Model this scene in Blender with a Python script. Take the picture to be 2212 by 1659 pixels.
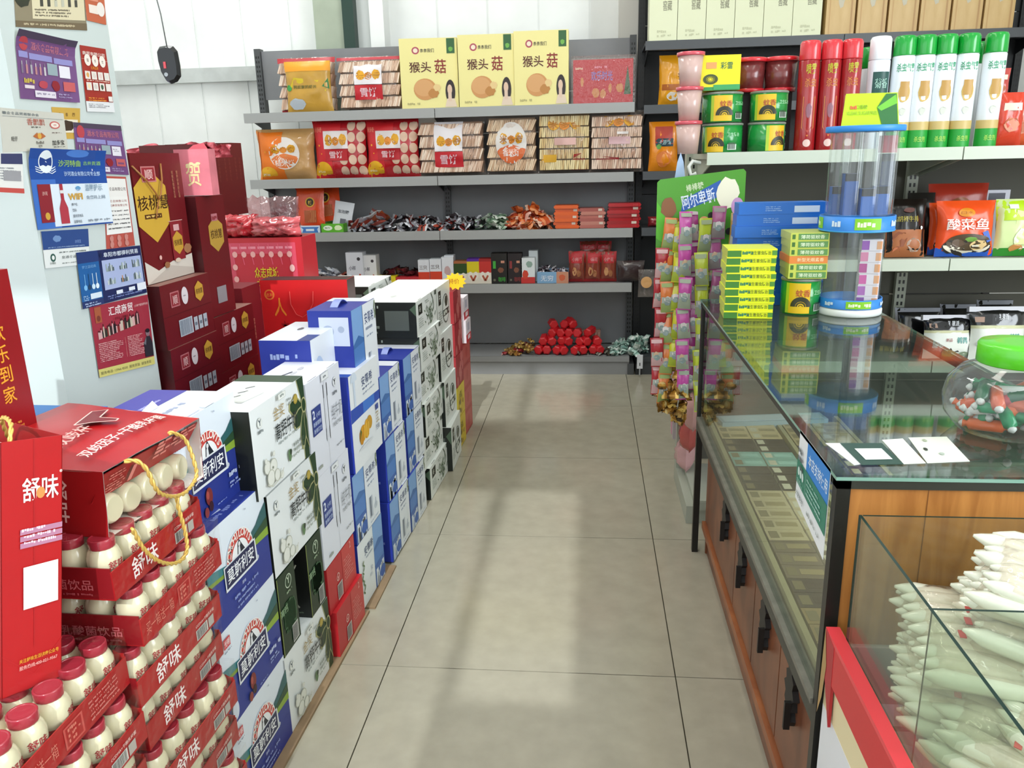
import bpy, math, random
from mathutils import Vector, Matrix, noise
R = math.radians
sc = bpy.context.scene
COL = sc.collection
for o in list(bpy.data.objects): bpy.data.objects.remove(o)
random.seed(7)

# ---------------------------------------------------------------- camera, exposure, world, lights
W_, H_, F_ = 2212.0, 1659.0, 1734.0
CAMZ = 1.35
_V = Vector((146, 6133, F_)).normalized()            # world down in camera axes (x right, y down, z forward)
_Dv = Vector((169, -494.1, F_)).normalized()         # aisle direction
_up = -_V
_Y = (_Dv - _up * _Dv.dot(_up)).normalized()
_X = _Y.cross(_up)
_R = Matrix((_X, _Y, _up))
def ray(u, v): return _R @ Vector((u - W_/2, v - H_/2, F_))
def AY(u, v, Y): d = ray(u, v); t = Y/d.y; return Vector((d.x*t, Y, CAMZ + d.z*t))
def AX(u, v, X): d = ray(u, v); t = X/d.x; return Vector((X, d.y*t, CAMZ + d.z*t))
def AZ(u, v, Z): d = ray(u, v); t = (Z-CAMZ)/d.z; return Vector((d.x*t, d.y*t, Z))
cam = bpy.data.cameras.new('camera'); camo = bpy.data.objects.new('camera', cam); COL.objects.link(camo)
cam.sensor_width = 36; cam.lens = 36*F_/W_; cam.clip_start = .02
m3 = _R @ Matrix(((1,0,0),(0,-1,0),(0,0,-1)))
camo.matrix_world = Matrix.Translation((0,0,CAMZ)) @ m3.to_4x4()
sc.camera = camo
sc.view_settings.view_transform = 'Standard'; sc.view_settings.look = 'None'
sc.view_settings.gamma = 1; sc.view_settings.exposure = -0.05; sc.view_settings.use_curve_mapping = False
sc.cycles.max_bounces = 8; sc.cycles.transparent_max_bounces = 16; sc.cycles.sample_clamp_indirect = 4
sc.cycles.caustics_reflective = False; sc.cycles.caustics_refractive = False

wd = bpy.data.worlds.new('world'); sc.world = wd; wd.use_nodes = True
bg = wd.node_tree.nodes['Background']; bg.inputs[0].default_value = (.80,.90,1,1); bg.inputs[1].default_value = 1.0
sun = bpy.data.lights.new('sun','SUN'); sun.energy = 2.4; sun.angle = R(.75); sun.color = (.93,.98,1)
so = bpy.data.objects.new('sun', sun); COL.objects.link(so); so.rotation_euler = (R(90-38), 0, 0)   # travels along +y, 38 degrees down
def area(name, loc, sx, sy, e, rot=(0,0,0), col=(1,1,1)):
    l = bpy.data.lights.new(name,'AREA'); l.shape='RECTANGLE'; l.size=sx; l.size_y=sy; l.energy=e; l.color=col
    o = bpy.data.objects.new(name,l); COL.objects.link(o); o.location=loc; o.rotation_euler=rot; return o
area('door_daylight', (-1.2,-.80,2.0), 3.6, 2.6, 42, (R(90),0,0), (.90,.97,1))          # the open shop front behind the camera
area('side_fill_light', (3.2,.45,2.1), 2.4, 2.2, 172, (R(88),0,R(82)), (.87,.94,1))      # added fill lamp before the solid right wall, brightens faces turned right
area('ceiling_tube_light', (-2.1,4.2,4.2), .3, 1.6, 42, (0,0,0), (.98,1,.98))
area('ceiling_tube_light', (-.1,2.6,4.2), .3, 2.4, 33, (0,0,0), (1,.94,.85))
area('ceiling_tube_light', (1.7,1.0,4.2), .3, 2.4, 12, (0,0,0), (1,.95,.88))
area('ceiling_tube_light', (-1.4,.6,4.2), .3, 2.4, 26, (0,0,0), (1,.95,.88))

# ---------------------------------------------------------------- materials
def lin(h):
    h = h.lstrip('#'); h = ''.join(x+x for x in h) if len(h)==3 else h; c = [int(h[i:i+2],16)/255 for i in (0,2,4)]
    return tuple(x/12.92 if x <= .04045 else ((x+.055)/1.055)**2.4 for x in c)
_mc = {}
def M(hexc, r=.5, metal=0.0, bump=0.0, bs=60.0, var=.05, vs=9.0, coat=0.0):
    key = (hexc, r, metal, bump, bs, var, vs, coat)
    if key in _mc: return _mc[key]
    m = bpy.data.materials.new('m_'+hexc.strip('#')); m.use_nodes = True
    nt = m.node_tree; p = nt.nodes['Principled BSDF']; c = lin(hexc)
    p.inputs['Roughness'].default_value = r; p.inputs['Metallic'].default_value = metal
    if coat: p.inputs['Coat Weight'].default_value = coat; p.inputs['Coat Roughness'].default_value = .08
    if bump or var > .051:
        tc = nt.nodes.new('ShaderNodeTexCoord'); n = nt.nodes.new('ShaderNodeTexNoise')
        n.inputs['Scale'].default_value = vs; n.inputs['Detail'].default_value = 4
        nt.links.new(tc.outputs['Object'], n.inputs['Vector'])
        rp = nt.nodes.new('ShaderNodeValToRGB')
        rp.color_ramp.elements[0].position = .3; rp.color_ramp.elements[1].position = .7
        rp.color_ramp.elements[0].color = tuple(x*(1-var) for x in c)+(1,)
        rp.color_ramp.elements[1].color = tuple(min(1,x*(1+var)) for x in c)+(1,)
        nt.links.new(n.outputs['Fac'], rp.inputs['Fac']); nt.links.new(rp.outputs['Color'], p.inputs['Base Color'])
        if bump:
            n2 = nt.nodes.new('ShaderNodeTexNoise'); n2.inputs['Scale'].default_value = bs; n2.inputs['Detail'].default_value = 3
            nt.links.new(tc.outputs['Object'], n2.inputs['Vector'])
            b = nt.nodes.new('ShaderNodeBump'); b.inputs['Strength'].default_value = bump; b.inputs['Distance'].default_value = .004
            nt.links.new(n2.outputs['Fac'], b.inputs['Height']); nt.links.new(b.outputs['Normal'], p.inputs['Normal'])
    else: p.inputs['Base Color'].default_value = c+(1,)
    _mc[key] = m; return m
def P(hexc): return M(hexc, .42)                    # printed card
def PG(hexc): return M(hexc, .25)                   # glossy print / plastic
def FILM(hexc): return M(hexc, .22, bump=.5, bs=45, coat=.3)
def glassy(name, tint='#e8f2ee', gl=.04, ior=1.5, bump=0, bs=30, opa=0.0, ocol='#ffffff', rough=None):
    m = bpy.data.materials.new(name); m.use_nodes = True; nt = m.node_tree; nt.nodes.clear()
    out = nt.nodes.new('ShaderNodeOutputMaterial'); tr = nt.nodes.new('ShaderNodeBsdfTransparent'); tr.inputs[0].default_value = lin(tint)+(1,)
    g = nt.nodes.new('ShaderNodeBsdfGlossy'); g.inputs['Roughness'].default_value = gl if rough is None else rough
    fr = nt.nodes.new('ShaderNodeFresnel'); ge = nt.nodes.new('ShaderNodeNewGeometry'); mr = nt.nodes.new('ShaderNodeMapRange')
    mr.inputs[3].default_value = ior; mr.inputs[4].default_value = 1/ior      # leaving the pane: no total reflection in a thin sheet
    nt.links.new(ge.outputs['Backfacing'], mr.inputs[0]); nt.links.new(mr.outputs[0], fr.inputs[0])
    mx = nt.nodes.new('ShaderNodeMixShader'); nt.links.new(fr.outputs[0], mx.inputs[0]); nt.links.new(tr.outputs[0], mx.inputs[1]); nt.links.new(g.outputs[0], mx.inputs[2])
    last = mx
    if opa:
        df = nt.nodes.new('ShaderNodeBsdfDiffuse'); df.inputs[0].default_value = lin(ocol)+(1,)
        m2 = nt.nodes.new('ShaderNodeMixShader'); m2.inputs[0].default_value = opa
        nt.links.new(mx.outputs[0], m2.inputs[1]); nt.links.new(df.outputs[0], m2.inputs[2]); last = m2
    if bump:
        tc = nt.nodes.new('ShaderNodeTexCoord'); n2 = nt.nodes.new('ShaderNodeTexNoise'); n2.inputs['Scale'].default_value = bs; n2.inputs['Detail'].default_value = 2
        nt.links.new(tc.outputs['Object'], n2.inputs['Vector'])
        b = nt.nodes.new('ShaderNodeBump'); b.inputs['Strength'].default_value = bump; b.inputs['Distance'].default_value = .01
        nt.links.new(n2.outputs['Fac'], b.inputs['Height']); nt.links.new(b.outputs['Normal'], g.inputs['Normal']); nt.links.new(b.outputs['Normal'], fr.inputs['Normal'])
    nt.links.new(last.outputs[0], out.inputs[0]); return m
GLASS = glassy('pane_glass', '#f3f8f5', .02, 1.32)
GLASS_TOP = glassy('counter_glass', '#e6efe9', .03, 1.6, opa=.015, ocol='#c8d6d0')
GLASS_DUSTY = glassy('dusty_glass', '#f2f6f0', .05, 1.4, opa=.03, ocol='#bcc0b0')
GLASS_EDGE = M('#16302a', .2)
CLEAR = glassy('clear_plastic', '#f4f6f5', .06, 1.5, opa=.05, ocol='#e8eef0')
CLEARFILM = glassy('clear_film', '#fbf6f2', .12, 1.6, bump=.9, bs=38, opa=.04, ocol='#fff0e8')
SHRINK = glassy('shrink_film', '#ffffff', .10, 1.35, bump=.7, bs=30)
def wood(hex1, hex2, sc_=(1,1,1), r=.4):
    m = bpy.data.materials.new('wood'); m.use_nodes = True; nt = m.node_tree; p = nt.nodes['Principled BSDF']; p.inputs['Roughness'].default_value = r
    tc = nt.nodes.new('ShaderNodeTexCoord'); mp = nt.nodes.new('ShaderNodeMapping'); mp.inputs['Scale'].default_value = sc_
    n = nt.nodes.new('ShaderNodeTexNoise'); n.inputs['Scale'].default_value = 6; n.inputs['Detail'].default_value = 6; n.inputs['Distortion'].default_value = 1.2
    rp = nt.nodes.new('ShaderNodeValToRGB'); rp.color_ramp.elements[0].position=.35; rp.color_ramp.elements[1].position=.68
    rp.color_ramp.elements[0].color = lin(hex1)+(1,); rp.color_ramp.elements[1].color = lin(hex2)+(1,)
    nt.links.new(tc.outputs['Object'], mp.inputs[0]); nt.links.new(mp.outputs[0], n.inputs['Vector']); nt.links.new(n.outputs['Fac'], rp.inputs['Fac']); nt.links.new(rp.outputs[0], p.inputs['Base Color'])
    return m

# ---------------------------------------------------------------- mesh builder
class MB:
    def __init__(s): s.v=[]; s.f=[]; s.mi=[]; s.mats=[]; s.sm=[]
    def mid(s, m):
        if m not in s.mats: s.mats.append(m)
        return s.mats.index(m)
    def add(s, vs, fs, m, smooth=False):
        b = len(s.v); i = s.mid(m); s.v += [tuple(x) for x in vs]
        for f in fs: s.f.append(tuple(b+k for k in f)); s.mi.append(i); s.sm.append(smooth)
    def box(s, x0,x1,y0,y1,z0,z1, m, fm=None, T=None):
        vs = [(x0,y0,z0),(x1,y0,z0),(x1,y1,z0),(x0,y1,z0),(x0,y0,z1),(x1,y0,z1),(x1,y1,z1),(x0,y1,z1)]
        if T is not None: vs = [T @ Vector(q) for q in vs]
        fs = {'b':(0,3,2,1),'t':(4,5,6,7),'f':(0,1,5,4),'r':(1,2,6,5),'k':(2,3,7,6),'l':(3,0,4,7)}
        b = len(s.v); s.v += [tuple(q) for q in vs]
        for k,f in fs.items():
            s.f.append(tuple(b+i for i in f)); s.mi.append(s.mid((fm or {}).get(k,m))); s.sm.append(False)
    def lathe(s, prof, m, seg=16, c=(0,0,0), T=None, smooth=True, mats=None, cap0=True, cap1=True, a0=0.0):
        vs=[]; n=len(prof)
        for r_,z in prof:
            for k in range(seg):
                a = a0+2*math.pi*k/seg; vs.append(Vector((c[0]+r_*math.cos(a), c[1]+r_*math.sin(a), c[2]+z)))
        if T is not None: vs=[T@q for q in vs]
        b=len(s.v); s.v += [tuple(q) for q in vs]
        for i in range(n-1):
            mm = s.mid(mats[i] if mats else m)
            for k in range(seg):
                k2=(k+1)%seg; s.f.append((b+i*seg+k,b+i*seg+k2,b+(i+1)*seg+k2,b+(i+1)*seg+k)); s.mi.append(mm); s.sm.append(smooth)
        if cap0: s.f.append(tuple(b+k for k in reversed(range(seg)))); s.mi.append(s.mid(mats[0] if mats else m)); s.sm.append(False)
        if cap1: s.f.append(tuple(b+(n-1)*seg+k for k in range(seg))); s.mi.append(s.mid(mats[-1] if mats else m)); s.sm.append(False)
    def tube(s, pts, r_, m, seg=6):
        pts=[Vector(p) for p in pts]; ring=[]; n=len(pts); b=len(s.v)
        prev=None
        for i,p in enumerate(pts):
            t=(pts[min(i+1,n-1)]-pts[max(i-1,0)])
            t = t.normalized() if t.length>1e-9 else Vector((0,0,1))
            a = prev - t*prev.dot(t) if prev is not None else t.orthogonal()
            if a.length<1e-6: a=t.orthogonal()
            a.normalize(); prev=a; bb=t.cross(a); rr = r_[i] if isinstance(r_,(list,tuple)) else r_
            for k in range(seg):
                an=2*math.pi*k/seg; s.v.append(tuple(p+a*(rr*math.cos(an))+bb*(rr*math.sin(an))))
        i_m=s.mid(m)
        for i in range(n-1):
            for k in range(seg):
                k2=(k+1)%seg; s.f.append((b+i*seg+k,b+i*seg+k2,b+(i+1)*seg+k2,b+(i+1)*seg+k)); s.mi.append(i_m); s.sm.append(True)
        s.f.append(tuple(b+k for k in reversed(range(seg)))); s.mi.append(i_m); s.sm.append(False)
        s.f.append(tuple(b+(n-1)*seg+k for k in range(seg))); s.mi.append(i_m); s.sm.append(False)
    def prism(s, poly, d, m, T=None, side=None):
        """polygon in local x,z extruded along y from 0 to d"""
        n=len(poly); vs=[Vector((x,0,z)) for x,z in poly]+[Vector((x,d,z)) for x,z in poly]
        if T is not None: vs=[T@q for q in vs]
        b=len(s.v); s.v+=[tuple(q) for q in vs]; im=s.mid(m); isd=s.mid(side or m)
        s.f.append(tuple(b+k for k in range(n))); s.mi.append(im); s.sm.append(False)
        s.f.append(tuple(b+n+k for k in reversed(range(n)))); s.mi.append(im); s.sm.append(False)
        for k in range(n):
            k2=(k+1)%n; s.f.append((b+k,b+n+k,b+n+k2,b+k2)); s.mi.append(isd); s.sm.append(False)
    def mesh(s, name='mesh'):
        me=bpy.data.meshes.new(name); me.from_pydata(s.v,[],s.f)
        for m in s.mats: me.materials.append(m)
        if s.f:
            me.polygons.foreach_set('material_index', s.mi); me.polygons.foreach_set('use_smooth', s.sm)
        me.update(); return me
    def build(s, name, parent=None, loc=None, rot=None): return ob(name, s.mesh(name), parent, loc, rot)
def ob(name, me, parent=None, loc=None, rot=None):
    o=bpy.data.objects.new(name, me); COL.objects.link(o)
    if parent: o.parent=parent
    if loc is not None: o.location=loc
    if rot is not None: o.rotation_euler = (0,0,rot) if isinstance(rot,(int,float)) else rot
    return o
def tag(o, label, cat, group=None, kind=None):
    o['label']=label; o['category']=cat
    if group: o['group']=group
    if kind: o['kind']=kind
    return o
def empty(name, loc=(0,0,0), rot=None):
    o=ob(name, None, None, loc, rot); o.empty_display_size=.05; return o
def struct(o): o['kind']='structure'; return o
def dup(root, loc=None, rot=None, label=None, name=None):
    def cp(o, par):
        c=o.copy(); COL.objects.link(c); c.parent=par
        for ch in list(o.children): cp(ch, c)
        return c
    r=cp(root, root.parent)
    if loc is not None: r.location=loc
    if rot is not None: r.rotation_euler=(0,0,rot) if isinstance(rot,(int,float)) else rot
    if label: r['label']=label
    return r

# ---------------------------------------------------------------- lettering and flat print
_tc={}
_cu=bpy.data.curves.new('lettering','FONT'); _cu.resolution_u=2
_to=bpy.data.objects.new('lettering',_cu); COL.objects.link(_to)
def glyphs(s, bold=0.0):
    if any(ord(c)>0x2e80 for c in s): bold=min(bold,.010)
    k=(s,bold)
    if k in _tc: return _tc[k]
    _cu.body=s; _cu.offset=bold; dg=bpy.context.evaluated_depsgraph_get(); dg.update()
    me=bpy.data.meshes.new_from_object(_to.evaluated_get(dg))
    vs=[(v.co.x,v.co.y) for v in me.vertices]; fs=[tuple(p.vertices) for p in me.polygons]
    bpy.data.meshes.remove(me)
    x0=min(a for a,_ in vs); x1=max(a for a,_ in vs); y0=min(b for _,b in vs); y1=max(b for _,b in vs)
    _tc[k]=([(a-x0,b-y0) for a,b in vs],fs,x1-x0,y1-y0); return _tc[k]
class D:
    """draws flat print: fn(u,v,n) turns paper coordinates (metres) into a point n above the surface"""
    def __init__(s, mb, fn, step=.00018, cell=None): s.mb=mb; s.fn=fn; s.n=.0004; s.step=step; s.cell=cell; s.rnd=random.Random(5)
    def up(s): s.n+=s.step; return s.n
    def poly(s, pts, m):
        n=s.up(); s.mb.add([s.fn(u,v,n) for u,v in pts],[tuple(range(len(pts)))],m)
    def rect(s, u0,v0,u1,v1, m):
        if not s.cell: return s.poly([(u0,v0),(u1,v0),(u1,v1),(u0,v1)],m)
        n=s.up(); nu=max(1,int(abs(u1-u0)/s.cell+.5)); nv=max(1,int(abs(v1-v0)/s.cell+.5))
        vs=[s.fn(u0+(u1-u0)*i/nu, v0+(v1-v0)*j/nv, n) for j in range(nv+1) for i in range(nu+1)]
        s.mb.add(vs,[(j*(nu+1)+i,j*(nu+1)+i+1,(j+1)*(nu+1)+i+1,(j+1)*(nu+1)+i) for j in range(nv) for i in range(nu)],m,True)
    def disc(s, cu,cv, ru, m, rv=None, a0=0, a1=360, seg=22, hole=0.0, rot=0):
        rv=rv or ru; n=s.up(); full=abs(a1-a0)>=360; seg=max(4,int(seg*abs(a1-a0)/360)+1)
        rings=[hole] if hole else [0]; k=3 if s.cell and ru>s.cell else 1
        rad=[hole+(1-hole)*i/k for i in range(k+1)]
        vs=[]; fs=[]; cr,sr=math.cos(R(rot)),math.sin(R(rot))
        for q in rad:
            for i in range(seg+1):
                a=R(a0+(a1-a0)*i/seg); x=ru*q*math.cos(a); y=rv*q*math.sin(a)
                vs.append(s.fn(cu+x*cr-y*sr, cv+x*sr+y*cr, n))
        for j in range(k):
            for i in range(seg):
                b=j*(seg+1)+i; fs.append((b,b+1,b+seg+2,b+seg+1))
        s.mb.add(vs,fs,m,bool(s.cell))
    def text(s, t, u,v, h, m, w=None, anchor='l', bold=.012, rot=0, tall=None):
        vs,fs,tw,th=glyphs(t,bold); ky=h/th; kx=(w/tw) if w else ky
        W=tw*kx; du={'l':0,'c':-W/2,'r':-W}[anchor]; n=s.up(); c,sn=math.cos(R(rot)),math.sin(R(rot))
        s.mb.add([s.fn(u+(x*kx+du)*c-y*ky*sn, v+(x*kx+du)*sn+y*ky*c, n) for x,y in vs],fs,m)
        return W
    def vtext(s, t, u,v, h, m, gap=1.12, bold=.012):
        for i,ch in enumerate(t): s.text(ch,u,v-h-i*h*gap,h,m,w=h*.95,anchor='c',bold=bold); s.n-=s.step
        s.up()
    def arc(s, t, cu,cv,r_, a0,a1,h,m,bold=.02):
        for i,ch in enumerate(t):
            a=a0+(a1-a0)*i/(len(t)-1); s.text(ch,cu+r_*math.cos(R(a)),cv+r_*math.sin(R(a)),h,m,anchor='c',rot=a-90,bold=bold); s.n-=s.step
        s.up()
    def micro(s, u,v,w,rows,rh,m,gap=1.7,seed=1,fill=.85):
        """rows of print too small to read: runs of tiny strokes, first row at v going down"""
        rn=random.Random(seed); n=s.up(); vs=[];fs=[]
        for r_ in range(rows):
            y=v-r_*rh*gap; x=u; end=u+w*(rn.uniform(.6,1) if rows>1 else 1)
            while x<end:
                ww=rh*rn.uniform(.5,1.0)
                if rn.random()<fill:
                    k=len(vs); y0=y+rh*rn.choice((0,.0,.3)); y1=y+rh*rn.choice((1,1,.8))
                    vs+= [s.fn(x,y0,n),s.fn(x+ww*.8,y0,n),s.fn(x+ww*.8,y1,n),s.fn(x,y1,n)]; fs.append((k,k+1,k+2,k+3))
                x+=ww
        if vs: s.mb.add(vs,fs,m)
    def barcode(s,u,v,w,h,m,bgm=None,seed=3):
        if bgm: s.rect(u-w*.06,v-h*.06,u+w*1.06,v+h*1.06,bgm)
        rn=random.Random(seed); n=s.up(); vs=[];fs=[];x=u
        while x<u+w*.97:
            ww=w*rn.choice((.012,.02,.03)); k=len(vs)
            vs+=[s.fn(x,v,n),s.fn(x+ww,v,n),s.fn(x+ww,v+h,n),s.fn(x,v+h,n)]; fs.append((k,k+1,k+2,k+3)); x+=ww+w*rn.choice((.02,.03,.012))
        s.mb.add(vs,fs,m)
    def blob(s,cu,cv,ru,m,rv=None,seed=1,amp=.25,seg=14):
        rn=random.Random(seed); rv=rv or ru
        s.poly([(cu+ru*math.cos(2*math.pi*i/seg)*(1-amp*rn.random()), cv+rv*math.sin(2*math.pi*i/seg)*(1-amp*rn.random())) for i in range(seg)],m)
    def line(s,u0,v0,u1,v1,t,m):
        d=Vector((u1-u0,v1-v0)).normalized(); a=Vector((-d.y,d.x))*t/2
        s.poly([(u0-a.x,v0-a.y),(u1-a.x,v1-a.y),(u1+a.x,v1+a.y),(u0+a.x,v0+a.y)],m)
    def pline(s,pts,t,m):
        for (a,b),(c,d) in zip(pts,pts[1:]): s.line(a,b,c,d,t,m); s.n-=s.step
        s.up()
def plane_fn(O,U,V):
    O=Vector(O);U=Vector(U).normalized();V=Vector(V).normalized();N=U.cross(V)
    return lambda u,v,n: O+U*u+V*v+N*n
def quad_fn(tl,tr,br,bl,N):
    N=Vector(N).normalized()
    return lambda u,v,n: (bl*(1-u)+br*u)*(1-v)+(tl*(1-u)+tr*u)*v+N*n
def front_fn(w=0,h=0,y=0): return plane_fn((0,y,0),(1,0,0),(0,0,1))
def left_fn(d): return plane_fn((0,d,0),(0,-1,0),(0,0,1))      # seen from -x: u runs from back to front
def top_fn(h): return plane_fn((0,0,h),(1,0,0),(0,1,0))
# ---------------------------------------------------------------- room shell
TILE=M('#a39d8b', .16, var=.07, vs=14); GROUT=M('#55503f', .8)
TX0,TY0,TPX,TPY=-.555,1.886,.787,.807
fl=MB(); fl.box(-3.4,3.4,-1.3,5.7,-.12,-.012,GROUT); floor=struct(fl.build('floor'))
tb=MB(); g=.0016; tb.box(g,TPX-g,g,TPY-g,-.0119,0,TILE); tme=tb.mesh('floor_tile')
for i in range(-3,5):
    for j in range(-4,5):
        x=TX0+TPX*i; y=TY0+TPY*j
        if x<-3.3 or x+TPX>3.4 or y<-1.5 : continue
        ob('tile',tme,floor,(x,y,0))
WHITEW=M('#f4f6f4', .6, var=.06, vs=3); WALLR=M('#e4e5e2',.7,var=.06,vs=3)
wb=MB()
x=-3.3
while x<3.3:                                        # ribbed white sheet cladding
    w_=.33; wb.box(x,x+w_-.012,5.62,5.7,0,4.7,WHITEW if x<-.1 else WALLR); wb.box(x+w_-.012,x+w_,5.628,5.7,0,4.7,WHITEW); x+=w_
struct(wb.build('wall_back'))
for n,b in (('wall_left',(-3.4,-3.3,-1.0,5.7)),('wall_right',(3.3,3.4,-1.0,5.7))):
    q=MB(); q.box(b[0],b[1],b[2],b[3],0,4.7,WHITEW); struct(q.build(n))
q=MB(); q.box(-3.4,3.4,-1.0,5.7,4.7,4.8,M('#e9ebe8',.8)); struct(q.build('ceiling'))
q=MB(); WM=M('#e8e8e4',.7)
q.box(-.045,3.3,-1.0,-.9,0,4.7,WM); q.box(-3.3,-.045,-1.0,-.9,3.21,3.87,WM); q.box(-3.3,-2.9,-1.0,-.9,0,4.7,WM)  # unseen wall, its solid parts and openings shaped to mask the sun
q.box(-.398,-.345,-1.0,-.94,0,4.7,M('#8a8d8c',.4,.6)); q.box(-.345,-.045,-.99,-.97,0,2.13,WM); struct(q.build('wall_front_sun_mask'))  # low panel between post and wall added to shade the near floor
q=MB(); q.box(-3.3,AY(560,170,5.58).x,5.56,5.62,1.885,1.975,M('#c3c7c5',.5,var=.12,vs=8)); struct(q.build('trim_purlin'))
c0=AY(683,50,5.5).x; c1=AY(748,50,5.5).x; c2=AY(772,50,5.5).x; c3=AY(802,50,5.5).x; c4=AY(832,50,5.5).x
q=MB(); q.box(c0,c1,5.46,5.62,0,4.7,M('#a9b3a0',.6,var=.06)); q.box(c1,c2,5.42,5.62,0,4.7,M('#1f3b31',.4)); struct(q.build('steel_column'))
q=MB(); q.box(c2,c3,5.50,5.62,0,4.7,M('#d9dddb',.6)); q.box(c3,c4,5.46,5.62,0,4.7,M('#f2f4f2',.6)); struct(q.build('trim_pipe_and_shading'))  # grey strip beside the white pipe is shading put into the colour
q=MB(); q.box(AY(1337,50,5.5).x,AY(1425,50,5.5).x,5.48,5.62,0,4.7,M('#cfccc4',.7)); struct(q.build('trim_pilaster'))
q=MB(); q.box(3.27,3.31,-.80,1.70,3.16,3.24,WM); q.box(3.27,3.31,-.80,1.70,.94,1.02,WM); q.box(3.27,3.31,-.82,-.76,.94,3.24,WM); q.box(3.27,3.31,1.66,1.72,.94,3.24,WM); struct(q.build('fill_light_frame'))  # added frame around the fill lamp; the wall behind has no opening
# square pillar
PX=-1.25; PY0,PY1=1.74,2.155
q=MB(); q.box(PX-.42,PX,PY0,PY1,0,4.7,M('#c8d2d0',.55,var=.05,vs=5)); struct(q.build('pillar'))

# ---------------------------------------------------------------- flyers on the pillar
def flyer(px, z, paper, draw, label, name='flyer', curl=0.0):
    """px: four photo corners tl,tr,br,bl of a sheet glued on the pillar's aisle face"""
    pts=[AX(u,v,PX) for u,v in px]; c=sum(pts,Vector())/4
    pts=[p-c for p in pts]; off=.0012+z*.0012
    w=((pts[1]-pts[0]).length+(pts[2]-pts[3]).length)/2; h=((pts[3]-pts[0]).length+(pts[2]-pts[1]).length)/2
    fn0=quad_fn(pts[0],pts[1],pts[2],pts[3],(1,0,0))
    def fn(u,v,n):
        p=fn0(u,v,n); return p+Vector((curl*max(0,(v-.75)*4)**2*.02+curl*max(0,(u-.8)*5)**2*.012,0,0))
    mb=MB(); k=8; vs=[fn(i/k,j/k,0) for j in range(k+1) for i in range(k+1)]; vs2=[p-Vector((.0006,0,0)) for p in vs]
    mb.add(vs,[(j*(k+1)+i,j*(k+1)+i+1,(j+1)*(k+1)+i+1,(j+1)*(k+1)+i) for j in range(k) for i in range(k)],paper)
    mb.add(vs2,[(j*(k+1)+i,(j+1)*(k+1)+i,(j+1)*(k+1)+i+1,j*(k+1)+i+1) for j in range(k) for i in range(k)],M('#f0efe9',.6))
    o=mb.build(name,None,(c.x+off,c.y,c.z)); tag(o,label,'flyer','flyers pasted on the white pillar')
    dm=MB(); d=D(dm,lambda u,v,n: fn(u/w,v/h,n),step=.00008,cell=.03 if curl else None); d.n=.0005; draw(d,w,h); dm.build('printed_design',o)
    return o
def small_products(d,x,y,w,h,n,seed,cols):
    rn=random.Random(seed)
    for i in range(n):
        cx=x+w*(i+.5)/n; bw=w/n*.42; bh=h*rn.uniform(.7,1); c=P(rn.choice(cols))
        d.rect(cx-bw/2,y,cx+bw/2,y+bh*.7,c); d.rect(cx-bw*.25,y+bh*.7,cx+bw*.25,y+bh,P(rn.choice(cols))); d.n-=2*d.step
def f_brown(d,w,h):
    d.rect(w*.22,h*.22,w*.98,h*.98,P('#d9cfae')); d.rect(0,0,w,h*.16,P('#6f6049')); d.micro(w*.1,h*.06,w*.7,1,h*.05,P('#c9bb9a'))
    d.blob(w*.1,h*.72,w*.12,P('#2f3327'),h*.25,3); d.micro(w*.25,h*.42,w*.7,3,h*.04,P('#6d6656'),seed=3)
    small_products(d,w*.3,h*.52,w*.6,h*.3,6,4,['#40403a','#8b8568','#bba','#55503f'])
def f_orange(d,w,h):
    d.rect(w*.15,h*.62,w*.65,h*.85,P('#d98f78')); d.rect(w*.15,h*.25,w*.6,h*.5,P('#e9dcd2')); d.disc(w*.75,h*.42,w*.2,P('#e8e2dc'))
def f_purple(d,w,h):
    d.rect(0,h*.9,w,h,P('#4a3f55')); d.disc(w*.12,h*.82,w*.075,P('#b5424c')); d.text('酒水食品有限公司',w*.24,h*.74,h*.12,P('#c0717d'),w=w*.66)
    d.rect(w*.03,h*.61,w*.18,h*.7,P('#8f8cc4'));d.rect(w*.2,h*.6,w*.6,h*.69,P('#8f8cc4'));d.rect(w*.63,h*.59,w*.95,h*.68,P('#8f8cc4'))
    small_products(d,w*.03,h*.38,w*.46,h*.2,6,5,['#a8a4ac','#b98388','#7e6f86','#c6c1c6'])
    d.rect(w*.5,h*.4,w*.68,h*.58,P('#93a6ad')); d.rect(w*.71,h*.38,w*.9,h*.57,P('#e2dfe8')); d.micro(w*.73,h*.5,w*.13,2,h*.02,P('#8a8796'))
    d.micro(w*.08,h*.24,w*.16,1,h*.07,P('#c8b050')); d.rect(w*.08,h*.16,w*.24,h*.21,P('#ddd0d5'))
    d.blob(w*.4,h*.24,w*.09,P('#b54352'),h*.07,6); d.blob(w*.62,h*.24,w*.08,P('#8c1f2e'),h*.09,7); d.rect(w*.76,h*.17,w*.95,h*.32,P('#c25d5f')); d.rect(w*.79,h*.21,w*.92,h*.25,P('#7a4a70'))
    d.rect(w*.24,h*.04,w*.6,h*.14,P('#ded7e2')); d.micro(w*.27,h*.08,w*.3,1,h*.03,P('#88809a')); d.micro(w*.65,h*.1,w*.3,2,h*.025,P('#a79ac0'))
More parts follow.
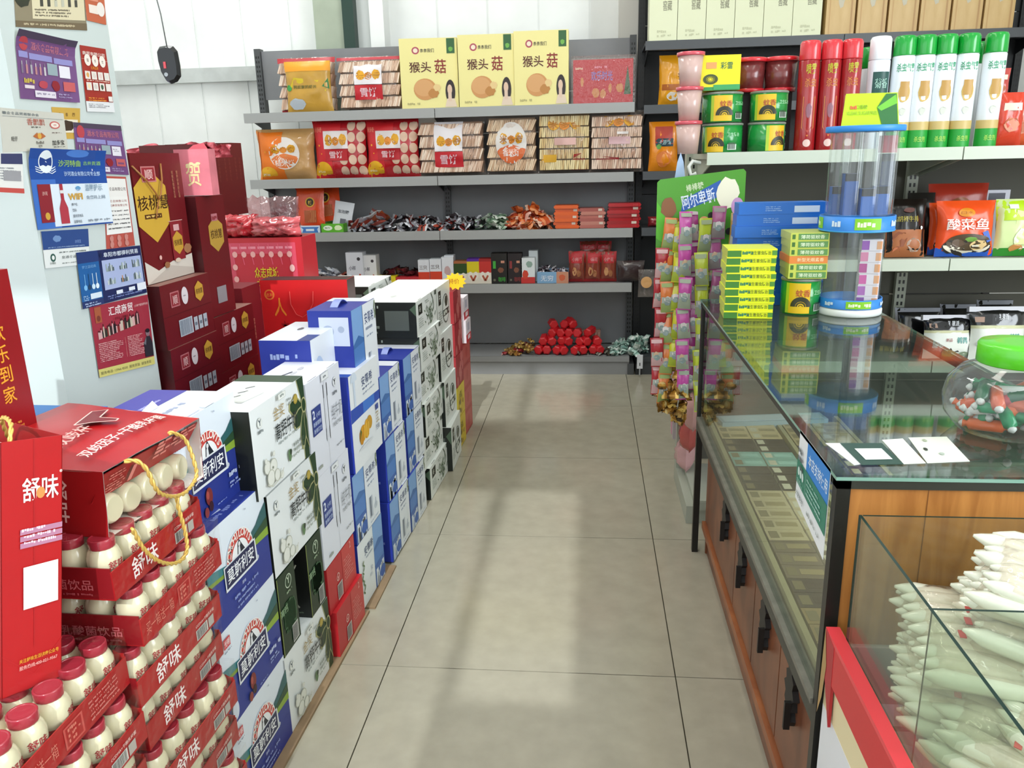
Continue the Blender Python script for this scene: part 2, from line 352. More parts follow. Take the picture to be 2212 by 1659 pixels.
def f_redcard(d,w,h):
    d.rect(0,0,w,h*.16,P('#e2e4e6')); d.micro(w*.08,h*.11,w*.8,3,h*.014,P('#6f7078'))
    d.text('商贸有限公司',w*.06,h*.86,h*.06,P('#f0d8cf'),w=w*.85); d.line(0,h*.8,w,h*.8,h*.004,P('#e6b8ae'))
    for i,ch in enumerate('强冬仕'): d.disc(w*(.22+.28*i),h*.79,w*.12,P('#eee4da')); d.text(ch,w*(.22+.28*i),h*.76,h*.05,P('#5a3a34'),anchor='c')
    d.text('名牌品牌',w*.3,h*.65,h*.05,P('#e38a2e'))
    for r_ in range(2):
        for i in range(4):
            c=['#d8a05a','#d8cfc8','#e0c8c2','#dcdcd4','#f0d8b0','#cfc8c0','#3f5a48','#e6e0dc'][r_*4+i]
            d.rect(w*(.06+.235*i),h*(.5-.17*r_),w*(.25+.235*i),h*(.62-.17*r_),P('#e6ddd6')); d.blob(w*(.155+.235*i),h*(.56-.17*r_),w*.06,P(c),seed=i)
    d.micro(w*.08,h*.47,w*.84,1,h*.018,P('#f0c8b8')); d.micro(w*.08,h*.2,w*.84,2,h*.02,P('#e89a3a')); d.rect(w*.8,h*.17,w*.95,h*.25,P('#e6e0dc'))
def f_white(d,w,h):
    d.text('徽企食品贸易联合会',w*.03,h*.86,h*.07,P('#5f6a70'),w=w*.55); d.line(w*.03,h*.82,w*.97,h*.82,h*.008,P('#6f7a80'))
    d.text('香飘飘',w*.38,h*.63,h*.17,P('#b0675a'),w=w*.28); d.micro(w*.44,h*.57,w*.16,1,h*.035,P('#5a5a55')); d.disc(w*.82,h*.66,w*.085,P('#c4605c'),h*.1); d.disc(w*.82,h*.66,w*.065,P('#e9dfd4'),h*.07); d.text('达利',w*.82,h*.63,h*.06,P('#b5403c'),anchor='c')
    d.text('旺仔',w*.13,h*.25,h*.11,P('#3a3a38')); d.micro(w*.76,h*.44,w*.15,1,h*.03,P('#7a6a66'))
    for s_ in (-1,1): d.poly([(w*.55+s_*w*.015,h*.33),(w*.55+s_*w*.03,h*.46),(w*.55+s_*w*.1,h*.36),(w*.55+s_*w*.02,h*.29)],P('#b5683a'))
    d.disc(w*.55,h*.37,w*.03,P('#d6a54a')); d.text('RedBull',w*.55,h*.17,h*.07,P('#4a4038'),anchor='c'); d.text('红牛',w*.55,h*.08,h*.07,P('#4a4038'),anchor='c')
    d.text('加多宝',w*.74,h*.12,h*.14,P('#2c2e30'),w=w*.2); d.micro(w*.76,h*.06,w*.18,1,h*.03,P('#6a6a66'))
def f_tan(d,w,h):
    for i,ch in enumerate('名春四'): d.text(ch,w*(.25+.25*i),h*.72,h*.12,P('#8a6a38'),anchor='c')
    d.rect(w*.1,h*.2,w*.9,h*.62,P('#e6ddc8')); d.blob(w*.5,h*.42,w*.3,P('#3f2f26'),h*.2,4)
def f_sand(d,w,h):
    d.rect(0,0,w*.3,h*.62,P('#3f6fc0')); d.rect(w*.22,h*.02,w,h*.56,P('#dbe6f0'))
    d.disc(w*.62,h*.95,w*.16,P('#4a7fd0'),h*.05)
    d.disc(w*.2,h*.84,w*.09,P('#e8f0f4')); d.disc(w*.2,h*.84,w*.078,P('#1d3f86')); d.text('S',w*.2,h*.80,h*.09,P('#f0f4f6'),anchor='c')
    for k in range(3): d.pline([(w*.07,h*(.78-k*.028)),(w*.13,h*(.755-k*.028)),(w*.2,h*(.775-k*.028)),(w*.27,h*(.75-k*.028)),(w*.32,h*(.78-k*.028))],h*.010,P('#e8f0f4'))
    d.text('沙河特曲',w*.36,h*.78,h*.085,P('#9fc85a'),w=w*.3); d.text('古井贡酒',w*.7,h*.8,h*.055,P('#8fc06a'),w=w*.24)
    d.text('沙河酒业有限公司专业部',w*.42,h*.66,h*.06,P('#b8d0ee'),w=w*.5)
    d.rect(w*.06,h*.08,w*.22,h*.56,P('#8a2530')); d.text('沙河',w*.14,h*.42,h*.05,P('#d6b0a8'),anchor='c'); d.disc(w*.14,h*.16,w*.03,P('#caa040'))
    d.rect(w*.3,h*.05,w*.41,h*.25,P('#b03a48')); d.poly([(w*.3,h*.25),(w*.41,h*.25),(w*.375,h*.36),(w*.335,h*.36)],P('#b03a48')); d.rect(w*.335,h*.36,w*.375,h*.56,P('#a83440')); d.rect(w*.33,h*.44,w*.38,h*.48,P('#ddd'))
    d.text('WIFI',w*.43,h*.35,h*.085,P('#d0a24a'),w=w*.2,bold=.04); d.arc('|||',w*.6,h*.46,w*.02,150,30,.002,P('#5a8fc0')) 
    for q in (.02,.035,.05): d.disc(w*.58,h*.45,w*q,P('#5f9fcf'),a0=40,a1=140,hole=.75)
    d.text('温馨提示',w*.68,h*.46,h*.09,P('#8fa6b8'),w=w*.24); d.text('免密码上网',w*.68,h*.35,h*.05,P('#8a98a6'),w=w*.26)
    for k,t in enumerate(('商户名:','密  码:','服务员电话:','监督电话:')): d.text(t.replace(' ',''),w*.46,h*(.27-.075*k),h*.04,P('#5f6a76'))
    d.micro(w*.66,h*.05,w*.3,1,h*.03,P('#8a949e'))
def f_whitecard(d,w,h):
    d.rect(0,h*.5,w,h,P('#2c4a86')); d.blob(w*.3,h*.78,w*.1,P('#6f8fbf'),h*.1,3); d.text('沙河王',w*.68,h*.62,h*.09,P('#7f9cd0')); d.micro(w*.1,h*.53,w*.8,1,h*.03,P('#8fa6c8'))
    d.disc(w*.18,h*.27,w*.055,P('#2f5a50')); d.disc(w*.18,h*.27,w*.03,P('#e8eae6')); d.text('沙河股份',w*.1,h*.09,h*.06,P('#5a6a60')); d.micro(w*.32,h*.38,w*.6,1,h*.035,P('#6a7270')); d.text('皇通食品商行',w*.36,h*.22,h*.08,P('#8a9090'),w=w*.5)
    d.micro(w*.36,h*.08,w*.5,1,h*.03,P('#7a8280'))
def f_form(d,w,h):
    d.rect(w*.03,h*.62,w*.95,h*.97,P('#eceae6')); d.text('食品有限公司',w*.2,h*.8,h*.05,P('#5a4a48'),w=w*.7); d.rect(w*.03,h*.2,w*.95,h*.72,P('#efeeea'))
    d.text('皇食品销售公司',w*.08,h*.64,h*.035,P('#a0625e'),w=w*.8); d.text('致和商贸有限公司',w*.08,h*.58,h*.035,P('#a0625e'),w=w*.8)
    for k in range(5): d.micro(w*.1,h*(.51-.06*k),w*.8,1,h*.02,P('#6a6a6c'),seed=k)
    for k in range(6): d.blob(w*(.18+.26*(k%3)),h*(.14-.08*(k//3)),w*.08,P('#c8857c'),seed=k)
def f_blue(d,w,h):
    d.rect(0,0,w*.3,h,P('#1f5f9f')); d.rect(0,h*.8,w*.3,h,P('#243a72')); d.rect(0,0,w*.3,h*.12,P('#27386a'))
    d.text('阜阳市都得利贸易',w*.38,h*.85,h*.095,P('#dfe8f4'),w=w*.56); d.disc(w*.34,h*.9,w*.02,P('#16224a')); d.rect(w*.34,h*.24,w*.97,h*.8,P('#a9b6dc'))
    d.text('梦之蓝经典',w*.05,h*.7,h*.055,P('#6f9fd0'),w=w*.2)
    for k in range(4): d.disc(w*(.07+.055*k),h*.36,w*.024,P(['#7ab8e8','#1f3f5f','#cfe6f4','#e8f4fa'][k]),h*.05); d.rect(w*(.07+.055*k)-w*.004,h*.4,w*(.07+.055*k)+w*.004,h*.6,P(['#7ab8e8','#1f3f5f','#cfe6f4','#e8f4fa'][k]))
    for k in range(6):
        cx=w*(.45+.21*(k%3)); cy=h*(.66-.25*(k//3)); rn=random.Random(k)
        for q in range(7): d.rect(cx-w*.06+w*.018*q,cy-h*.08,cx-w*.048+w*.018*q,cy-h*.08+h*rn.uniform(.06,.16),P(rn.choice(['#3f4f46','#dfe6e0','#6f7f76','#c9863f' if k==4 else '#9fb0a8']))); d.n-=d.step
    d.rect(w*.12,h*.14,w*.28,h*.24,P('#d8e6f2')); d.rect(w*.5,h*.12,w*.6,h*.19,P('#e6ecf6')); d.rect(w*.7,h*.13,w*.8,h*.2,P('#e6ecf6')); d.rect(w*.84,h*.09,w*.99,h*.24,P('#e8ecf6'))
    d.micro(w*.36,h*.1,w*.6,2,h*.025,P('#7f90c8')); d.micro(w*.03,h*.06,w*.25,2,h*.025,P('#b8c8e8')); d.micro(w*.02,h*.2,w*.08,3,h*.02,P('#a8c8e8'))
def f_red(d,w,h):
    d.rect(0,0,w,h*.115,P('#d8cf7a')); d.text('服务电话: 13966 8200  服务宗旨: 诚信务实',w*.03,h*.03,h*.045,P('#4a4630'),w=w*.9)
    d.text('汇成商贸',w*.28,h*.82,h*.125,P('#f6e6e6'),w=w*.42,bold=.03); d.text('(小商户服务提供点)',w*.73,h*.86,h*.04,P('#e8b8b8'),w=w*.25)
    d.text('一家专业 · 口碑最佳',w*.34,h*.75,h*.04,P('#7a1f2a')); d.rect(w*.06,h*.76,w*.16,h*.98,P('#a85a3a')); d.disc(w*.11,h*.82,w*.03,P('#7a3a2a'))
    rn=random.Random(3)
    for k in range(34):
        x=w*(.07+.72*k/34); bh=h*rn.uniform(.08,.16); y=h*(.53+.10*(k/34))
        d.rect(x,y,x+w*.022,y+bh,P(rn.choice(['#1c1a1e','#3a2a2a','#5a3a2a','#c8b8a8','#d8a8a8','#2a3a2a','#8a2a2a']))); d.n-=d.step
        d.rect(x+w*.006,y+bh,x+w*.016,y+bh*1.25,P('#2a2224')); d.n-=d.step
    d.n+=d.step*2
    d.line(w*.5,h*.2,w*.5,h*.48,w*.003,P('#e8a8a0')); d.micro(w*.05,h*.46,w*.42,11,h*.014,P('#e8b0b0'),gap=1.8,seed=4); d.micro(w*.54,h*.47,w*.3,13,h*.013,P('#e8b0b0'),gap=1.75,seed=6)
    d.poly([(w*.83,h*.13),(w*.99,h*.13),(w*.99,h*.32),(w*.95,h*.42),(w*.88,h*.42),(w*.82,h*.33)],P('#2c2830')); d.disc(w*.915,h*.47,w*.04,P('#8a7078'),h*.05); d.disc(w*.915,h*.50,w*.042,P('#221c22'),h*.03)
    d.poly([(w*.82,h*.33),(w*.88,h*.42),(w*.86,h*.3)],P('#6f7078'))
def f_side(d,w,h):
    d.rect(w*.1,h*.72,w,h*.98,P('#3a3f66')); d.micro(0,h*.6,w*.9,5,h*.03,P('#8a8f96'),gap=2.2,seed=8); d.rect(w*.2,h*.3,w*.9,h*.55,P('#9a9a9e')); d.rect(0,0,w,h*.12,P('#c2504a'))
flyer([(28,-30),(180,-30),(187,66),(33,58)],0,P('#8b8169'),f_brown,'beige and brown product flyer at the very top of the pillar')
flyer([(178,-30),(222,-20),(228,54),(186,44)],1,P('#c0603f'),f_orange,'small orange flyer with a pale disc beside the top brown flyer')
flyer([(28,62),(150,90),(165,222),(42,213)],1,P('#704a7c'),f_purple,'upper purple liquor flyer pasted high on the pillar',curl=.6)
flyer([(170,97),(226,106),(246,243),(186,241)],1,P('#a02a22'),f_redcard,'narrow red flyer with three round characters right of the upper purple flyer')
flyer([(110,231),(172,234),(172,300),(118,300)],0,P('#c9a24a'),f_tan,'mustard coloured flyer peeping out above the lower purple flyer')
flyer([(-4,232),(135,245),(145,322),(4,330)],1,P('#c9c8be'),f_white,'cream flyer printed with several drink names under the upper purple flyer')
flyer([(155,264),(258,272),(276,378),(166,372)],2,P('#70497e'),f_purple,'lower purple liquor flyer by the right edge of the pillar')
flyer([(-6,330),(45,330),(50,418),(-6,415)],1,P('#e4e4e0'),f_side,'white price sheet at the far left edge beside the blue network poster',)
flyer([(222,380),(271,382),(291,530),(229,540)],0,P('#b8554a'),f_form,'white and red delivery form right of the blue network poster')
flyer([(52,320),(213,326),(236,482),(77,497)],3,P('#1f4c9c'),f_sand,'large glossy blue poster offering network access with a red bottle',curl=.5)
flyer([(86,500),(188,494),(192,570),(96,580)],1,P('#e2e6e4'),f_whitecard,'blue and white company card below the large blue poster')
flyer([(160,546),(299,530),(314,632),(175,668)],3,P('#1c2858'),f_blue,'navy flyer with six groups of bottles, below the delivery form')
flyer([(190,664),(316,636),(332,786),(212,816)],2,P('#a03040'),f_red,'red flyer with a row of bottles and a yellow strip, lowest on the pillar')
# ---------------------------------------------------------------- cartons along the aisle
def rowx(y): return -.72+.045*(y-1.58)
RA=math.atan2(1,.045)
WHITE=P('#e9edf4'); WH2=P('#e6ebec')
def carton_mesh(w,d,h,fm,seam=True,handle=None):
    mb=MB(); b=.0015
    mb.box(0,w,0,d,0,h,fm.get('all',WHITE),fm)
    return mb
_cm={}
def carton(key,w,d,h,fm,front,side=None,top=None,handle=None,handle_m=None):
    """returns (body mesh, print mesh, handle mesh) shared by all copies"""
    if key in _cm: return _cm[key]
    mb=carton_mesh(w,d,h,fm); body=mb.mesh('carton')
    pm=MB()
    dd=D(pm,plane_fn((0,0,0),(1,0,0),(0,0,1))); front(dd,w,h)
    if side: side(D(pm,left_fn(d)),d,h)
    if top: top(D(pm,top_fn(h)),w,d)
    hm=None
    if handle:
        q=MB(); x0,x1,y=handle; n=8
        pts=[(x0+(x1-x0)*i/n, y, h+.002+.016*math.sin(math.pi*i/n)) for i in range(n+1)]
        for (a,b,c),(a2,b2,c2) in zip(pts,pts[1:]): q.add([(a,b-.012,c),(a2,b2-.012,c2),(a2,b2+.012,c2),(a,b+.012,c),(a,b-.012,c-.002),(a2,b2-.012,c2-.002),(a2,b2+.012,c2-.002),(a,b+.012,c-.002)],[(0,1,2,3),(4,7,6,5),(0,4,5,1),(3,2,6,7)],handle_m or P('#7f8fd0'))
        hm=q.mesh('handle')
    _cm[key]=(body,pm.mesh('printed_design'),hm); return _cm[key]
def put(ms,name,label,cat,group,loc,rot):
    o=ob(name,ms[0],None,loc,rot); tag(o,label,cat,group); ob('printed_design',ms[1],o)
    if ms[2]: ob('carrying_handle',ms[2],o)
    return o
def row(ms,y,z,label,group,off=0,name='milk_carton',cat='carton',da=0):
    return put(ms,name,label,cat,group,(rowx(y)+off,y,z),RA+R(da))

# red-arch cartons
def mom_front(d,w,h):
    N='#22318a'
    d.rect(0,0,w,h*.52,P('#2a3a8c')); d.rect(0,0,w,h*.30,P('#26368a'))
    d.poly([(w*.0,h*.52),(w*.3,h*.5),(w*.3,h*.56),(w*.16,h*.60),(0,h*.64)],P('#3f7f86')); d.poly([(0,h*.50),(w*.32,h*.46),(w*.32,h*.5),(0,h*.54)],P('#7f9a3a'))
    d.poly([(w*.66,h*.52),(w,h*.5),(w,h*.82),(w*.9,h*.76),(w*.8,h*.68),(w*.66,h*.62)],P('#2f5f62')); d.poly([(w*.66,h*.48),(w,h*.46),(w,h*.55),(w*.66,h*.53)],P('#8aa83a')); d.poly([(w*.66,h*.53),(w,h*.55),(w,h*.66),(w*.66,h*.56)],P('#2a4a30'))
    cx,cy=w*.5,h*.53
    d.disc(cx,cy,w*.225,P('#eef0f2'),a0=0,a1=180,seg=40); d.disc(cx,cy,w*.215,P('#c8433c'),a0=0,a1=180,seg=40); d.disc(cx,cy,w*.14,P('#f0f2f4'),a0=0,a1=180,seg=36)
    d.arc('MOMCHILOVTSI',cx,cy,w*.178-.006,170,10,.0165,P('#f4eee8'))
    d.poly([(cx-w*.05,cy),(cx-w*.03,cy+h*.14),(cx,cy+h*.18),(cx+w*.03,cy+h*.12),(cx+w*.10,cy)],P('#1c2230')); d.poly([(cx-w*.04,cy),(cx-w*.025,cy+h*.1),(cx+w*.0,cy+h*.13),(cx+w*.005,cy)],P('#dfe2e6')); d.disc(cx-w*.005,cy+h*.13,w*.018,P('#e4e4e6'))
    d.poly([(w*.22,h*.32),(w*.76,h*.32),(w*.76,h*.36),(w*.745,h*.57),(w*.22,h*.57)],P('#dfe4ea')); d.rect(w*.235,h*.345,w*.73,h*.555,P('#20264e')); d.disc(w*.76,h*.35,w*.018,P('#c8ced8'))
    d.text('莫斯利安',w*.26,h*.375,h*.15,P('#f2f4f8'),w=w*.44,bold=.03)
    d.rect(w*.06,h*.83,w*.16,h*.93,P('#c8404a')); d.text('光明',w*.07,h*.845,h*.07,P('#f6ecec'),w=w*.08,bold=.03); d.micro(w*.06,h*.79,w*.1,1,h*.014,P('#5a6a8a')); d.text('TM',w*.62,h*.93,h*.018,P('#8a96b0'))
def mom_plain(d,w,h):
    mom_front(d,w,h); d.text('原味',w*.49,h*.25,h*.035,P('#b8c4e8'),anchor='c'); d.micro(w*.32,h*.18,w*.4,1,h*.03,P('#8fa0d8')); d.micro(w*.36,h*.125,w*.3,1,h*.022,P('#8fa0d8'),seed=4); d.micro(w*.34,h*.07,w*.36,1,h*.022,P('#8fa0d8'),seed=5)
def mom_date(d,w,h):
    mom_front(d,w,h); d.disc(w*.42,h*.2,w*.05,P('#7a2a2a'),h*.085); d.disc(w*.4,h*.22,w*.02,P('#a84a44'),h*.04); d.disc(w*.36,h*.07,w*.03,P('#8a3a34'),h*.05); d.disc(w*.43,h*.10,w*.03,P('#3a1a1c'),h*.05)
    d.micro(w*.74,h*.23,w*.2,1,h*.045,P('#c0cce8')); d.micro(w*.74,h*.16,w*.2,2,h*.022,P('#9fb0e0')); d.micro(w*.52,h*.06,w*.14,1,h*.012,P('#9fb0e0')); d.disc(w*.1,h*.16,w*.05,P('#d4dcea'),h*.10)
def mom_side(d,w,h): d.rect(0,0,w,h*.52,P('#2a3a8c')); d.rect(0,h*.3,w,h*.62,P('#1f2f3f')); d.poly([(0,h*.55),(w,h*.58),(w,h*.72),(0,h*.66)],P('#2f6a70')); d.rect(0,h*.5,w,h*.55,P('#7f9a3a'))
def mom_top(d,w,dp):
    d.rect(0,dp*.55,w,dp,P('#4a4a9c')); d.micro(w*.25,dp*.62,w*.5,1,.012,P('#a8a8e0')); d.poly([(w*.25,dp*.5),(w*.55,dp*.52),(w*.7,dp*.72),(w*.4,dp*.6)],P('#e6ecf4')); d.micro(w*.4,dp*.3,w*.25,1,.012,P('#9fa8c0'))
    d.disc(w*.62,.0,.02,P('#c9d8ea'),a0=0,a1=180); d.disc(w*.62,.0,.0165,P('#eef2f6'),a0=0,a1=180); d.line(w*.3,.004,w*.5,.004,.002,P('#8a96aa'))
def mom_top_blue(d,w,dp):
    d.rect(0,0,w,dp,P('#2c3c90')); d.poly([(w*.1,dp*.25),(w*.5,dp*.15),(w*.62,dp*.4),(w*.3,dp*.6)],P('#c4d0e4')); d.micro(w*.3,dp*.08,w*.5,1,.01,P('#7f8fd0'))
MG='red and blue yogurt milk cartons in the near aisle stack'
mp=carton('mom_p',.265,.19,.218,{'all':P('#dfe8f2')},mom_plain,mom_side,mom_top_blue)
md=carton('mom_d',.265,.19,.218,{'all':P('#dfe8f2')},mom_date,mom_side,mom_top)
ys=1.322
row(mp,ys+.008,.010,'white and blue carton with a red arch at the bottom of the nearest aisle stack',MG)
row(md,ys+.004,.2285,'red arch carton with a red date picture, second from the bottom of the nearest stack',MG)
row(mp,ys,.447,'red arch carton with three lines of small white print under the navy banner',MG)
row(md,ys-.01,.6655,'topmost red arch carton, set back, behind the lying red gift bag',MG,off=-.035)

# white high-calcium milk with green ribbon
def gm_front(d,w,h):
    G=P('#1f3d24'); L=P('#a9a878')
    d.poly([(w*.86,h),(w,h),(w,0),(w*.9,0),(w*.9,h*.3),(w*.88,h*.55),(w*.93,h*.7)],G); d.pline([(w*.86,h),(w*.93,h*.7),(w*.885,h*.52),(w*.9,h*.3),(w*.9,0)],.0035,L)
    for sx,a in ((-1,150),(-1,205),(-.5,255),(.2,285)):
        pass
    c=(w*.955,h*.66)
    for ang,ln,wd in ((168,.085,.024),(215,.075,.022),(258,.11,.018),(280,.12,.016)):
        a=R(ang); u=Vector((math.cos(a),math.sin(a))); n_=Vector((-u.y,u.x)); pts=[]
        for t,s_ in ((0,.1),(.35,.8),(.7,1),(1,.35),(1,-.35),(.7,-1),(.35,-.8),(0,-.1)): pts.append((min(w,c[0]+u.x*ln*t+n_.x*wd*s_), c[1]+u.y*ln*t+n_.y*wd*s_))
        d.poly(pts,L); cc=Vector((sum(p[0] for p in pts)/8,sum(p[1] for p in pts)/8)); d.poly([tuple(cc+(Vector(p)-cc)*.82) for p in pts],G)
    d.disc(c[0],c[1],.015,L,.02); d.disc(c[0],c[1],.011,G,.016)
    d.disc(w*.80,h*.80,.0125,P('#a08c3a'),.0125); d.disc(w*.80,h*.80,.009,P('#b8a24a'))
    d.disc(w*.13,h*.82,.012,P('#c8ccc8')); d.disc(w*.13,h*.82,.0105,P('#e8ece8')); d.text('Y',w*.13,h*.79,.014,P('#3a4a58'),anchor='c',bold=.03); d.micro(w*.09,h*.71,w*.08,1,.007,P('#6a7478'))
    d.text('金奖',w*.37,h*.72,h*.15,P('#a8905a'),w=w*.2,bold=.0); d.line(w*.61,h*.74,w*.61,h*.88,.001,P('#b0b4b0')); d.micro(w*.63,h*.84,w*.12,2,.006,P('#a0a8a8'))
    d.text('高钙牛奶',w*.37,h*.48,h*.2,P('#2c3438'),w=w*.42); d.micro(w*.42,h*.43,w*.36,1,.006,P('#9aa4a4'))
    d.blob(w*.58,h*.22,w*.04,P('#5f7f58'),h*.08,2); d.blob(w*.6,h*.25,w*.025,P('#2f4030'),h*.04,3); d.text('特有助于骨骼',w*.66,h*.27,h*.05,P('#4f5f50'),w=w*.22,bold=.03); d.text('更好的更健康',w*.66,h*.205,h*.05,P('#4f5f50'),w=w*.22,bold=.03); d.micro(w*.64,h*.16,w*.24,1,.005,P('#9aa49a'))
    for k,(a,b,r_) in enumerate(((.16,.3,.05),(.26,.26,.06),(.2,.16,.06),(.14,.38,.02),(.28,.4,.02),(.3,.14,.045),(.38,.1,.03))): d.disc(w*a,h*b,w*r_*1.1,P('#b9bcae')); d.disc(w*a,h*b,w*r_*.97,P('#e2e4dc'))
    d.disc(w*.24,h*.26,.003,P('#8a8f80')); d.pline([(w*.12,h*.12),(w*.2,h*.06),(w*.34,h*.08),(w*.42,h*.16)],.003,P('#c8cabd'))
    d.rect(w*.44,h*.93,w*.58,h*1.0,P('#c4cac4')); d.rect(w*.447,h*.935,w*.573,h*.995,P('#eef0ec')); d.micro(w*.475,h*.955,w*.07,1,.006,P('#8a9490'))
def gm_side(d,w,h): d.micro(w*.1,h*.8,w*.7,6,.006,P('#4a5a48'),gap=3)
def gm_top(d,w,dp):
    d.rect(w*.8,0,w,dp,P('#1f3d24')); d.poly([(w*.2,dp*.3),(w*.5,dp*.2),(w*.55,dp*.5),(w*.25,dp*.6)],P('#c4c8c4'))
    for k in range(4): d.line(w*(.2+.13*k),dp*.6,w*(.27+.13*k),dp*.5,.004,P('#4a504c'))
GG='white high calcium milk cartons with a green ribbon'
gm=carton('gm',.292,.15,.205,{'all':WH2,'l':P('#12160f'),'r':P('#1f3d24')},gm_front,gm_side,gm_top)
row(gm,1.588,.010,'ribboned white milk carton standing on the floor under the dark green gift bags',GG)
row(gm,1.600,.425,'ribboned white milk carton resting on the two dark green gift bags',GG)
row(gm,1.552,.640,'topmost ribboned white milk carton of its stack',GG,off=.006)
# dark green gift bags / boxes between
def gb_front(d,w,h):
    d.rect(0,0,.003,h,P('#8a9a4a')); d.disc(w*.6,h*.84,.018,P('#b8c8b0')); d.disc(w*.6,h*.84,.015,P('#1d3a24')); d.text('Y',w*.6,h*.81,.018,P('#c8d8c0'),anchor='c'); d.micro(w*.45,h*.7,w*.3,1,.006,P('#9ab090'))
    for k in range(26):
        rn=random.Random(k); d.rect(w*rn.uniform(.1,.7),h*rn.uniform(.2,.6),w*rn.uniform(.3,.9),h*rn.uniform(.2,.6)+.004,P('#2f5a38')); d.n-=d.step
    d.n+=2*d.step; d.text('高钙',w*.22,h*.5,.02,P('#8fb088'),anchor='c'); d.barcode(w*.55,h*.05,w*.3,h*.2,P('#5a5a5a'),P('#cfd2cc'))
def gb_side(d,w,h): d.rect(0,0,w,h,P('#0c0f0c')); d.micro(w*.5,h*.05,w*.4,1,.006,P('#5a6a58'))
gb=carton('gbag',.10,.17,.205,{'all':P('#16301e'),'l':P('#0b0e0b')},gb_front,gb_side)
for y_,lab in ((1.60,'dark green narrow gift box between two white ribbon cartons, nearer one'),(1.775,'dark green narrow gift box between two white ribbon cartons, farther one')):
    o=row(gb,y_,.2155,lab,'dark green gift boxes',name='gift_box',cat='box')
    q=MB(); q.tube([(-.001,.03,.15),(-.014,.045,.12),(-.018,.05,.09),(-.012,.04,.05),(-.004,.03,.03)],.0022,P('#8a8a7a'),5); q.build('cord_handle',o)

# plain white pure milk
def pm_front(d,w,h):
    for x_ in (.46,.56): d.rect(w*x_,h*.28,w*x_+.003,h*.88,P('#7f8488')); d.rect(w*(x_-.005),h*.3,w*x_+.001,h*.42,P('#2c2c30')); d.rect(w*x_,h*.74,w*x_+.004,h*.88,P('#4a4c50'))
    d.line(w*.5,0,w*.5,h,.0012,P('#b9bcc0'))
    d.rect(w*.09,h*.44,w*.35,h*.72,P('#2c3f86')); d.text('2',w*.11,h*.61,h*.09,P('#dfe6f4'),bold=.03); d.text('小时',w*.2,h*.61,h*.05,P('#b8c8ea'),w=w*.12); d.text('新鲜锁鲜',w*.11,h*.53,h*.05,P('#b8c8ea'),w=w*.22,bold=.04); d.text('新鲜挤奶',w*.11,h*.46,h*.05,P('#b8c8ea'),w=w*.22,bold=.04)
    d.disc(w*.8,h*.83,.014,P('#d0d3d6')); d.disc(w*.8,h*.83,.0125,P('#e6e9ee')); d.text('Y',w*.8,h*.795,.017,P('#2a3038'),anchor='c',bold=.05); d.micro(w*.72,h*.7,w*.17,1,h*.035,P('#6a7078'))
    d.text('纯牛奶',w*.64,h*.44,h*.17,P('#8a8f98'),w=w*.33,bold=-.005); d.text('PURE MILK',w*.66,h*.37,h*.045,P('#6a7078'),w=w*.27,bold=0); d.micro(w*.72,h*.14,w*.22,1,.005,P('#8a9098')); d.rect(w*.14,h*.08,w*.25,h*.11,P('#9aa098'))
    d.rect(w*.4,h*.92,w*.62,h,P('#c4c8cc')); d.rect(w*.41,h*.93,w*.61,h*.995,P('#e6e9ec')); d.micro(w*.46,h*.95,w*.09,1,.006,P('#7a8084'))
def pm_top(d,w,dp):
    for k in range(3): d.blob(w*(.25+.2*k),dp*.5,.02,P('#b8b8ba'),.008,k); 
    d.line(w*.1,.003,w*.35,.003,.002,P('#8a8c90')); d.line(w*.65,.003,w*.9,.003,.002,P('#8a8c90')); d.line(w*.3,dp*.65,w*.5,dp*.55,.005,P('#4a4a4c'))
PG_='plain white pure milk cartons'
pm=carton('pm',.243,.15,.262,{'all':P('#dfe2ec')},pm_front,None,pm_top)
row(pm,1.885,.290,'white pure milk carton with a navy square, standing on two small red cartons',PG_)
row(pm,1.868,.5525,'upper white pure milk carton with a navy square, atop its twin',PG_)
def rd_front(d,w,h):
    d.rect(w*.52,0,w,h,P('#c8403f')); d.disc(w*.35,h*.55,.012,P('#e6c0b8')); d.disc(w*.35,h*.55,.0095,P('#b52b30')); d.text('Y',w*.35,h*.48,.012,P('#f0d8d0'),anchor='c'); d.micro(w*.57,h*.7,w*.34,8,.004,P('#e09088'),gap=2.2); d.text('2',w*.8,h*.82,.02,P('#e8a098')); d.barcode(w*.3,h*.08,w*.16,h*.3,P('#6a5a58'),P('#d8cfca'))
def rd_side(d,w,h): d.rect(w*.2,h*.6,w*.5,h*.63,P('#e8a8a0')); d.pline([(w*.15,h*.3),(w*.45,h*.22),(w*.55,h*.5),(w*.4,h*.66)],.0015,P('#8a1f24')); d.micro(w*.3,h*.08,w*.3,1,.005,P('#e8b0a8'))
rdc=carton('redmilk',.22,.10,.138,{'all':P('#b9242b')},rd_front,rd_side)
row(rdc,1.905,.010,'small red milk carton on the floor right of the ribboned carton','small red milk cartons',off=.012)
row(rdc,1.893,.149,'small red milk carton stacked on its twin under the white pure milk cartons','small red milk cartons')

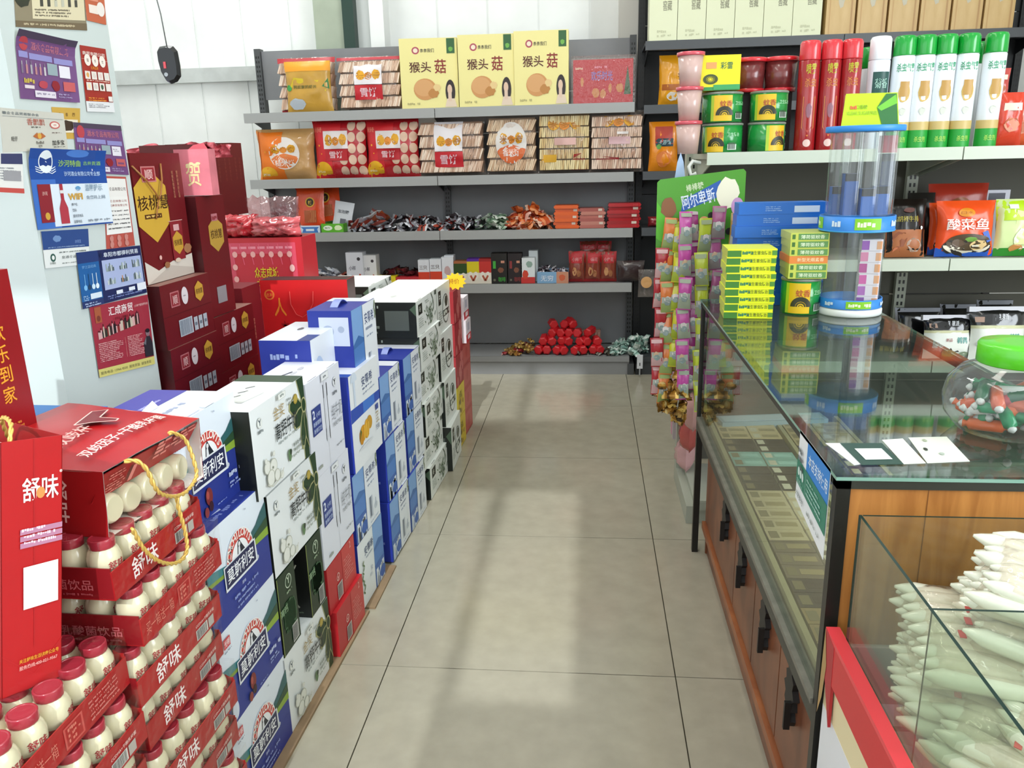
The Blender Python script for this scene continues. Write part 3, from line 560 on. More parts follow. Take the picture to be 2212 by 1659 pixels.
# blue and white Greek yogurt cartons
SKY='#6f9fd8'
def town(d,x0,x1,h):
    w=x1-x0; d.rect(x0,0,x1,h,P('#7fa8dc')); d.rect(x0,h*.35,x1,h*.62,P('#4f80c4')); d.poly([(x0,h*.62),(x0+w*.5,h*.7),(x1,h*.64),(x1,h*.6),(x0,h*.58)],P('#3f6fae')); d.rect(x0,0,x1,h*.35,P('#3a66b0'))
    for k in range(7):
        rn=random.Random(k); a=x0+w*rn.uniform(0,.75); d.rect(a,0,a+w*.22,h*rn.uniform(.1,.3),P('#dce4ee')); d.n-=d.step
    d.n+=d.step*2; d.disc(x0+w*.75,h*.12,w*.28,P('#2f5fb0'),h*.09)
def ax_front(d,w,h):
    town(d,0,w*.44,h); d.rect(w*.44,0,w,h,P('#e6ebf2'))
    d.text('安慕希',w*.5,h*.77,h*.13,P('#3f4f78'),w=w*.40); d.text('希腊风味酸奶',w*.52,h*.70,h*.035,P('#7080a0'),w=w*.3); d.micro(w*.55,h*.62,w*.26,1,.006,P('#9aa8c0'))
    d.rect(w*.56,h*.12,w*.70,h*.44,P('#b8c0cc')); d.rect(w*.58,h*.14,w*.64,h*.44,P('#6f7888')); d.disc(w*.83,h*.22,w*.07,P('#c8d0da'),h*.05); d.line(w*.83,h*.2,w*.83,h*.34,.003,P('#8a96a8')); d.micro(w*.56,h*.05,w*.35,1,.004,P('#9aa8c0'))
    d.pline([(w*.97,h*.98),(w*.93,h*.9),(w*.97,h*.84),(w*.94,h*.78)],.008,P('#7a8a68'))
def ax_leaf(d,w,h):
    d.rect(0,0,w*.6,h,P('#e9eef2')); town(d,w*.6,w,h); d.text('安慕希',w*.24,h*.72,h*.13,P('#4f6080'),w=w*.34); d.text('希腊风味酸奶',w*.28,h*.66,h*.03,P('#8090a8'),w=w*.26)
    for k in range(10): d.disc(w*(.13+.03*math.sin(k)),h*(.22+.05*k),w*.035,P('#5f7a52'),h*.016,rot=40 if k%2 else -40)
    d.text('安',w*.42,h*.4,h*.07,P('#8a98b0')); d.disc(w*.42,h*.34,w*.05,P('#ccd4de'),h*.02)
def ax_side(d,w,h): d.rect(w*.55,h*.6,w*.8,h*.72,P('#8f9fd8')); d.rect(w*.5,h*.3,w*.85,h*.34,P('#6f80c8'))
def ax_top(d,w,dp): d.rect(w*.72,0,w,dp,P('#dfe4f0'));
BG_='blue and white yogurt cartons with a seaside picture'
BLU={'all':P('#27389a')}
ax=carton('ax',.232,.17,.218,BLU,ax_front,ax_side,ax_top,handle=(.07,.15,.09))
axl=carton('axl',.245,.17,.222,BLU,ax_leaf,ax_side,ax_top)
row(axl,2.135,.010,'white carton with a green sprig and blue right side, lowest of its stack',BG_)
row(ax,2.140,.235,'blue seaside carton directly under the mango carton',BG_)
def mango_front(d,w,h):
    d.rect(0,0,w,h,P('#e8ecf0')); d.poly([(0,h*.52),(w,h*.52),(w,h*.62),(0,h*.66)],P('#2a4fb0')); d.poly([(w*.4,h*.52),(w*.8,h*.52),(w*.8,h*.628),(w*.4,h*.644)],P('#3f78d0'))
    d.text('安慕希',w*.4,h*.80,h*.1,P('#3f4f78'),w=w*.38); d.micro(w*.42,h*.76,w*.32,1,.006,P('#6a7898')); d.micro(w*.42,h*.71,w*.42,1,.005,P('#9aa8c0')); d.rect(w*.12,h*.66,w*.18,h*.92,P('#cfdcec')); d.disc(w*.15,h*.92,w*.1,P('#d4e0ee'),a0=0,a1=180)
    for a,b,rr,rv,c,ro in ((.33,.33,.1,.085,'#d99a20',10),(.46,.34,.09,.10,'#e2a82a',-8),(.57,.38,.09,.07,'#c8962a',-35),(.26,.30,.06,.08,'#c8881c',20)): d.disc(w*a,h*b,w*rr,P(c),h*rv,rot=ro)
    for a in (.36,.43,.5): d.line(w*a,h*.26,w*(a+.02),h*.4,.008,P('#eec050'))
    d.poly([(w*.2,h*.28),(w*.24,h*.4),(w*.27,h*.36)],P('#4f6a2a')); d.disc(w*.4,h*.19,w*.25,P('#d8dce0'),h*.02); d.rect(w*.8,h*.44,w*.9,h*.5,P('#3a4f9a')); d.micro(w*.8,h*.4,w*.12,4,.006,P('#b0a080'))
    d.text('芒果',w*.84,h*.22,h*.06,P('#8a94a8'),anchor='c')
def mango_top(d,w,dp): d.rect(w*.0,dp*.0,w*.12,dp,P('#2a4fa8')); d.blob(w*.5,dp*.6,.02,P('#4a4c54'),.008,4)
mg=carton('mango',.272,.17,.298,{'all':P('#e8ecf2'),'l':P('#27389a')},mango_front,ax_side,mango_top)
row(mg,2.165,.4545,'tall white carton with yellow mangoes and a diagonal blue band',None,off=.004)
row(ax,2.458,.008,'seaside carton on the floor, nearer of the two beside the mango stack',BG_,off=.006)
row(ax,2.470,.2275,'seaside carton in the middle of the nearer short seaside stack',BG_,off=.002)
row(ax,2.468,.447,'seaside carton on top of the nearer short seaside stack, handle up',BG_,off=-.003)
row(ax,2.700,.003,'seaside carton on the floor beside the dark green carton stack',BG_,off=.007)
row(ax,2.735,.2225,'seaside carton in the middle, beside the dark green carton stack',BG_,off=.001)
row(ax,2.745,.4415,'seaside carton on top, right beside the dark green carton stack',BG_)
# second row behind: two cartons peeking over
def axw_front(d,w,h):
    d.rect(0,0,w,h,P('#e4eaf2')); d.disc(w*.2,h*.35,w*.17,P('#b8ccea'),h*.4); d.text('安慕希',w*.42,h*.3,h*.2,P('#3f5a98'),w=w*.42); d.poly([(w*.84,h*.5),(w*.9,h*.75),(w*.96,h*.5)],P('#4f78c0')); d.rect(w*.83,h*.46,w*.97,h*.53,P('#4f78c0'))
def axw_side(d,w,h): d.micro(w*.15,h*.5,w*.4,7,.007,P('#7f90d8'),gap=1.9); d.micro(w*.2,h*.75,w*.5,1,.016,P('#9fb0e0'),gap=3)
def axw_top(d,w,dp): d.rect(w*.0,dp*.0,w*.3,dp*.25,P('#2a4488')); d.blob(w*.6,dp*.6,.022,P('#5a5c66'),.009,2)
axw=carton('axw',.262,.15,.22,{'all':P('#e4eaf2'),'l':P('#27389a')},axw_front,axw_side,axw_top)
axt=carton('axt',.225,.135,.28,BLU,ax_front,lambda d,w,h:(d.rect(w*.25,h*.62,w*.93,h*.93,P('#d0d8ea')),d.disc(w*.45,h*.78,.018,P('#a8b4cc')),d.disc(w*.75,h*.8,.01,P('#a8b4cc'))),ax_top,handle=(.05,.14,.07))
put(axw,'milk_carton','white topped carton with a blue end, in the second row behind the pure milk','carton',BG_,(-.768,2.10,.655),RA)
put(axt,'milk_carton','tall blue carton with a lilac handle, standing behind the mango carton','carton',BG_,(-.700,2.275,.645),RA)
for z_,xx,yy,lab in ((.435,-.775,2.10,'blue ended carton hidden under the white topped one in the second row'),(.425,-.87,2.32,'hidden seaside carton under the tall blue one behind the mango carton')): pass

# white and dark green herb cartons
def h1_front(d,w,h):
    d.rect(w*.1,h*.58,w*.28,h*.88,P('#20281f')); d.text('谷',w*.14,h*.66,h*.16,P('#dfe4dc')); d.micro(w*.42,h*.84,w*.28,2,.005,P('#9aa49a')); d.micro(w*.1,h*.46,w*.24,5,.005,P('#b0b8b0'))
    rn=random.Random(3)
    for k in range(46):
        x=w*rn.gauss(.63,.10); y=h*rn.uniform(.08,.62); d.line(x,y,x+w*rn.uniform(-.07,.07),y+h*rn.uniform(.05,.16),.005,P(rn.choice(['#4f6a4a','#6f8a66','#3a5238','#8fa086']))); d.n-=d.step
    d.n+=d.step*2; d.pline([(w*.72,h*.98),(w*.8,h*.8),(w*.84,h*.6),(w*.8,h*.45)],.006,P('#5a6658')); d.rect(w*.9,h*.85,w*.98,h*.98,P('#4a544a'))
def h_side(d,w,h): d.rect(0,0,w,h,P('#141a14')); d.rect(w*.5,h*.2,w*.88,h*.76,P('#59605a')); d.micro(w*.13,h*.8,w*.26,1,.014,P('#a8b0a4'),gap=3); d.micro(w*.13,h*.55,w*.3,4,.010,P('#7a8478'),gap=2); d.poly([(w*.9,h*.8),(w,h*.6),(w,h*.95)],P('#4f6450'))
HG='white faced cartons with dark ends and a herb picture'
h1=carton('h1',.335,.25,.137,{'all':P('#e6eae6'),'l':P('#141a14')},h1_front,h_side,lambda d,w,dp:(d.blob(w*.4,dp*.5,.03,P('#c8ccc8'),.012,5),d.line(w*.15,.004,w*.3,.004,.003,P('#8a8f8a'))))
names6=['lowest herb picture carton, on the floor','second lowest herb picture carton of the narrow stack','third herb picture carton from the floor','herb picture carton below the two top ones','second herb picture carton from the top','topmost herb picture carton with its dark end in view']
for k in range(6): row(h1,2.965+(.03,.0,.02,-.005,.012,.0)[k],.003+.1375*k,names6[k],HG,off=(.012,.0,.008,-.004,.004,.0)[k],da=(0,0,1,0,-1,0)[k])
def h2_front(d,w,h):
    d.rect(w*.12,h*.6,w*.3,h*.9,P('#20281f')); d.text('牛',w*.15,h*.68,h*.15,P('#dfe4dc')); d.micro(w*.1,h*.44,w*.26,6,.006,P('#a8b0a8')); d.disc(w*.62,h*.45,w*.24,P('#55605a'),h*.32); d.disc(w*.62,h*.45,w*.215,P('#e4e8e4'),h*.29)
    d.blob(w*.66,h*.6,w*.12,P('#3c4a3c'),h*.14,4); d.rect(w*.4,h*.3,w*.86,h*.44,P('#2c382e')); d.micro(w*.43,h*.32,w*.38,1,h*.1,P('#dfe6dc'))
h2=carton('h2',.262,.24,.204,{'all':P('#e2e7e3'),'l':P('#141a14')},h2_front,h_side)
for k,lab in enumerate(('lowest round emblem carton, leaning at the floor','second round emblem carton from the floor','third round emblem carton from the floor','topmost round emblem carton behind the herb stack')):
    row(h2,3.312+.006*k,.003+.205*k,lab,'white cartons with a round dark emblem',off=(.035,.012,.0,-.006)[k],da=(3,1,0,0)[k])
# far red and yellow cartons
def far_red(d,w,h):
    rn=random.Random(2)
    for k in range(9): d.disc(w*rn.uniform(.1,.9),h*rn.uniform(.1,.9),.016,P('#c86a66'),.024); d.n-=d.step
def far_yel(d,w,h):
    rn=random.Random(4); d.text('小洋人',w*.25,h*.55,h*.26,P('#5a4a1c'),w=w*.4)
    for k in range(8): d.blob(w*rn.uniform(.15,.85),h*rn.uniform(.1,.5),.014,P(rn.choice(['#a8842a','#e6d068','#7a6a2a'])),seed=k)
fr=carton('farred',.165,.12,.15,{'all':P('#a02a30')},far_red); fy=carton('faryel',.165,.12,.15,{'all':P('#d9bd2c'),'l':P('#e6d21c')},far_yel)
for k in range(5): row(fy if k<2 else fr,3.585,.003+.153*k,['lower yellow carton beyond the emblem stack','upper yellow carton beyond the emblem stack','red carton resting on the yellow ones','red carton fourth from the floor beyond the emblem stack','topmost red carton under the yellow price burst'][k],'far red and yellow drink cartons',off=.01,name='drink_carton')
fr2=carton('farred2',.2,.14,.117,{'all':P('#b5433f'),'t':P('#c86a62')},lambda d,w,h:(d.rect(w*.06,h*.1,w*.94,h*.9,P('#c25a54')),d.blob(w*.5,h*.5,.03,P('#b84842'),.03,3)))
for k in range(4): row(fr2,3.78,.003+.118*k,['floor level dull red carton at the far end of the row','second dull red carton at the far end of the row','third dull red carton at the far end of the row','topmost dull red carton at the far end of the row'][k],'dull red cartons at the far end',name='drink_carton')
fr3=carton('farwhite',.12,.05,.11,{'all':P('#e8dfe4'),'f':P('#e4dbe2')},lambda d,w,h:(d.rect(0,0,w,h*.35,P('#c8303a')),d.rect(w*.3,h*.5,w*.7,h*.85,P('#b8b4c4')),d.rect(w*.3,h*.1,w*.8,h*.3,P('#e8d8dc'))))
row(fr3,3.80,.477,'small white and red box lower at the far end of the row','small white and red boxes',off=.02,name='snack_box',cat='box'); row(fr3,3.81,.588,'upper small white and red box at the far end of the row','small white and red boxes',off=.01,name='snack_box',cat='box')
q=MB(); q.box(0,.3,0,.2,0,.70,P('#141a14')); tag(q.build('stacked_carton',None,(-.945,3.30,.002),RA),'dark carton pile in the second row behind the herb cartons','carton')
put(h1,'milk_carton','herb carton with a white left edge in the second row, level with the stack tops','carton',HG,(-.925,3.28,.703),RA)
# yellow price burst
q=MB(); pts=[]
for k in range(24):
    r_=.048 if k%2 else .036; pts.append((r_*1.1*math.cos(2*math.pi*k/24),r_*.85*math.sin(2*math.pi*k/24)))
q.prism(pts,.002,P('#f0c01c')); b_=q.build('price_burst',None,(-.610,3.60,.812)); tag(b_,'yellow starburst price card above the far red cartons','sign')
dm=MB(); d=D(dm,front_fn()); d.text('特价',-.03,-.012,.024,P('#a86a10')); dm.build('printed_design',b_)
# cardboard sheet under the row
q=MB(); CB=M('#8f775b',.85,var=.15,vs=12)
q.add([(rowx(1.15)-.2,1.15,.0005),(rowx(1.15)+.028,1.15,.0005),(rowx(2.15)+.018,2.15,.0005),(rowx(2.15)-.2,2.15,.0005),(rowx(1.15)-.2,1.15,.009),(rowx(1.15)+.028,1.15,.009),(rowx(2.15)+.018,2.15,.009),(rowx(2.15)-.2,2.15,.009)],[(0,3,2,1),(4,5,6,7),(0,1,5,4),(1,2,6,5),(2,3,7,6),(3,0,4,7)],CB)
tag(q.build('cardboard_sheet'),'brown cardboard sheet under the near milk cartons','cardboard','cardboard sheets on the floor')
q=MB(); q.add([(rowx(2.17)-.2,2.17,.0005),(rowx(2.17)+.03,2.17,.0005),(rowx(2.42)+.022,2.44,.0005),(rowx(2.42)-.2,2.44,.0005),(rowx(2.17)-.2,2.17,.007),(rowx(2.17)+.03,2.17,.007),(rowx(2.42)+.022,2.44,.007),(rowx(2.42)-.2,2.44,.007)],[(0,3,2,1),(4,5,6,7),(0,1,5,4),(1,2,6,5),(2,3,7,6),(3,0,4,7)],CB)
tag(q.build('cardboard_sheet'),'shorter brown cardboard sheet under the sprig carton','cardboard','cardboard sheets on the floor')
# ---------------------------------------------------------------- trays of small yogurt drink bottles
CREAM=M('#d6cfae',.22,coat=.4); CAPR=M('#a02c3a',.25,coat=.4); REDT='#a8181c'
bm=MB(); prof=[(.020,0),(.0245,.005),(.0255,.018),(.0245,.034),(.0256,.047),(.0256,.058),(.0220,.069),(.0170,.076)]
LBL=P('#b8242c'); bm.lathe(prof,CREAM,16,mats=[LBL,LBL,LBL,CREAM,CREAM,CREAM,CREAM],cap1=False)
bottle_me=bm.mesh('bottle')
bm=MB(); bm.lathe(prof,CREAM,16,cap1=False); plain_me=bm.mesh('bottle')
cm_=MB(); cm_.lathe([(.0190,.074),(.0196,.076),(.0196,.088),(.0188,.0895),(.0165,.0895),(.016,.0885)],CAPR,18); cap_me=cm_.mesh('bottle_cap')
bl=MB(); dd=D(bl,lambda u,v,n: Vector(((.0257+n)*math.sin(u/.0257),-(.0257+n)*math.cos(u/.0257),v)),cell=.008)
dd.text('舒味',-.014,.042,.014,P('#9c2430'),w=.028,bold=.02); dd.rect(-.035,.026,.035,.0285,P('#e2b23a')); dd.rect(-.0,.020,.035,.0262,P('#2d5a36')); dd.rect(.0,.014,.035,.0205,P('#24336e'))
blabel_me=bl.mesh('bottle_label')
TL,TW=.272,.214      # along the aisle, into the stack
def tray_meshes(kind):
    q=MB(); RC=P(REDT); t=.002; th=.048; RS=P('#8a141c')
    q.box(0,TL,0,TW,0,t,RC); q.box(0,TL,0,t,t,th,RC); q.box(0,TL,TW-t,TW,t,th,RC); q.box(0,t,t,TW-t,t,th+.006,RS); q.box(TL-t,TL,t,TW-t,t,th+.006,RC)
    q.add([(TL,0,th),(TL,.02,th+.012),(TL,.0,t),(TL,.02,t),(TL-.03,0,th)],[(0,1,3,2)],RC)
    m=MB(); d=D(m,front_fn())
    if kind==0:
        d.text('舒味',.050,.007,.036,P('#f8ece8'),w=.074,bold=.03); d.text('®',.118,.034,.004,P('#f4e4e0')); d.barcode(.180,.006,.036,.018,P('#5a5a5a'),P('#d8d4cc')); d.rect(.221,.006,.240,.025,P('#b4aca4')); d.text('CCDHA+干酪乳杆菌',.178,.030,.0065,P('#f0c8c0'),w=.066)
    else:
        d.text('买一箱送一箱',.012,.012,.022,P('#d87868'),w=.085,bold=0); d.rect(.112,.006,.155,.040,P('#c8504a')); d.rect(.116,.009,.151,.037,P(REDT)); d.micro(.12,.03,.028,3,.005,P('#d87868'))
        for r_ in range(5): d.micro(.170,.037-.0068*r_,.07,1,.003,P('#dc8078'),seed=r_)
    d=D(m,left_fn(TW)); d.text('乳酸菌饮品',.075,.016,.018,P('#cf6a70'),w=.105); d.micro(.08,.007,.1,1,.004,P('#c25a62'))
    return q.mesh('tray'),m.mesh('printed_design')
TR=[tray_meshes(0),tray_meshes(1)]
fm_=MB(); e=.0025
fm_.box(-e,TL+e,-e,TW+e,.001,.0955,SHRINK); film_me=fm_.mesh('shrink_film')
def drink_pack(loc,rot,label,kind=0,top=False,rows=2,cols=2,film=True,group='shrink wrapped trays of small yogurt drink bottles'):
    o=empty('drink_pack',loc,rot); tag(o,label,'drink pack',group)
    ob('tray',TR[kind][0],o); ob('printed_design',TR[kind][1],o)
    rn=random.Random(label)
    for j in range(4):
        for i in range(5):
            if not top and j>=rows and i>=cols: continue
            b=ob('bottle',bottle_me,o,(.030+.053*i,.029+.052*j,.0025),R(rn.uniform(-25,25)))
            ob('bottle_cap',cap_me,b)
            if j==0 or top: ob('bottle_label',blabel_me,b)
    if film: ob('shrink_film',film_me,o)
    return o
DX=-.718; PH=.0972
ln=['on the floor board','second from the floor','third from the floor','fourth from the floor','fourth from the top','third from the top','second from the top','topmost under the lying bag']
for k in range(8):
    drink_pack((DX+(.0,.012,.004,.012,-.004,.006,.012,-.004)[k], 1.040+(.0,-.004,.008,-.002,.012,-.006,.018,-.008)[k], .028+PH*k),R(90-1.5+(.8,-1,.5,-.6,1,-.5,.6,0)[k]),'tray of small cream drink bottles in the taller pack stack, '+ln[k],kind=(1,0,0,0,0,0,1,0)[k],top=k>=6)
q=MB(); q.box(0,.28,0,.44,0,.027,M('#8f775b',.8)); tag(q.build('wooden_board',None,(DX,1.03,.0),R(90)),'flat brown board under the taller pack stack','board')
ln2=['on its board','second from the floor','third from the floor','third from the top','second from the top','topmost']
for k in range(6):
    drink_pack((DX-.004+(.004,-.008,.006,0,.010,-.002)[k], .762+(.0,.008,.004,.006,-.004,.0)[k], .075+PH*k),R(90+(0,1,-.7,.5,-1,0)[k]),'tray of small cream drink bottles in the lower front pack stack, '+ln2[k],kind=(0,1,0,1,0,1)[k],top=k==5)
q=MB(); q.box(0,.275,0,.44,0,.074,M('#8f775b',.8)); tag(q.build('wooden_board',None,(DX-.004,.762,.0),R(90)),'thick brown board under the lower front pack stack','board')
# a third pack column behind the front one, its bottle tops show under the bag
for k in (4,5):
    drink_pack((DX-.222, .764, .075+PH*k),R(90.5),'tray of small cream bottles in the back left pack stack, '+('topmost' if k==5 else 'second from the top'),kind=1,top=k==5,film=k==5)
for k in range(4): 
    drink_pack((DX-.222,.764,.075+PH*k),R(90),'tray of small cream bottles low in the back left pack stack',kind=1,rows=1,cols=0,film=False,group='hidden lower trays of the back left stack')

# ---------------------------------------------------------------- red paper gift bags of the yogurt drink
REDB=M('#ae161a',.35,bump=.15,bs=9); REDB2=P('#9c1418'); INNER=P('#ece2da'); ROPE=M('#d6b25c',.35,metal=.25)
def rope(mb, pts, r_=.0028):
    pts=[Vector(p) for p in pts]; fine=[]
    n=len(pts)
    for i in range(n-1):
        p0=pts[max(i-1,0)];p1=pts[i];p2=pts[i+1];p3=pts[min(i+2,n-1)]
        for k in range(8):
            t=k/8; fine.append(.5*((2*p1)+(-p0+p2)*t+(2*p0-5*p1+4*p2-p3)*t*t+(-p0+3*p1-3*p2+p3)*t**3))
    fine.append(pts[-1])
    for ph in (0,math.pi):
        out=[]; L=0
        for i,p in enumerate(fine):
            if i: L+=(p-fine[i-1]).length
            t=(fine[min(i+1,len(fine)-1)]-fine[max(i-1,0)]).normalized(); a=t.cross(Vector((.3,.2,.93))).normalized(); b=t.cross(a)
            an=L/.0045+ph; out.append(p+(a*math.cos(an)+b*math.sin(an))*r_*.55)
        mb.tube(out,r_*.72,ROPE,6)
# standing bag: narrow gusset side faces the aisle; front-bottom corner (towards us) and far corner
_a=AZ(4,1511,.657); _b=AZ(131,1440,.657); p0=_a; bw=(_b-_a).length; bd,bh=.24,.355
RB=math.atan2((_b-_a).y,(_b-_a).x)
o=empty('gift_bag',p0,(0,R(10.5),RB)); tag(o,'upright red paper gift bag with white name, standing on bottle tops at far left','gift bag')
def taper(x,y,z): 
    k=z/bh; return (x+(.0)*k, y+.0*k, z)
q=MB(); t=.001
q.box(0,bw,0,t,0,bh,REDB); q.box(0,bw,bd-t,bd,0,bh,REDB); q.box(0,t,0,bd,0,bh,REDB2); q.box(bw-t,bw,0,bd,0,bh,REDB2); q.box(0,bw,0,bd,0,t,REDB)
q.box(t,bw-t,t,.0018,bh-.05,bh-.0005,INNER); q.box(t,bw-t,bd-.0025,bd-t,bh-.05,bh-.0005,INNER); q.box(t,.002,t,bd-t,bh-.05,bh,INNER)
q.build('bag_body',o)
m_=MB(); d=D(m_,front_fn()); d.line(bw*.52,0.06,bw*.52,bh,.0009,P('#a81c20')); d.line(0,.06,bw*.52,.02,.0008,P('#b82024')); d.line(bw,.06,bw*.52,.02,.0008,P('#b82024'))
d.text('舒味',.027,.268,.034,P('#f4ece6'),w=.05,bold=.03); d.disc(.052,.279,.006,P('#e08a4a'),.008); d.text('®',.078,.303,.004,P('#f4ece6'))
for r_ in range(3): d.rect(.024,.205+.0095*r_,.082,.2125+.0095*r_,P('#b07a94')); d.n-=d.step
d.n+=d.step; d.micro(.026,.228,.05,3,.004,P('#e8c8d8'),gap=2.3)
d.rect(.028,.118,.076,.178,P('#eeeae6'))
d.text('关注舒味生活健康公众号',.022,.042,.006,P('#d8a02a'),w=.055); d.text('服务热线:400-021-9567',.022,.032,.006,P('#e8a8a0'),w=.053)
m_.build('printed_design',o)
q=MB(); rope(q,[(.02,.02,bh-.03),(.022,.018,bh+.0),(.03,.03,bh+.016),(.04,.06,bh+.02),(.05,.09,bh+.012),(.07,.11,bh-.02)]); q.build('rope_handle',o)
# lying bag: mouth towards the aisle
c=[AX(222,1020,-.738),AX(430,903,-.728),AX(440,1030,-.728),AX(235,1165,-.738)]
bk=[Vector((-1.07,1.12,.900)),Vector((-1.05,1.46,.892)),Vector((-1.05,1.45,.81)),Vector((-1.07,1.11,.808))]
o=empty('gift_bag',(0,0,0)); tag(o,'red paper gift bag lying on its side with its mouth open over the bottle trays','gift bag')
org=(c[3]+c[2])/2; o.location=org; c=[p-org for p in c]; bk=[p-org for p in bk]
def sheet(mb,A,B,C_,D_,m,m_in=None,bul=0.0,nrm=None,th=.0012,n=10):
    A,B,C_,D_=map(Vector,(A,B,C_,D_)); N=(B-A).cross(D_-A).normalized()
    def f(i,j,o_):
        u=i/n;v=j/n; p=(A*(1-u)+B*u)*(1-v)+(D_*(1-u)+C_*u)*v
        return p+N*(bul*math.sin(math.pi*u)*math.sin(math.pi*v)+.0025*noise.noise(p*14)+o_)
    vs=[f(i,j,0) for j in range(n+1) for i in range(n+1)]; fs=[(j*(n+1)+i,j*(n+1)+i+1,(j+1)*(n+1)+i+1,(j+1)*(n+1)+i) for j in range(n) for i in range(n)]
    mb.add(vs,fs,m,True); mb.add([f(i,j,-th) for j in range(n+1) for i in range(n+1)],[tuple(reversed(x)) for x in fs],m_in or m,True)
    return f
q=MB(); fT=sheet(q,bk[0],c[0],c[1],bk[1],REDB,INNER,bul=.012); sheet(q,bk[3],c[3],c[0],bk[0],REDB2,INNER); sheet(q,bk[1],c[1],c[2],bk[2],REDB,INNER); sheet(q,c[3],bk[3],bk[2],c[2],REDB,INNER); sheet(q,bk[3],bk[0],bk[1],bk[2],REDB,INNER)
q.build('bag_body',o)
def bil(a,b,c_,d_): return lambda u,v,n: (a*(1-u)+b*u)*(1-v)+(d_*(1-u)+c_*u)*v
TN=(c[0]-bk[0]).cross(bk[1]-bk[0]).normalized()
ftop=lambda u,v,n: (lambda U,V:(bk[0]*(1-U)+c[0]*U)*(1-V)+(bk[1]*(1-U)+c[1]*U)*V+TN*(.0165*math.sin(math.pi*U)*math.sin(math.pi*V)+.0045+n))(min(max(u,0),1),min(max(v,0),1))
m_=MB(); d=D(m_,lambda u,v,n: ftop(v,u,n) ) # u along the aisle, v towards the mouth
d2=D(m_,lambda u,v,n: ftop(1-v/.33,u/.33,n),cell=.05)
d2.text('菌双歧杆',.03,.115,.034,P('#d8a8a0'),w=.13); 
d2.poly([(.155,.16),(.255,.20),(.285,.185),(.215,.15),(.225,.115),(.21,.11),(.18,.14)],P('#7a1a20')); d2.pline([(.155,.16),(.255,.20),(.285,.185),(.215,.15),(.225,.115),(.21,.11),(.18,.14),(.155,.16)],.003,P('#eac8be'))
d2.text('双歧因子+干酪乳杆菌',.04,.050,.026,P('#f0dcd4'),w=.25); d2.text('舒味',.02,.17,.02,P('#dca8a0'))
m_.build('printed_design',o)
m_=MB(); nf=(c[3]-bk[3]).cross(bk[0]-bk[3]).normalized()
e1=(c[3]-bk[3]); d=D(m_,lambda u,v,n: bk[3]+e1*u+(bk[0]-bk[3])*v+((c[0]-c[3])-(bk[0]-bk[3]))*u*v+nf*(n+.0035))
for i,ch in enumerate('舒味'): 
    vs,fs,tw,th_=glyphs(ch,.03); d.up(); s_=.16
    m_.add([d.fn(.71+(y/th_)*.10, .86-(i*.36)-(x/tw)*.33, d.n) for x,y in vs],fs,P('#ecc8c0'))
m_.build('printed_name',o)
# bottles, a folded white liner and black cord ends inside the open mouth
a=c[0]*.52+c[3]*.48; b=c[1]*.52+c[2]*.48
q=MB(); sheet(q,c[0]+Vector((-.003,.004,-.006)),c[1]+Vector((-.003,-.004,-.006)),b+Vector((-.030,0,.002)),a+Vector((-.025,0,.0)),REDB,REDB2,n=8); f_=q.build('folded_flap',o)
m_=MB(); A0=c[0]+Vector((-.003,.004,-.006));B0=c[1]+Vector((-.003,-.004,-.006));C0=b+Vector((-.030,0,.002));D0=a+Vector((-.025,0,.0)); NN=(B0-A0).cross(D0-A0).normalized()
for sg in (1,):
    d=D(m_,lambda u,v,n:(A0*(1-u)+B0*u)*(1-v)+(D0*(1-u)+C0*u)*v-NN*(n+.004)); 
    for k in range(7): d.micro(.06,.12+.11*k,.16,1,.045,P('#dd8278'),seed=k)
    d.micro(.5,.35,.42,4,.12,P('#dd8278'),gap=1.4,seed=9); d.rect(.28,.2,.32,.8,P('#dd8278'))
m_.build('printed_design',f_)
q=MB()
for (u,v,dz) in ((300,1118,.0),(376,1052,.0)):
    p=AX(u,v,-.742)-org; q.tube([p+Vector((0,-.012,-.002)),p+Vector((.003,.0,.003)),p+Vector((0,.014,.0))],.0035,P('#17171a'),6)
q.build('cord_stopper',o)
q=MB(); X_=-.715
rope(q,[AX(u,v,X_+dx)-org for u,v,dx in ((268,997,-.01),(292,995,.004),(312,1008,.014),(325,1030,.018),(333,1050,.02),(350,1068,.02),(380,1072,.018),(405,1060,.018),(424,1030,.012),(420,1000,.008),(408,965,.0),(395,945,-.006),(372,935,-.012),(364,938,-.016))],.0032); q.build('rope_handle',o)
q=MB(); rope(q,[AX(u,v,-.698)-org for u,v in ((285,1142),(295,1160),(310,1185),(335,1208),(365,1218),(392,1210),(404,1185),(400,1150),(392,1120),(384,1090),(382,1070))],.0032); q.build('rope_handle',o)
# a few bottles lying in the mouth of the bag
for k in range(5):
    p=c[3]*(1-(k+.85)/5.7)+c[2]*((k+.85)/5.7)+Vector((-.012,0,.034)); bb=ob('bottle',plain_me,o,p,(0,R(-90),R(3*k-6))); ob('bottle_cap',cap_me,bb)

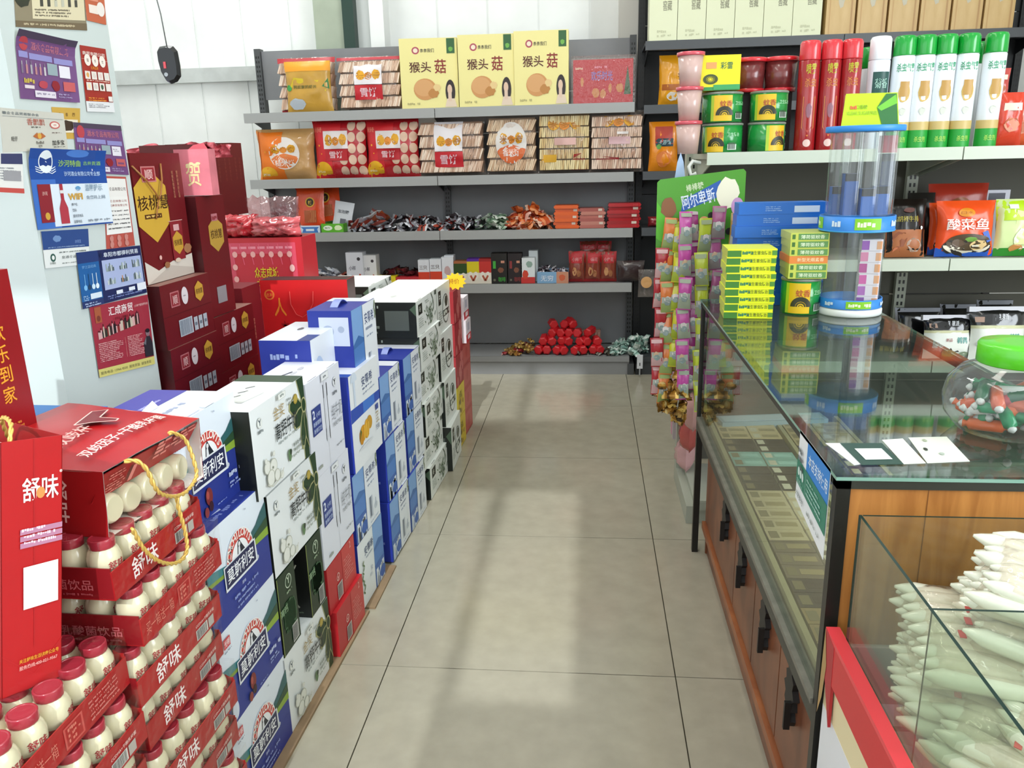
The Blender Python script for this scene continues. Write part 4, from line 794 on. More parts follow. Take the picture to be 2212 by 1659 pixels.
# ---------------------------------------------------------------- far left red bag on the blue carton
o=empty('gift_bag',(-1.02,1.185,.883),R(86)); tag(o,'dark red standing gift bag with four yellow characters at the left edge','gift bag')
W2,D2,H2=.128,.26,.30
BR=M('#8c1018',.35,bump=.1,bs=8); q=MB(); q.box(0,W2,0,D2,0,H2,BR); q.prism([(0,H2),(W2*.42,H2),(W2*.42,H2+.012),(0,H2+.03)],.002,BR); q.build('bag_body',o)
m_=MB(); d=D(m_,front_fn()); d.vtext('欢乐到家',W2*.62,H2*.70,.030,P('#e8a52c'),gap=1.22,bold=.02); d.rect(W2*.52,H2*.80,W2*.72,H2*.88,P('#6f6864')); d.micro(W2*.5,H2*.1,W2*.32,2,.004,P('#d08a3a')); d.line(W2*.36,0,W2*.36,H2,.0008,P('#8a141a'))
m_.build('printed_design',o)
def blue_front(d,w,h):
    d.rect(0,0,w,h,P('#2f7ac8'))
    for k in range(3): d.rect(w*(.17+.11*k),h*.38,w*(.25+.11*k),h*.72,P('#2c2a24')); d.rect(w*(.18+.11*k),h*.72,w*(.24+.11*k),h*.88,P('#a8b4c4')); d.rect(w*(.18+.11*k),h*.56,w*(.24+.11*k),h*.66,P('#b8b068'))
    d.disc(w*.58,h*.74,w*.03,P('#cfe2f2')); d.rect(w*.55,h*.84,w*.86,h*.86,P('#8fc0e8')); d.micro(w*.64,h*.78,w*.22,1,h*.06,P('#cfe2f2')); d.text('www.gdhlj.com',w*.64,h*.68,h*.06,P('#cfe2f2'),w=w*.22); d.micro(w*.58,h*.5,w*.3,1,h*.09,P('#a8d0f0'))
bc=carton('bluec',.30,.31,.13,{'all':P('#2f7ac8')},blue_front,None,lambda d,w,dp: d.poly([(w*.1,dp*.1),(w*.35,dp*.1),(w*.3,dp*.6)],P('#b8a84a')))
put(bc,'drink_carton','bright blue drink carton with a picture of three cans, under the dark red gift bag','carton',None,(-.985,1.172,.752),R(88))
q=MB(); q.box(-1.30,-.99,1.17,1.48,.0,.75,P('#8a1a20')); tag(q.build('stacked_carton'),'plain dark red carton stack base behind the bottle trays at the far left','carton')

# ---------------------------------------------------------------- walnut drink cartons right of the pillar
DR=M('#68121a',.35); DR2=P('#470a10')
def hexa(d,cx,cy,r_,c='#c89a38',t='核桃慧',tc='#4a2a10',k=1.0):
    d.poly([(cx+r_*math.sin(R(60*i)),cy+r_*1.12*math.cos(R(60*i))) for i in range(6)][::-1],P(c)); 
    if t: d.text(t,cx,cy-r_*.28*k,r_*.6*k,P(tc),w=r_*1.4,anchor='c',bold=.03)
def wn_front(d,w,h):
    d.line(0,h*.5,w,h*.5,.0016,P('#4a0c12'))
    d.rect(w*.17,h*.62,w*.34,h*.86,P('#b86a70')); d.rect(w*.185,h*.64,w*.325,h*.84,P('#8a2830')); d.text('顺',w*.21,h*.66,h*.14,P('#dcb0b0')); d.disc(w*.45,h*.75,w*.065,P('#ded4d8'),h*.14); d.micro(w*.42,h*.74,w*.06,1,h*.02,P('#8a7a80'))
    hexa(d,w*.75,h*.75,w*.1)
    d.barcode(w*.28,h*.14,w*.24,h*.24,P('#6a7684'),P('#b8bec8')); 
    for k in range(3): d.rect(w*(.56+.1*k),h*.14,w*(.64+.1*k),h*.36,P('#b0b6c0')); d.rect(w*(.575+.1*k),h*.22,w*(.625+.1*k),h*.27,P('#6a7684'))
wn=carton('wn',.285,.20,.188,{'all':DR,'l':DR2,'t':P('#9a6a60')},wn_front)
WG='dark red walnut drink cartons stacked beside the pillar'
z1=1.018-.188
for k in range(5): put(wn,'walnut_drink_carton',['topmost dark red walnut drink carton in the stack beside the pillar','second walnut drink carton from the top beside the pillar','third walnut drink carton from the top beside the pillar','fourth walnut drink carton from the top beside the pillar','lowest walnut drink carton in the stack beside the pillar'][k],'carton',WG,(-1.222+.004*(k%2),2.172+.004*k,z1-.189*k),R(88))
z2=.865-.188
for k in range(4): put(wn,'walnut_drink_carton',['topmost carton of the shorter walnut stack under the tall red carton','second carton of the shorter walnut stack under the tall red carton','third carton of the shorter walnut stack','lowest carton of the shorter walnut stack'][k],'carton','walnut drink cartons in the shorter stack',(-1.222,2.478+.004*k,z2-.189*k),R(88))
# gift bag on top
def wb_front(d,w,h):
    d.poly([(0,0),(w,0),(w,h*.17),(w*.55,h*.14),(w*.25,h*.09),(0,h*.18)],P('#d8cfc4')); d.poly([(0,h*.0),(w,h*.0),(w,h*.05),(w*.5,h*.11)],P('#c2b8ae'))
    hexa(d,w*.3,h*.60,w*.36,c='#d2a83c',t=None); d.text('核桃慧',w*.02,h*.565,h*.115,P('#3f2410'),w=w*.62,bold=.04); d.rect(w*.12,h*.5,w*.46,h*.535,P('#5a3416')); d.micro(w*.15,h*.51,w*.28,1,h*.016,P('#e8c46a'))
    d.rect(w*.16,h*.78,w*.44,h*.9,P('#c87c7c')); d.rect(w*.18,h*.79,w*.42,h*.89,P('#9a2c34')); d.text('顺',w*.22,h*.80,h*.075,P('#e8c0bc'),w=w*.16)
    d.vtext('核桃乳植物饮品',w*.78,h*.86,h*.028,P('#b07a58')); d.vtext('营养健康好礼品',w*.88,h*.86,h*.028,P('#b07a58'))
    d.rect(w*.58,h*.14,w*.84,h*.46,P('#8a222a')); d.line(w*.56,h*.46,w*.86,h*.46,.002,P('#d8b0a8')); d.rect(w*.65,h*.38,w*.77,h*.43,P('#d8a8a8')); hexa(d,w*.71,h*.28,w*.12); d.blob(w*.9,h*.22,w*.1,P('#a87450'),h*.045,3); d.blob(w*.42,h*.12,w*.06,P('#9a6844'),h*.03,4); d.blob(w*.66,h*.14,w*.07,P('#d8c4b0'),h*.02,5); d.disc(w*.3,h*.19,w*.025,P('#e8b8b0'))
wbg=carton('wbag',.262,.09,.365,{'all':M('#6c1018',.4)},wb_front)
o=put(wbg,'gift_bag','tall red walnut drink gift bag with a gold hexagon, standing against the pillar edge','gift bag',None,(-1.262,2.186,1.02),R(88))
q=MB(); q.tube([(.0,-.004,.33),(.05,-.010,.29),(.085,-.012,.255),(.10,-.010,.235)],.0028,P('#a8703a'),6); q.tube([(.145,-.004,.335),(.13,-.011,.29),(.11,-.013,.25),(.10,-.010,.235)],.0028,P('#a8703a'),6); q.tube([(.10,-.010,.235),(.085,-.008,.20),(.08,-.006,.18)],.0022,P('#a8703a'),5); q.build('cord_handle',o)
# tall carton
def wt_front(d,w,h):
    hexa(d,w*.58,h*.68,w*.3,c='#b8923c'); d.rect(w*.46,h*.79,w*.68,h*.85,P('#b87078')); d.micro(w*.48,h*.8,w*.18,1,h*.03,P('#8a2830')); d.rect(w*.35,h*.1,w*.7,h*.24,P('#8f8c90'))
def wt_side(d,w,h): d.vtext('植物蛋白饮料核桃乳',w*.25,h*.82,.011,P('#8a5a3a')); d.vtext('饮品礼盒',w*.45,h*.82,.011,P('#8a5a3a'))
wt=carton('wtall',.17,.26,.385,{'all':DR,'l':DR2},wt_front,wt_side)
put(wt,'walnut_drink_carton','tall upright dark red walnut drink carton right of the gift bag','carton',None,(-1.225,2.462,.868),R(86))
# row of red gift bags behind
def gbk(d,w,h): d.vtext('恭贺新春大吉',w*.25,h*.8,.016,P('#8a4038')); d.vtext('吉祥如意送礼',w*.65,h*.8,.016,P('#8a4038'))
bkb=carton('bkb',.112,.28,.345,{'all':M('#6c0e16',.4),'l':P('#5a0a10')},gbk,gbk)
for k in range(4):
    put(bkb,'gift_bag','dark red upright gift bag in the row against the back wall, '+['nearest','second from the front','third from the front','farthest right'][k],'gift bag','dark red gift bags in a row by the wall',(-1.752,3.60+.118*k,1.092+.004*k),R(88))
q=MB(); q.box(0,.34,0,.52,0,1.09,DR2); tag(q.build('stacked_carton',None,(-2.09,3.58,.002)),'dark red carton pile carrying the row of gift bags','carton')
# pale tissue bows above the bags
def crumple(name,w,h,t,m,seed,nx=9,nz=7,amp=.35):
    q=MB(); vs=[]
    for j in range(nz+1):
        for i in range(nx+1):
            u=i/nx;v=j/nz; nn=noise.noise(Vector((u*4+seed,v*4,seed*.7))); n2=noise.noise(Vector((u*3,v*5+seed,3.1)))
            vs.append((w*(u-.5)*(1-.25*v*abs(n2))+n2*w*.06, t*nn*1.4, h*v*(1-amp*.5*(1-math.sin(math.pi*min(1,max(0,u)))))+nn*h*amp*.3*(v>0)))
    q.add(vs,[(j*(nx+1)+i,j*(nx+1)+i+1,(j+1)*(nx+1)+i+1,(j+1)*(nx+1)+i) for j in range(nz) for i in range(nx)],m,True)
    return q
PK=M('#d8606c',.35)
for k,(u,v,w_) in enumerate(((300,330,.11),(330,322,.12),(418,318,.10),(452,318,.09),(486,322,.07))):
    p=AY(u,v+18,3.70); q=crumple('b',w_*1.1,.06,.03,PK,k+1)
    o=q.build('ribbon_bow',None,p); tag(o,'pink translucent ribbon bow above the red gift bags, '+['leftmost','second from left','behind the bright pink bag','right of the bright pink bag','rightmost'][k],'ribbon','pink ribbon bows on the gift bags')
# pink bag with the golden character
a=AY(366,325,2.50); b=AY(440,325,2.50); c_=AY(462,423,2.50); w_=(b-a).x; h_=a.z-c_.z
q=MB(); q.box(0,w_,0,.05,0,h_,M('#e0808c',.35,bump=.2,bs=12,var=.2,vs=10)); q.prism([(w_*.45,h_),(w_,h_),(w_*.9,h_+.018),(w_*.6,h_+.012)],.002,PK); o=q.build('gift_bag',None,(a.x+.012,2.50,1.256),R(0)); tag(o,'bright pink gift bag with a golden character standing on the tall red carton','gift bag')
m_=MB(); d=D(m_,front_fn()); d.text('贺',w_*.5,h_*.2,h_*.48,P('#ecd8a0'),anchor='c',w=w_*.42,bold=.05)
for k in range(4): d.disc(w_*(.38+.1*k),h_*(.66+.03*(k%2)),w_*.07,P('#eedba8'),w_*.04)
m_.build('printed_character',o)

# ---------------------------------------------------------------- red boxes and bags in the middle distance
def facebox(d,w,h):
    d.rect(w*.08,h*.08,w*.92,h*.92,P('#d0485e')); d.rect(w*.14,h*.2,w*.86,h*.74,P('#bc2434')); d.poly([(w*.2,h*.08),(w*.9,h*.08),(w*.9,h*.3),(w*.6,h*.2)],P('#d8607c'))
    for k in range(7): d.rect(w*(.10+.115*k),h*.82,w*(.19+.115*k),h*.86,P('#e88a9a')); d.line(w*(.10+.12*k),h*.9,w*(.14+.12*k),h*.56,.003,P('#e0607a')); d.n-=d.step
    [d.disc(w*(.15+.115*k),h*.73,w*.032,P('#e8a8a4'),h*.05) for k in range(7)]; [d.disc(w*.14,h*(.52-.2*k),w*.032,P('#e8a8a4'),h*.05) for k in range(2)]; d.disc(w*.86,h*.5,w*.032,P('#e8b8b4'),h*.06)
    d.n+=2*d.step; d.text('众志成城',w*.38,h*.34,h*.18,P('#d8c81c'),w=w*.3,bold=.06); d.text('中国加油',w*.4,h*.14,h*.18,P('#d8c81c'),w=w*.3,bold=.06)
p=AY(478,515,3.3); p2=AY(650,512,3.3)
fb=carton('facebox',(p2-p).x,.18,.255,{'all':P('#c02430'),'t':P('#9a1a24')},facebox)
o=put(fb,'gift_box','wide red gift box with a pink lattice and yellow lettering, in the middle distance','box',None,(p.x,3.3,p.z-.255),0)
q=MB(); q.box(0,.20,0,.3,0,.74,P('#c01822')); q.box(.205,.36,-.02,.28,0,.70,P('#8a2028')); tag(q.build('drink_carton',None,(p.x+.0,3.3,.01)),'red cartons under the wide lattice gift box','carton')
y0_=AX(530,700,-1.26).y; y1_=AX(568,700,-1.26).y; zt_=AX(548,612,-1.26).z
q=MB(); q.box(0,y1_-y0_,0,.14,0,zt_-.004,M('#7a1c26',.4)); o=q.build('drink_carton',None,(-1.26,y0_,.002),R(89)); tag(o,'tall narrow dark red carton between the short walnut stack and the big red paper bag','carton')
m_=MB(); d=D(m_,front_fn()); d.vtext('营养快乐喜庆',(y1_-y0_)*.5,(zt_)*.86,.012,P('#c8806a')); m_.build('printed_design',o)
# big red paper bag
Yb=2.95; a=AY(560,606,Yb); b=AY(748,592,Yb); w_=(b-a).x; h_=.42
REDBB=M('#cc1f22',.38,bump=.1,bs=7)
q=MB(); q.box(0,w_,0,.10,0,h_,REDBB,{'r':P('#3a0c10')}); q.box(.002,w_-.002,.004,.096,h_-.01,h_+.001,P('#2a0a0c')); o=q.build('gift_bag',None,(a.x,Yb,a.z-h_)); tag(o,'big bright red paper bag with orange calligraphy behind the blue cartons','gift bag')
m_=MB(); d=D(m_,front_fn()); d.disc(w_*.1,h_*.87,.020,P('#e07a34')); d.disc(w_*.1,h_*.87,.015,P('#cc1f22')); d.text('达利',w_*.1,h_*.85,.015,P('#e8853a'),anchor='c')
d.text('人',w_*.14,h_*.67,h_*.17,P('#e8812c'),w=w_*.14,bold=.06); d.text('亲',w_*.2,h_*.46,h_*.17,P('#a0181c'),w=w_*.1,bold=.03); d.text('一家',w_*.38,h_*.44,h_*.12,P('#9c1a1c'),w=w_*.14,bold=.03)
for k in range(2): d.poly([(w_*(.60+.16*k),h_*.5),(w_*(.73+.16*k),h_*.5),(w_*(.735+.16*k),h_*.68),(w_*(.665+.16*k),h_*.73),(w_*(.595+.16*k),h_*.68)],P('#a8343a')); d.text('人',w_*(.63+.16*k),h_*.56,h_*.08,P('#d8804a'))
d.rect(0,0,w_,h_*.22,P('#b83a3c')); m_.build('printed_design',o)
q=MB(); q.tube([(w_*.34,-.004,h_*.9),(w_*.345,-.008,h_*.78),(w_*.40,-.010,h_*.69),(w_*.47,-.011,h_*.665),(w_*.54,-.010,h_*.70),(w_*.60,-.008,h_*.79),(w_*.61,-.004,h_*.9)],.0016,P('#d0403c'),5); q.build('cord_handle',o)
q=MB(); q.box(0,w_,0,.14,0,a.z-h_-.004,P('#a82830')); tag(q.build('stacked_carton',None,(a.x,Yb,.002)),'red carton pile under the big bright red paper bag','carton')
# pendant alarm device on a wire
p=AY(360,98,1.6); o=empty('hanging_remote',p); tag(o,'black oval device with a red button hanging on a thin grey wire','remote')
s=1.6/1734
def ov(x,z): return (x*s, z*s)
pts=[(-22,-10),(-16,-2),(2,0),(14,-2),(22,-12),(24,-40),(23,-62),(14,-72),(0,-76),(-10,-70),(-18,-54),(-22,-30)]
q=MB(); BK=M('#0e0f11',.3); inn=[(x*.82,(z+38)*.86-38) for x,z in pts]
n=len(pts); vs=[(x*s,0,z*s) for x,z in pts]+[(x*s,-.009,z*s) for x,z in inn]+[(x*s,.009,z*s) for x,z in inn]
fs=[tuple(n+k for k in reversed(range(n)))]+[tuple(2*n+k for k in range(n))]
for k in range(n): k2=(k+1)%n; fs+= [(k,k2,n+k2,n+k),(k2,k,2*n+k,2*n+k2)]
q.add(vs,fs,BK); q.build('casing',o)
q=MB(); q.box(-7*s,-2*s,-.0105,-.008,-46*s,-33*s,PG('#c8404a')); q.build('red_button',o)
q=MB(); q.lathe([(.0038,0),(.0038,.0015)],PG('#9aa0a4'),12,T=Matrix.Translation((-4*s,-.009,-58*s))@Matrix.Rotation(R(90),4,'X')); q.build('silver_button',o)
q=MB(); q.tube([(0,0,0),(-4*s,0,60*s),(-12*s,0,110*s),(-14*s,.0,900*s),(-14*s,0,3600*s)],.0012,M('#5a5c5c',.5),5); q.build('wire',o)
# ---------------------------------------------------------------- gondola shelving
GR=M('#8e8f90',.38,metal=.0,var=.06,vs=6); GRP=M('#858689',.5,var=.08,vs=4); BLK=M('#17181a',.45)
def gondola(name,label,x0,bays,bw,yb,levels,depths,cols,hgt,lip,panel_rows,postc,skip=(),deck=.12,deckd=.38,lipside=True,slot=True):
    cs,cp_,cl=cols; o=empty(name,(x0,yb,0)); tag(o,label,'shelving')
    for k in range(bays+1):
        q=MB(); x=bw*k; q.box(x-.02,x+.02,-.03,.03,0,hgt,postc); q.box(x-.02,x+.02,-deckd,-.03,0,.07,postc); pst=q.build('upright',o)
        q=MB()
        if slot:
            z=.2
            while z<hgt-.03: q.box(x-.011,x-.004,-.0312,-.030,z,z+.014,P('#050506')); q.box(x+.004,x+.011,-.0312,-.030,z,z+.014,P('#050506')); z+=.028
            sl=q.build('slot_row',pst); sl['kind']='stuff'
    for k in range(bays):
        xa,xb=bw*k+.02,bw*(k+1)-.02
        for i,(za,zb) in enumerate(panel_rows):
            if (k,i) in skip: continue
            q=MB(); q.box(xa,xb,-.008,.004,za+.003,zb-.003,cp_); q.build('back_panel',o)
        q=MB(); q.box(xa-.01,xb+.01,-deckd,-.03,deck-.02,deck,cs); q.box(xa-.01,xb+.01,-deckd-.004,-deckd+.004,deck-.035,deck,cs); q.build('base_deck',o)
        q=MB(); q.box(xa-.01,xb+.01,-deckd+.008,-deckd+.02,0,deck-.036,cs); q.build('kick_plate',o)
        for z,dp in zip(levels,depths):
            q=MB(); q.box(xa-.018,xb+.018,-dp,-.03,z-.018,z,cs); q.box(xa-.018,xb+.018,-dp-.008,-dp,z-lip,z+.004,cl); q.box(xa-.018,xb+.018,-dp,-dp+.03,z-lip,z-lip+.003,cl)
            s_=q.build('shelf_board',o)
            for sx in (xa+.0,xb-.004):
                q=MB(); q.add([(sx,-.03,z-.02),(sx,-dp+.02,z-.02),(sx,-dp+.02,z-.03),(sx,-.03,z-.10),(sx+.004,-.03,z-.02),(sx+.004,-dp+.02,z-.02),(sx+.004,-dp+.02,z-.03),(sx+.004,-.03,z-.10)],[(0,1,2,3),(7,6,5,4),(0,4,5,1),(1,5,6,2),(2,6,7,3),(3,7,4,0)],postc); q.build('bracket',s_)
    return o
LV=[.580,.915,1.245,1.640]
G1=gondola('gondola_shelf','long grey metal shelving of two bays along the back wall, packed with snacks',-2.12,2,1.19,5.36,LV,[.36,.36,.35,.34],(GR,GRP,M('#a3a4a3',.35)),2.05,.052,[(.12,.50),(.50,.88),(.88,1.20),(1.20,1.50),(1.50,1.74),(1.74,2.04)],M('#4a4c4e',.4),skip=((0,4),))
DG=M('#3a3d40',.4); 
G2=gondola('gondola_shelf','taller black metal shelving right of the grey one against the back wall',.31,2,1.1,5.36,[.62,.915,1.245,1.62,1.965],[.36,.36,.36,.35,.36],(DG,M('#1c1e20',.5),M('#4b4e52',.38)),2.6,.045,[(.12,.60),(.60,1.1),(1.1,1.6),(1.6,2.1),(2.1,2.6)],BLK)
LG=M('#a7ab9c',.42); LGL=M('#c3cbbb',.35)
G3=gondola('gondola_shelf','pale metal shelving behind the glass counter',.385,2,.815,3.25,[.62,.985,1.345],[.38,.42,.42],(LG,M('#4c4a40',.6),LGL),1.40,.036,[(.10,.45),(.45,.80),(.80,1.12),(1.12,1.36)],LG,deck=.09,deckd=.42)

# ---------------------------------------------------------------- soft bags
def pillow_mesh(w,h,t,fmat,seed,film=None,nx=16,nz=16,seal=.05,wr=.02,jag=0.0,topm=None,px=3.2,flat=False):
    """standing bag: base at z=0, front faces -y. Returns (mb, fn) where fn maps print coordinates onto the bulged front."""
    def th(u,v):
        a=max(0,1-abs(2*u-1)**px); vv=min(1,max(0,(v-seal)/(1-2*seal))); b=max(0,1-abs(2*vv-1)**px)
        return t*.5*(a**.5)*(b**.5)
    def pos(u,v,s_,n=0):
        k=noise.noise(Vector((u*5+seed*3.1,v*5,seed*1.7+s_*2))); k2=noise.noise(Vector((u*11+seed,v*11,seed*2.3)))
        e=1-.06*math.sin(math.pi*v)*abs(2*u-1)
        y=s_*(th(u,v)*(1+.35*k)+wr*t*k2*(th(u,v)>0))
        return Vector((w*(.5+(u-.5)*e)+.008*w*k*2, y - n if s_<0 else y+n, h*v+ (jag*h*k2 if v>.93 else 0)))
    mb=MB()
    for s_ in (-1,1):
        vs=[pos(i/nx,j/nz,s_) for j in range(nz+1) for i in range(nx+1)]
        fs=[(j*(nx+1)+i,j*(nx+1)+i+1,(j+1)*(nx+1)+i+1,(j+1)*(nx+1)+i) for j in range(nz) for i in range(nx)]
        if s_>0: fs=[tuple(reversed(f)) for f in fs]
        mb.add(vs,fs,fmat,True)
    fn=lambda u,v,n: pos(min(1,max(0,u/w)),min(1,max(0,v/h)),-1,n+.0012)
    return mb,fn
def bag(name,label,cat,group,loc,w,h,t,mat_,draw,seed=1,lean=0,rz=0,inner=None,**kw):
    mb,fn=pillow_mesh(w,h,t,mat_,seed,**kw)
    o=empty(name,loc,(R(-lean),0,R(rz))); tag(o,label,cat,group)
    if inner: x=inner(w,h,t); x.parent=o
    mb.build('bag_film' if inner else 'bag_body',o)
    if draw:
        m_=MB(); d=D(m_,fn,step=.0003,cell=.02); draw(d,w,h)
        if m_.f: m_.build('printed_design',o)
    return o
def biscuits(rows,per,cols_,tilt=20,disc=False):
    def f(w,h,t):
        q=MB(); rn=random.Random(rows*per); q.box(w*.05,w*.95,t*.20,t*.34,h*.05,h*.93,M(cols_[-1],.5))
        rh=h*.86/rows
        for r_ in range(rows):
            for k in range(per):
                x=w*.05+w*.9*(k+.5)/per; z=h*.05+rh*(r_+.5); c=M(rn.choice(cols_),.35)
                T=Matrix.Translation((x,0,z))@Matrix.Rotation(R(tilt*(1 if r_%2 else .8)+rn.uniform(-5,5)),4,'Y')
                ww=w*.9/per*.44
                q.box(-ww,ww,-t*.40,t*.34,-rh*.44,rh*.44,c,T=T)
        o=q.build('biscuits'); o['kind']='stuff'; return o
    return f
BC=['#ecd0ba','#dcb89e','#f2dcc8','#c8a288']
def on(u0,v0,u1,v1,Y,z):   # x-range and height from photo columns at depth Y
    a=AY(u0,v1,Y); b=AY(u1,v1,Y); c=AY(u0,v0,Y); return a.x,b.x-a.x,max(.02,c.z-z)
LOGO=P('#e0a21c')
def logo3(d,x,y,w_,h_): 
    d.blob(x+w_*.17,y+h_*.5,w_*.2,LOGO,h_*.55,1,amp=.2); d.blob(x+w_*.5,y+h_*.4,w_*.18,P('#e28a2a'),h_*.4,2,amp=.2); d.blob(x+w_*.83,y+h_*.55,w_*.2,LOGO,h_*.55,3,amp=.2); d.text('米多奇',x,y+h_*.1,h_*.7,P('#b8761a'),w=w_,bold=.02)
def lab_red(d,w,h,x0=.26,x1=.72,y0=.2,y1=.86,t='雪饼'):
    d.rect(w*x0,h*(y0+.28),w*x1,h*y1,P('#ece6ea')); d.rect(w*x0,h*y0,w*x1,h*(y0+.27),P('#c8202c')); logo3(d,w*(x0+.04),h*(y0+.36),w*(x1-x0)*.84,h*.18); d.text(t,w*(x0+x1)/2,h*(y0+.05),h*.17,P('#e8c8d0'),w=w*(x1-x0)*.6,anchor='c')
def lab_oval(d,w,h):
    d.disc(w*.5,h*.52,w*.31,P('#e6e0dc'),h*.34); d.disc(w*.5,h*.50,w*.30,P('#dd6a34'),h*.32,a0=195,a1=345); d.rect(w*.26,h*.34,w*.74,h*.42,P('#dd7a4a')); logo3(d,w*.27,h*.5,w*.46,h*.18); d.text('香米饼',w*.5,h*.30,h*.13,P('#f0dcd4'),w=w*.34,anchor='c')
def lab_corner(c1,c2,t='雪饼'):
    def f(d,w,h):
        d.rect(0,0,w*.36,h*.98,P(c1)); d.rect(0,h*.80,w*.55,h*.97,P(c1)); d.disc(w*.17,h*.13,w*.17,P('#eab01c'),h*.16); d.micro(w*.06,h*.1,w*.22,2,h*.035,P('#f0d8a0')); d.text('米多奇',w*.05,h*.78,h*.09,P('#e88a70'),w=w*.14); d.disc(w*.12,h*.56,.006,P('#eaa01c')); d.disc(w*.16,h*.42,.004,P('#eaa01c'))
        d.rect(w*.22,h*.50,w*.68,h*.80,P('#e6dcdc')); d.rect(w*.24,h*.30,w*.66,h*.49,P(c2)); logo3(d,w*.25,h*.55,w*.4,h*.19); d.text(t,w*.45,h*.34,h*.12,P('#ecc8cc'),w=w*.26,anchor='c')
    return f
def lab_orange(d,w,h):
    d.rect(0,0,w*.47,h*.97,P('#ee7a1c')); d.disc(w*.5,h*.52,w*.27,P('#ebe2dc'),h*.32); d.disc(w*.5,h*.52,w*.255,P('#e07838'),h*.3,a0=195,a1=345); d.disc(w*.18,h*.12,w*.16,P('#f0b428'),h*.14); d.micro(w*.07,h*.08,w*.22,2,h*.04,P('#f4e0c0')); logo3(d,w*.28,h*.52,w*.42,h*.16); d.text('糙米饼',w*.5,h*.26,h*.13,P('#f0dcd0'),w=w*.34,anchor='c'); d.disc(w*.16,h*.55,.006,P('#f0a02c')); d.rect(0,0,w*.04,h*.97,P('#f4923c'))
def lab_top(d,w,h):
    logo3(d,w*.2,h*.68,w*.62,h*.2); d.rect(w*.32,h*.45,w*.72,h*.56,P('#dcb0a8')); d.rect(w*.06,h*.18,w*.36,h*.3,P('#e6b03a')); d.poly([(w*.62,h*.05),(w*.92,h*.05),(w*.88,h*.32),(w*.68,h*.30)],P('#c2332c'))
def lab_top2(d,w,h):
    logo3(d,w*.22,h*.74,w*.62,h*.17); d.rect(w*.36,h*.46,w*.76,h*.58,P('#d8b0b4')); d.poly([(w*.1,h*.06),(w*.62,h*.04),(w*.55,h*.24),(w*.12,h*.28)],P('#a82a34')); d.rect(w*.5,h*.62,w*.72,h*.66,P('#e8e0dc'))
CG='large bags of rice crackers on the grey shelving'
Y1=5.04
def shelfbag(u0,v0,u1,v1,z,label,mat_,draw,seed,inner=None,t=.11,Y=Y1,group=CG,cat='snack bag',name='cracker_bag',yo=.06,**kw):
    x,w,h=on(u0,v0,u1,v1,Y,z); return bag(name,label,cat,group,(x,Y+yo,z+.001),w,h,t,mat_,draw,seed,inner=inner,**kw)
z4=1.641
shelfbag(597,122,722,243,z4,'leftmost clear cracker bag on the top shelf, half hidden by a yellow pouch',CLEARFILM,lambda d,w,h:(d.rect(0,h*.9,w,h*.99,P('#b52a34')),d.rect(0,.0,w*.12,h*.06,P('#b52a34'))),1,inner=biscuits(4,30,BC),yo=.10)
shelfbag(620,133,720,243,z4,'yellow pouch with an orange top band, leaning in front of the leftmost cracker bag',M('#c89a3e',.25,bump=.4,bs=30),lambda d,w,h:(d.rect(0,h*.80,w,h*.99,P('#f0a020')),d.poly([(w*.08,h*.45),(w*.9,h*.40),(w*.98,h*.62),(w*.7,h*.62),(w*.2,h*.68)],P('#e0c428')),d.poly([(w*.82,h*.5),(w*.98,h*.45),(w*.96,h*.66)],P('#2a7a38')),d.blob(w*.08,h*.48,w*.07,P('#3a9a48')),d.text('阿叔家的虾片',w*.2,h*.46,h*.07,P('#4a5a28'),w=w*.5),d.blob(w*.25,h*.16,w*.2,P('#b8c0c8'),h*.13,4)),2,t=.06,yo=.02,group=None,name='snack_pouch',seal=.03)
shelfbag(730,122,872,240,z4,'clear cracker bag with red white label right of the yellow pouch, top shelf',CLEARFILM,lambda d,w,h:(d.rect(0,h*.93,w,h*.99,P('#b83240')),lab_red(d,w,h,.27,.70,.2,.88)),3,inner=biscuits(4,36,BC))
shelfbag(556,280,681,388,1.246,'orange bag of brown rice crackers, leftmost on the second shelf',FILM('#c79a62'),lab_orange,4)
RC_=FILM('#b81c26')
def discs(d,w,h):
    for i in range(3):
        for j in range(5):
            if i==0 and j>1: continue
            d.disc(w*(.58+.17*i)if i else w*.58,h*(.12+.19*j),w*.075,P('#e0bca4'),h*.085); d.n-=d.step
shelfbag(678,258,794,385,1.246,'bright red cracker bag with round biscuits, left of its twin on the second shelf',RC_,lambda d,w,h:(discs(d,w,h),lab_corner('#cc2028','#b81824')(d,w,h)),5)
shelfbag(790,258,906,382,1.246,'bright red cracker bag with round biscuits, right of its twin on the second shelf',RC_,lambda d,w,h:(discs(d,w,h),lab_corner('#cc2028','#b81824')(d,w,h)),6)
shelfbag(902,256,1049,380,1.246,'wide clear cracker bag with red and white label on the second shelf',CLEARFILM,lambda d,w,h:lab_red(d,w,h,.26,.68,.15,.93),7,inner=biscuits(4,40,BC))
shelfbag(1050,246,1161,374,1.246,'clear cracker bag with an oval orange and white label on the second shelf',CLEARFILM,lab_oval,8,inner=biscuits(4,26,['#d8b896','#c8a27e','#e6ccac']))
shelfbag(1160,238,1278,370,1.246,'pale yellow cracker bag with a small red figure shape at its lower right',CLEARFILM,lab_top,9,inner=biscuits(5,24,['#e0c890','#ecd8a4','#cfae74'],tilt=4))
shelfbag(1272,240,1391,366,1.246,'pinkish cracker bag at the right end of the second shelf',CLEARFILM,lab_top2,10,inner=biscuits(5,24,['#d8b8a0','#c8a088','#e8cdb8'],tilt=6),t=.12)
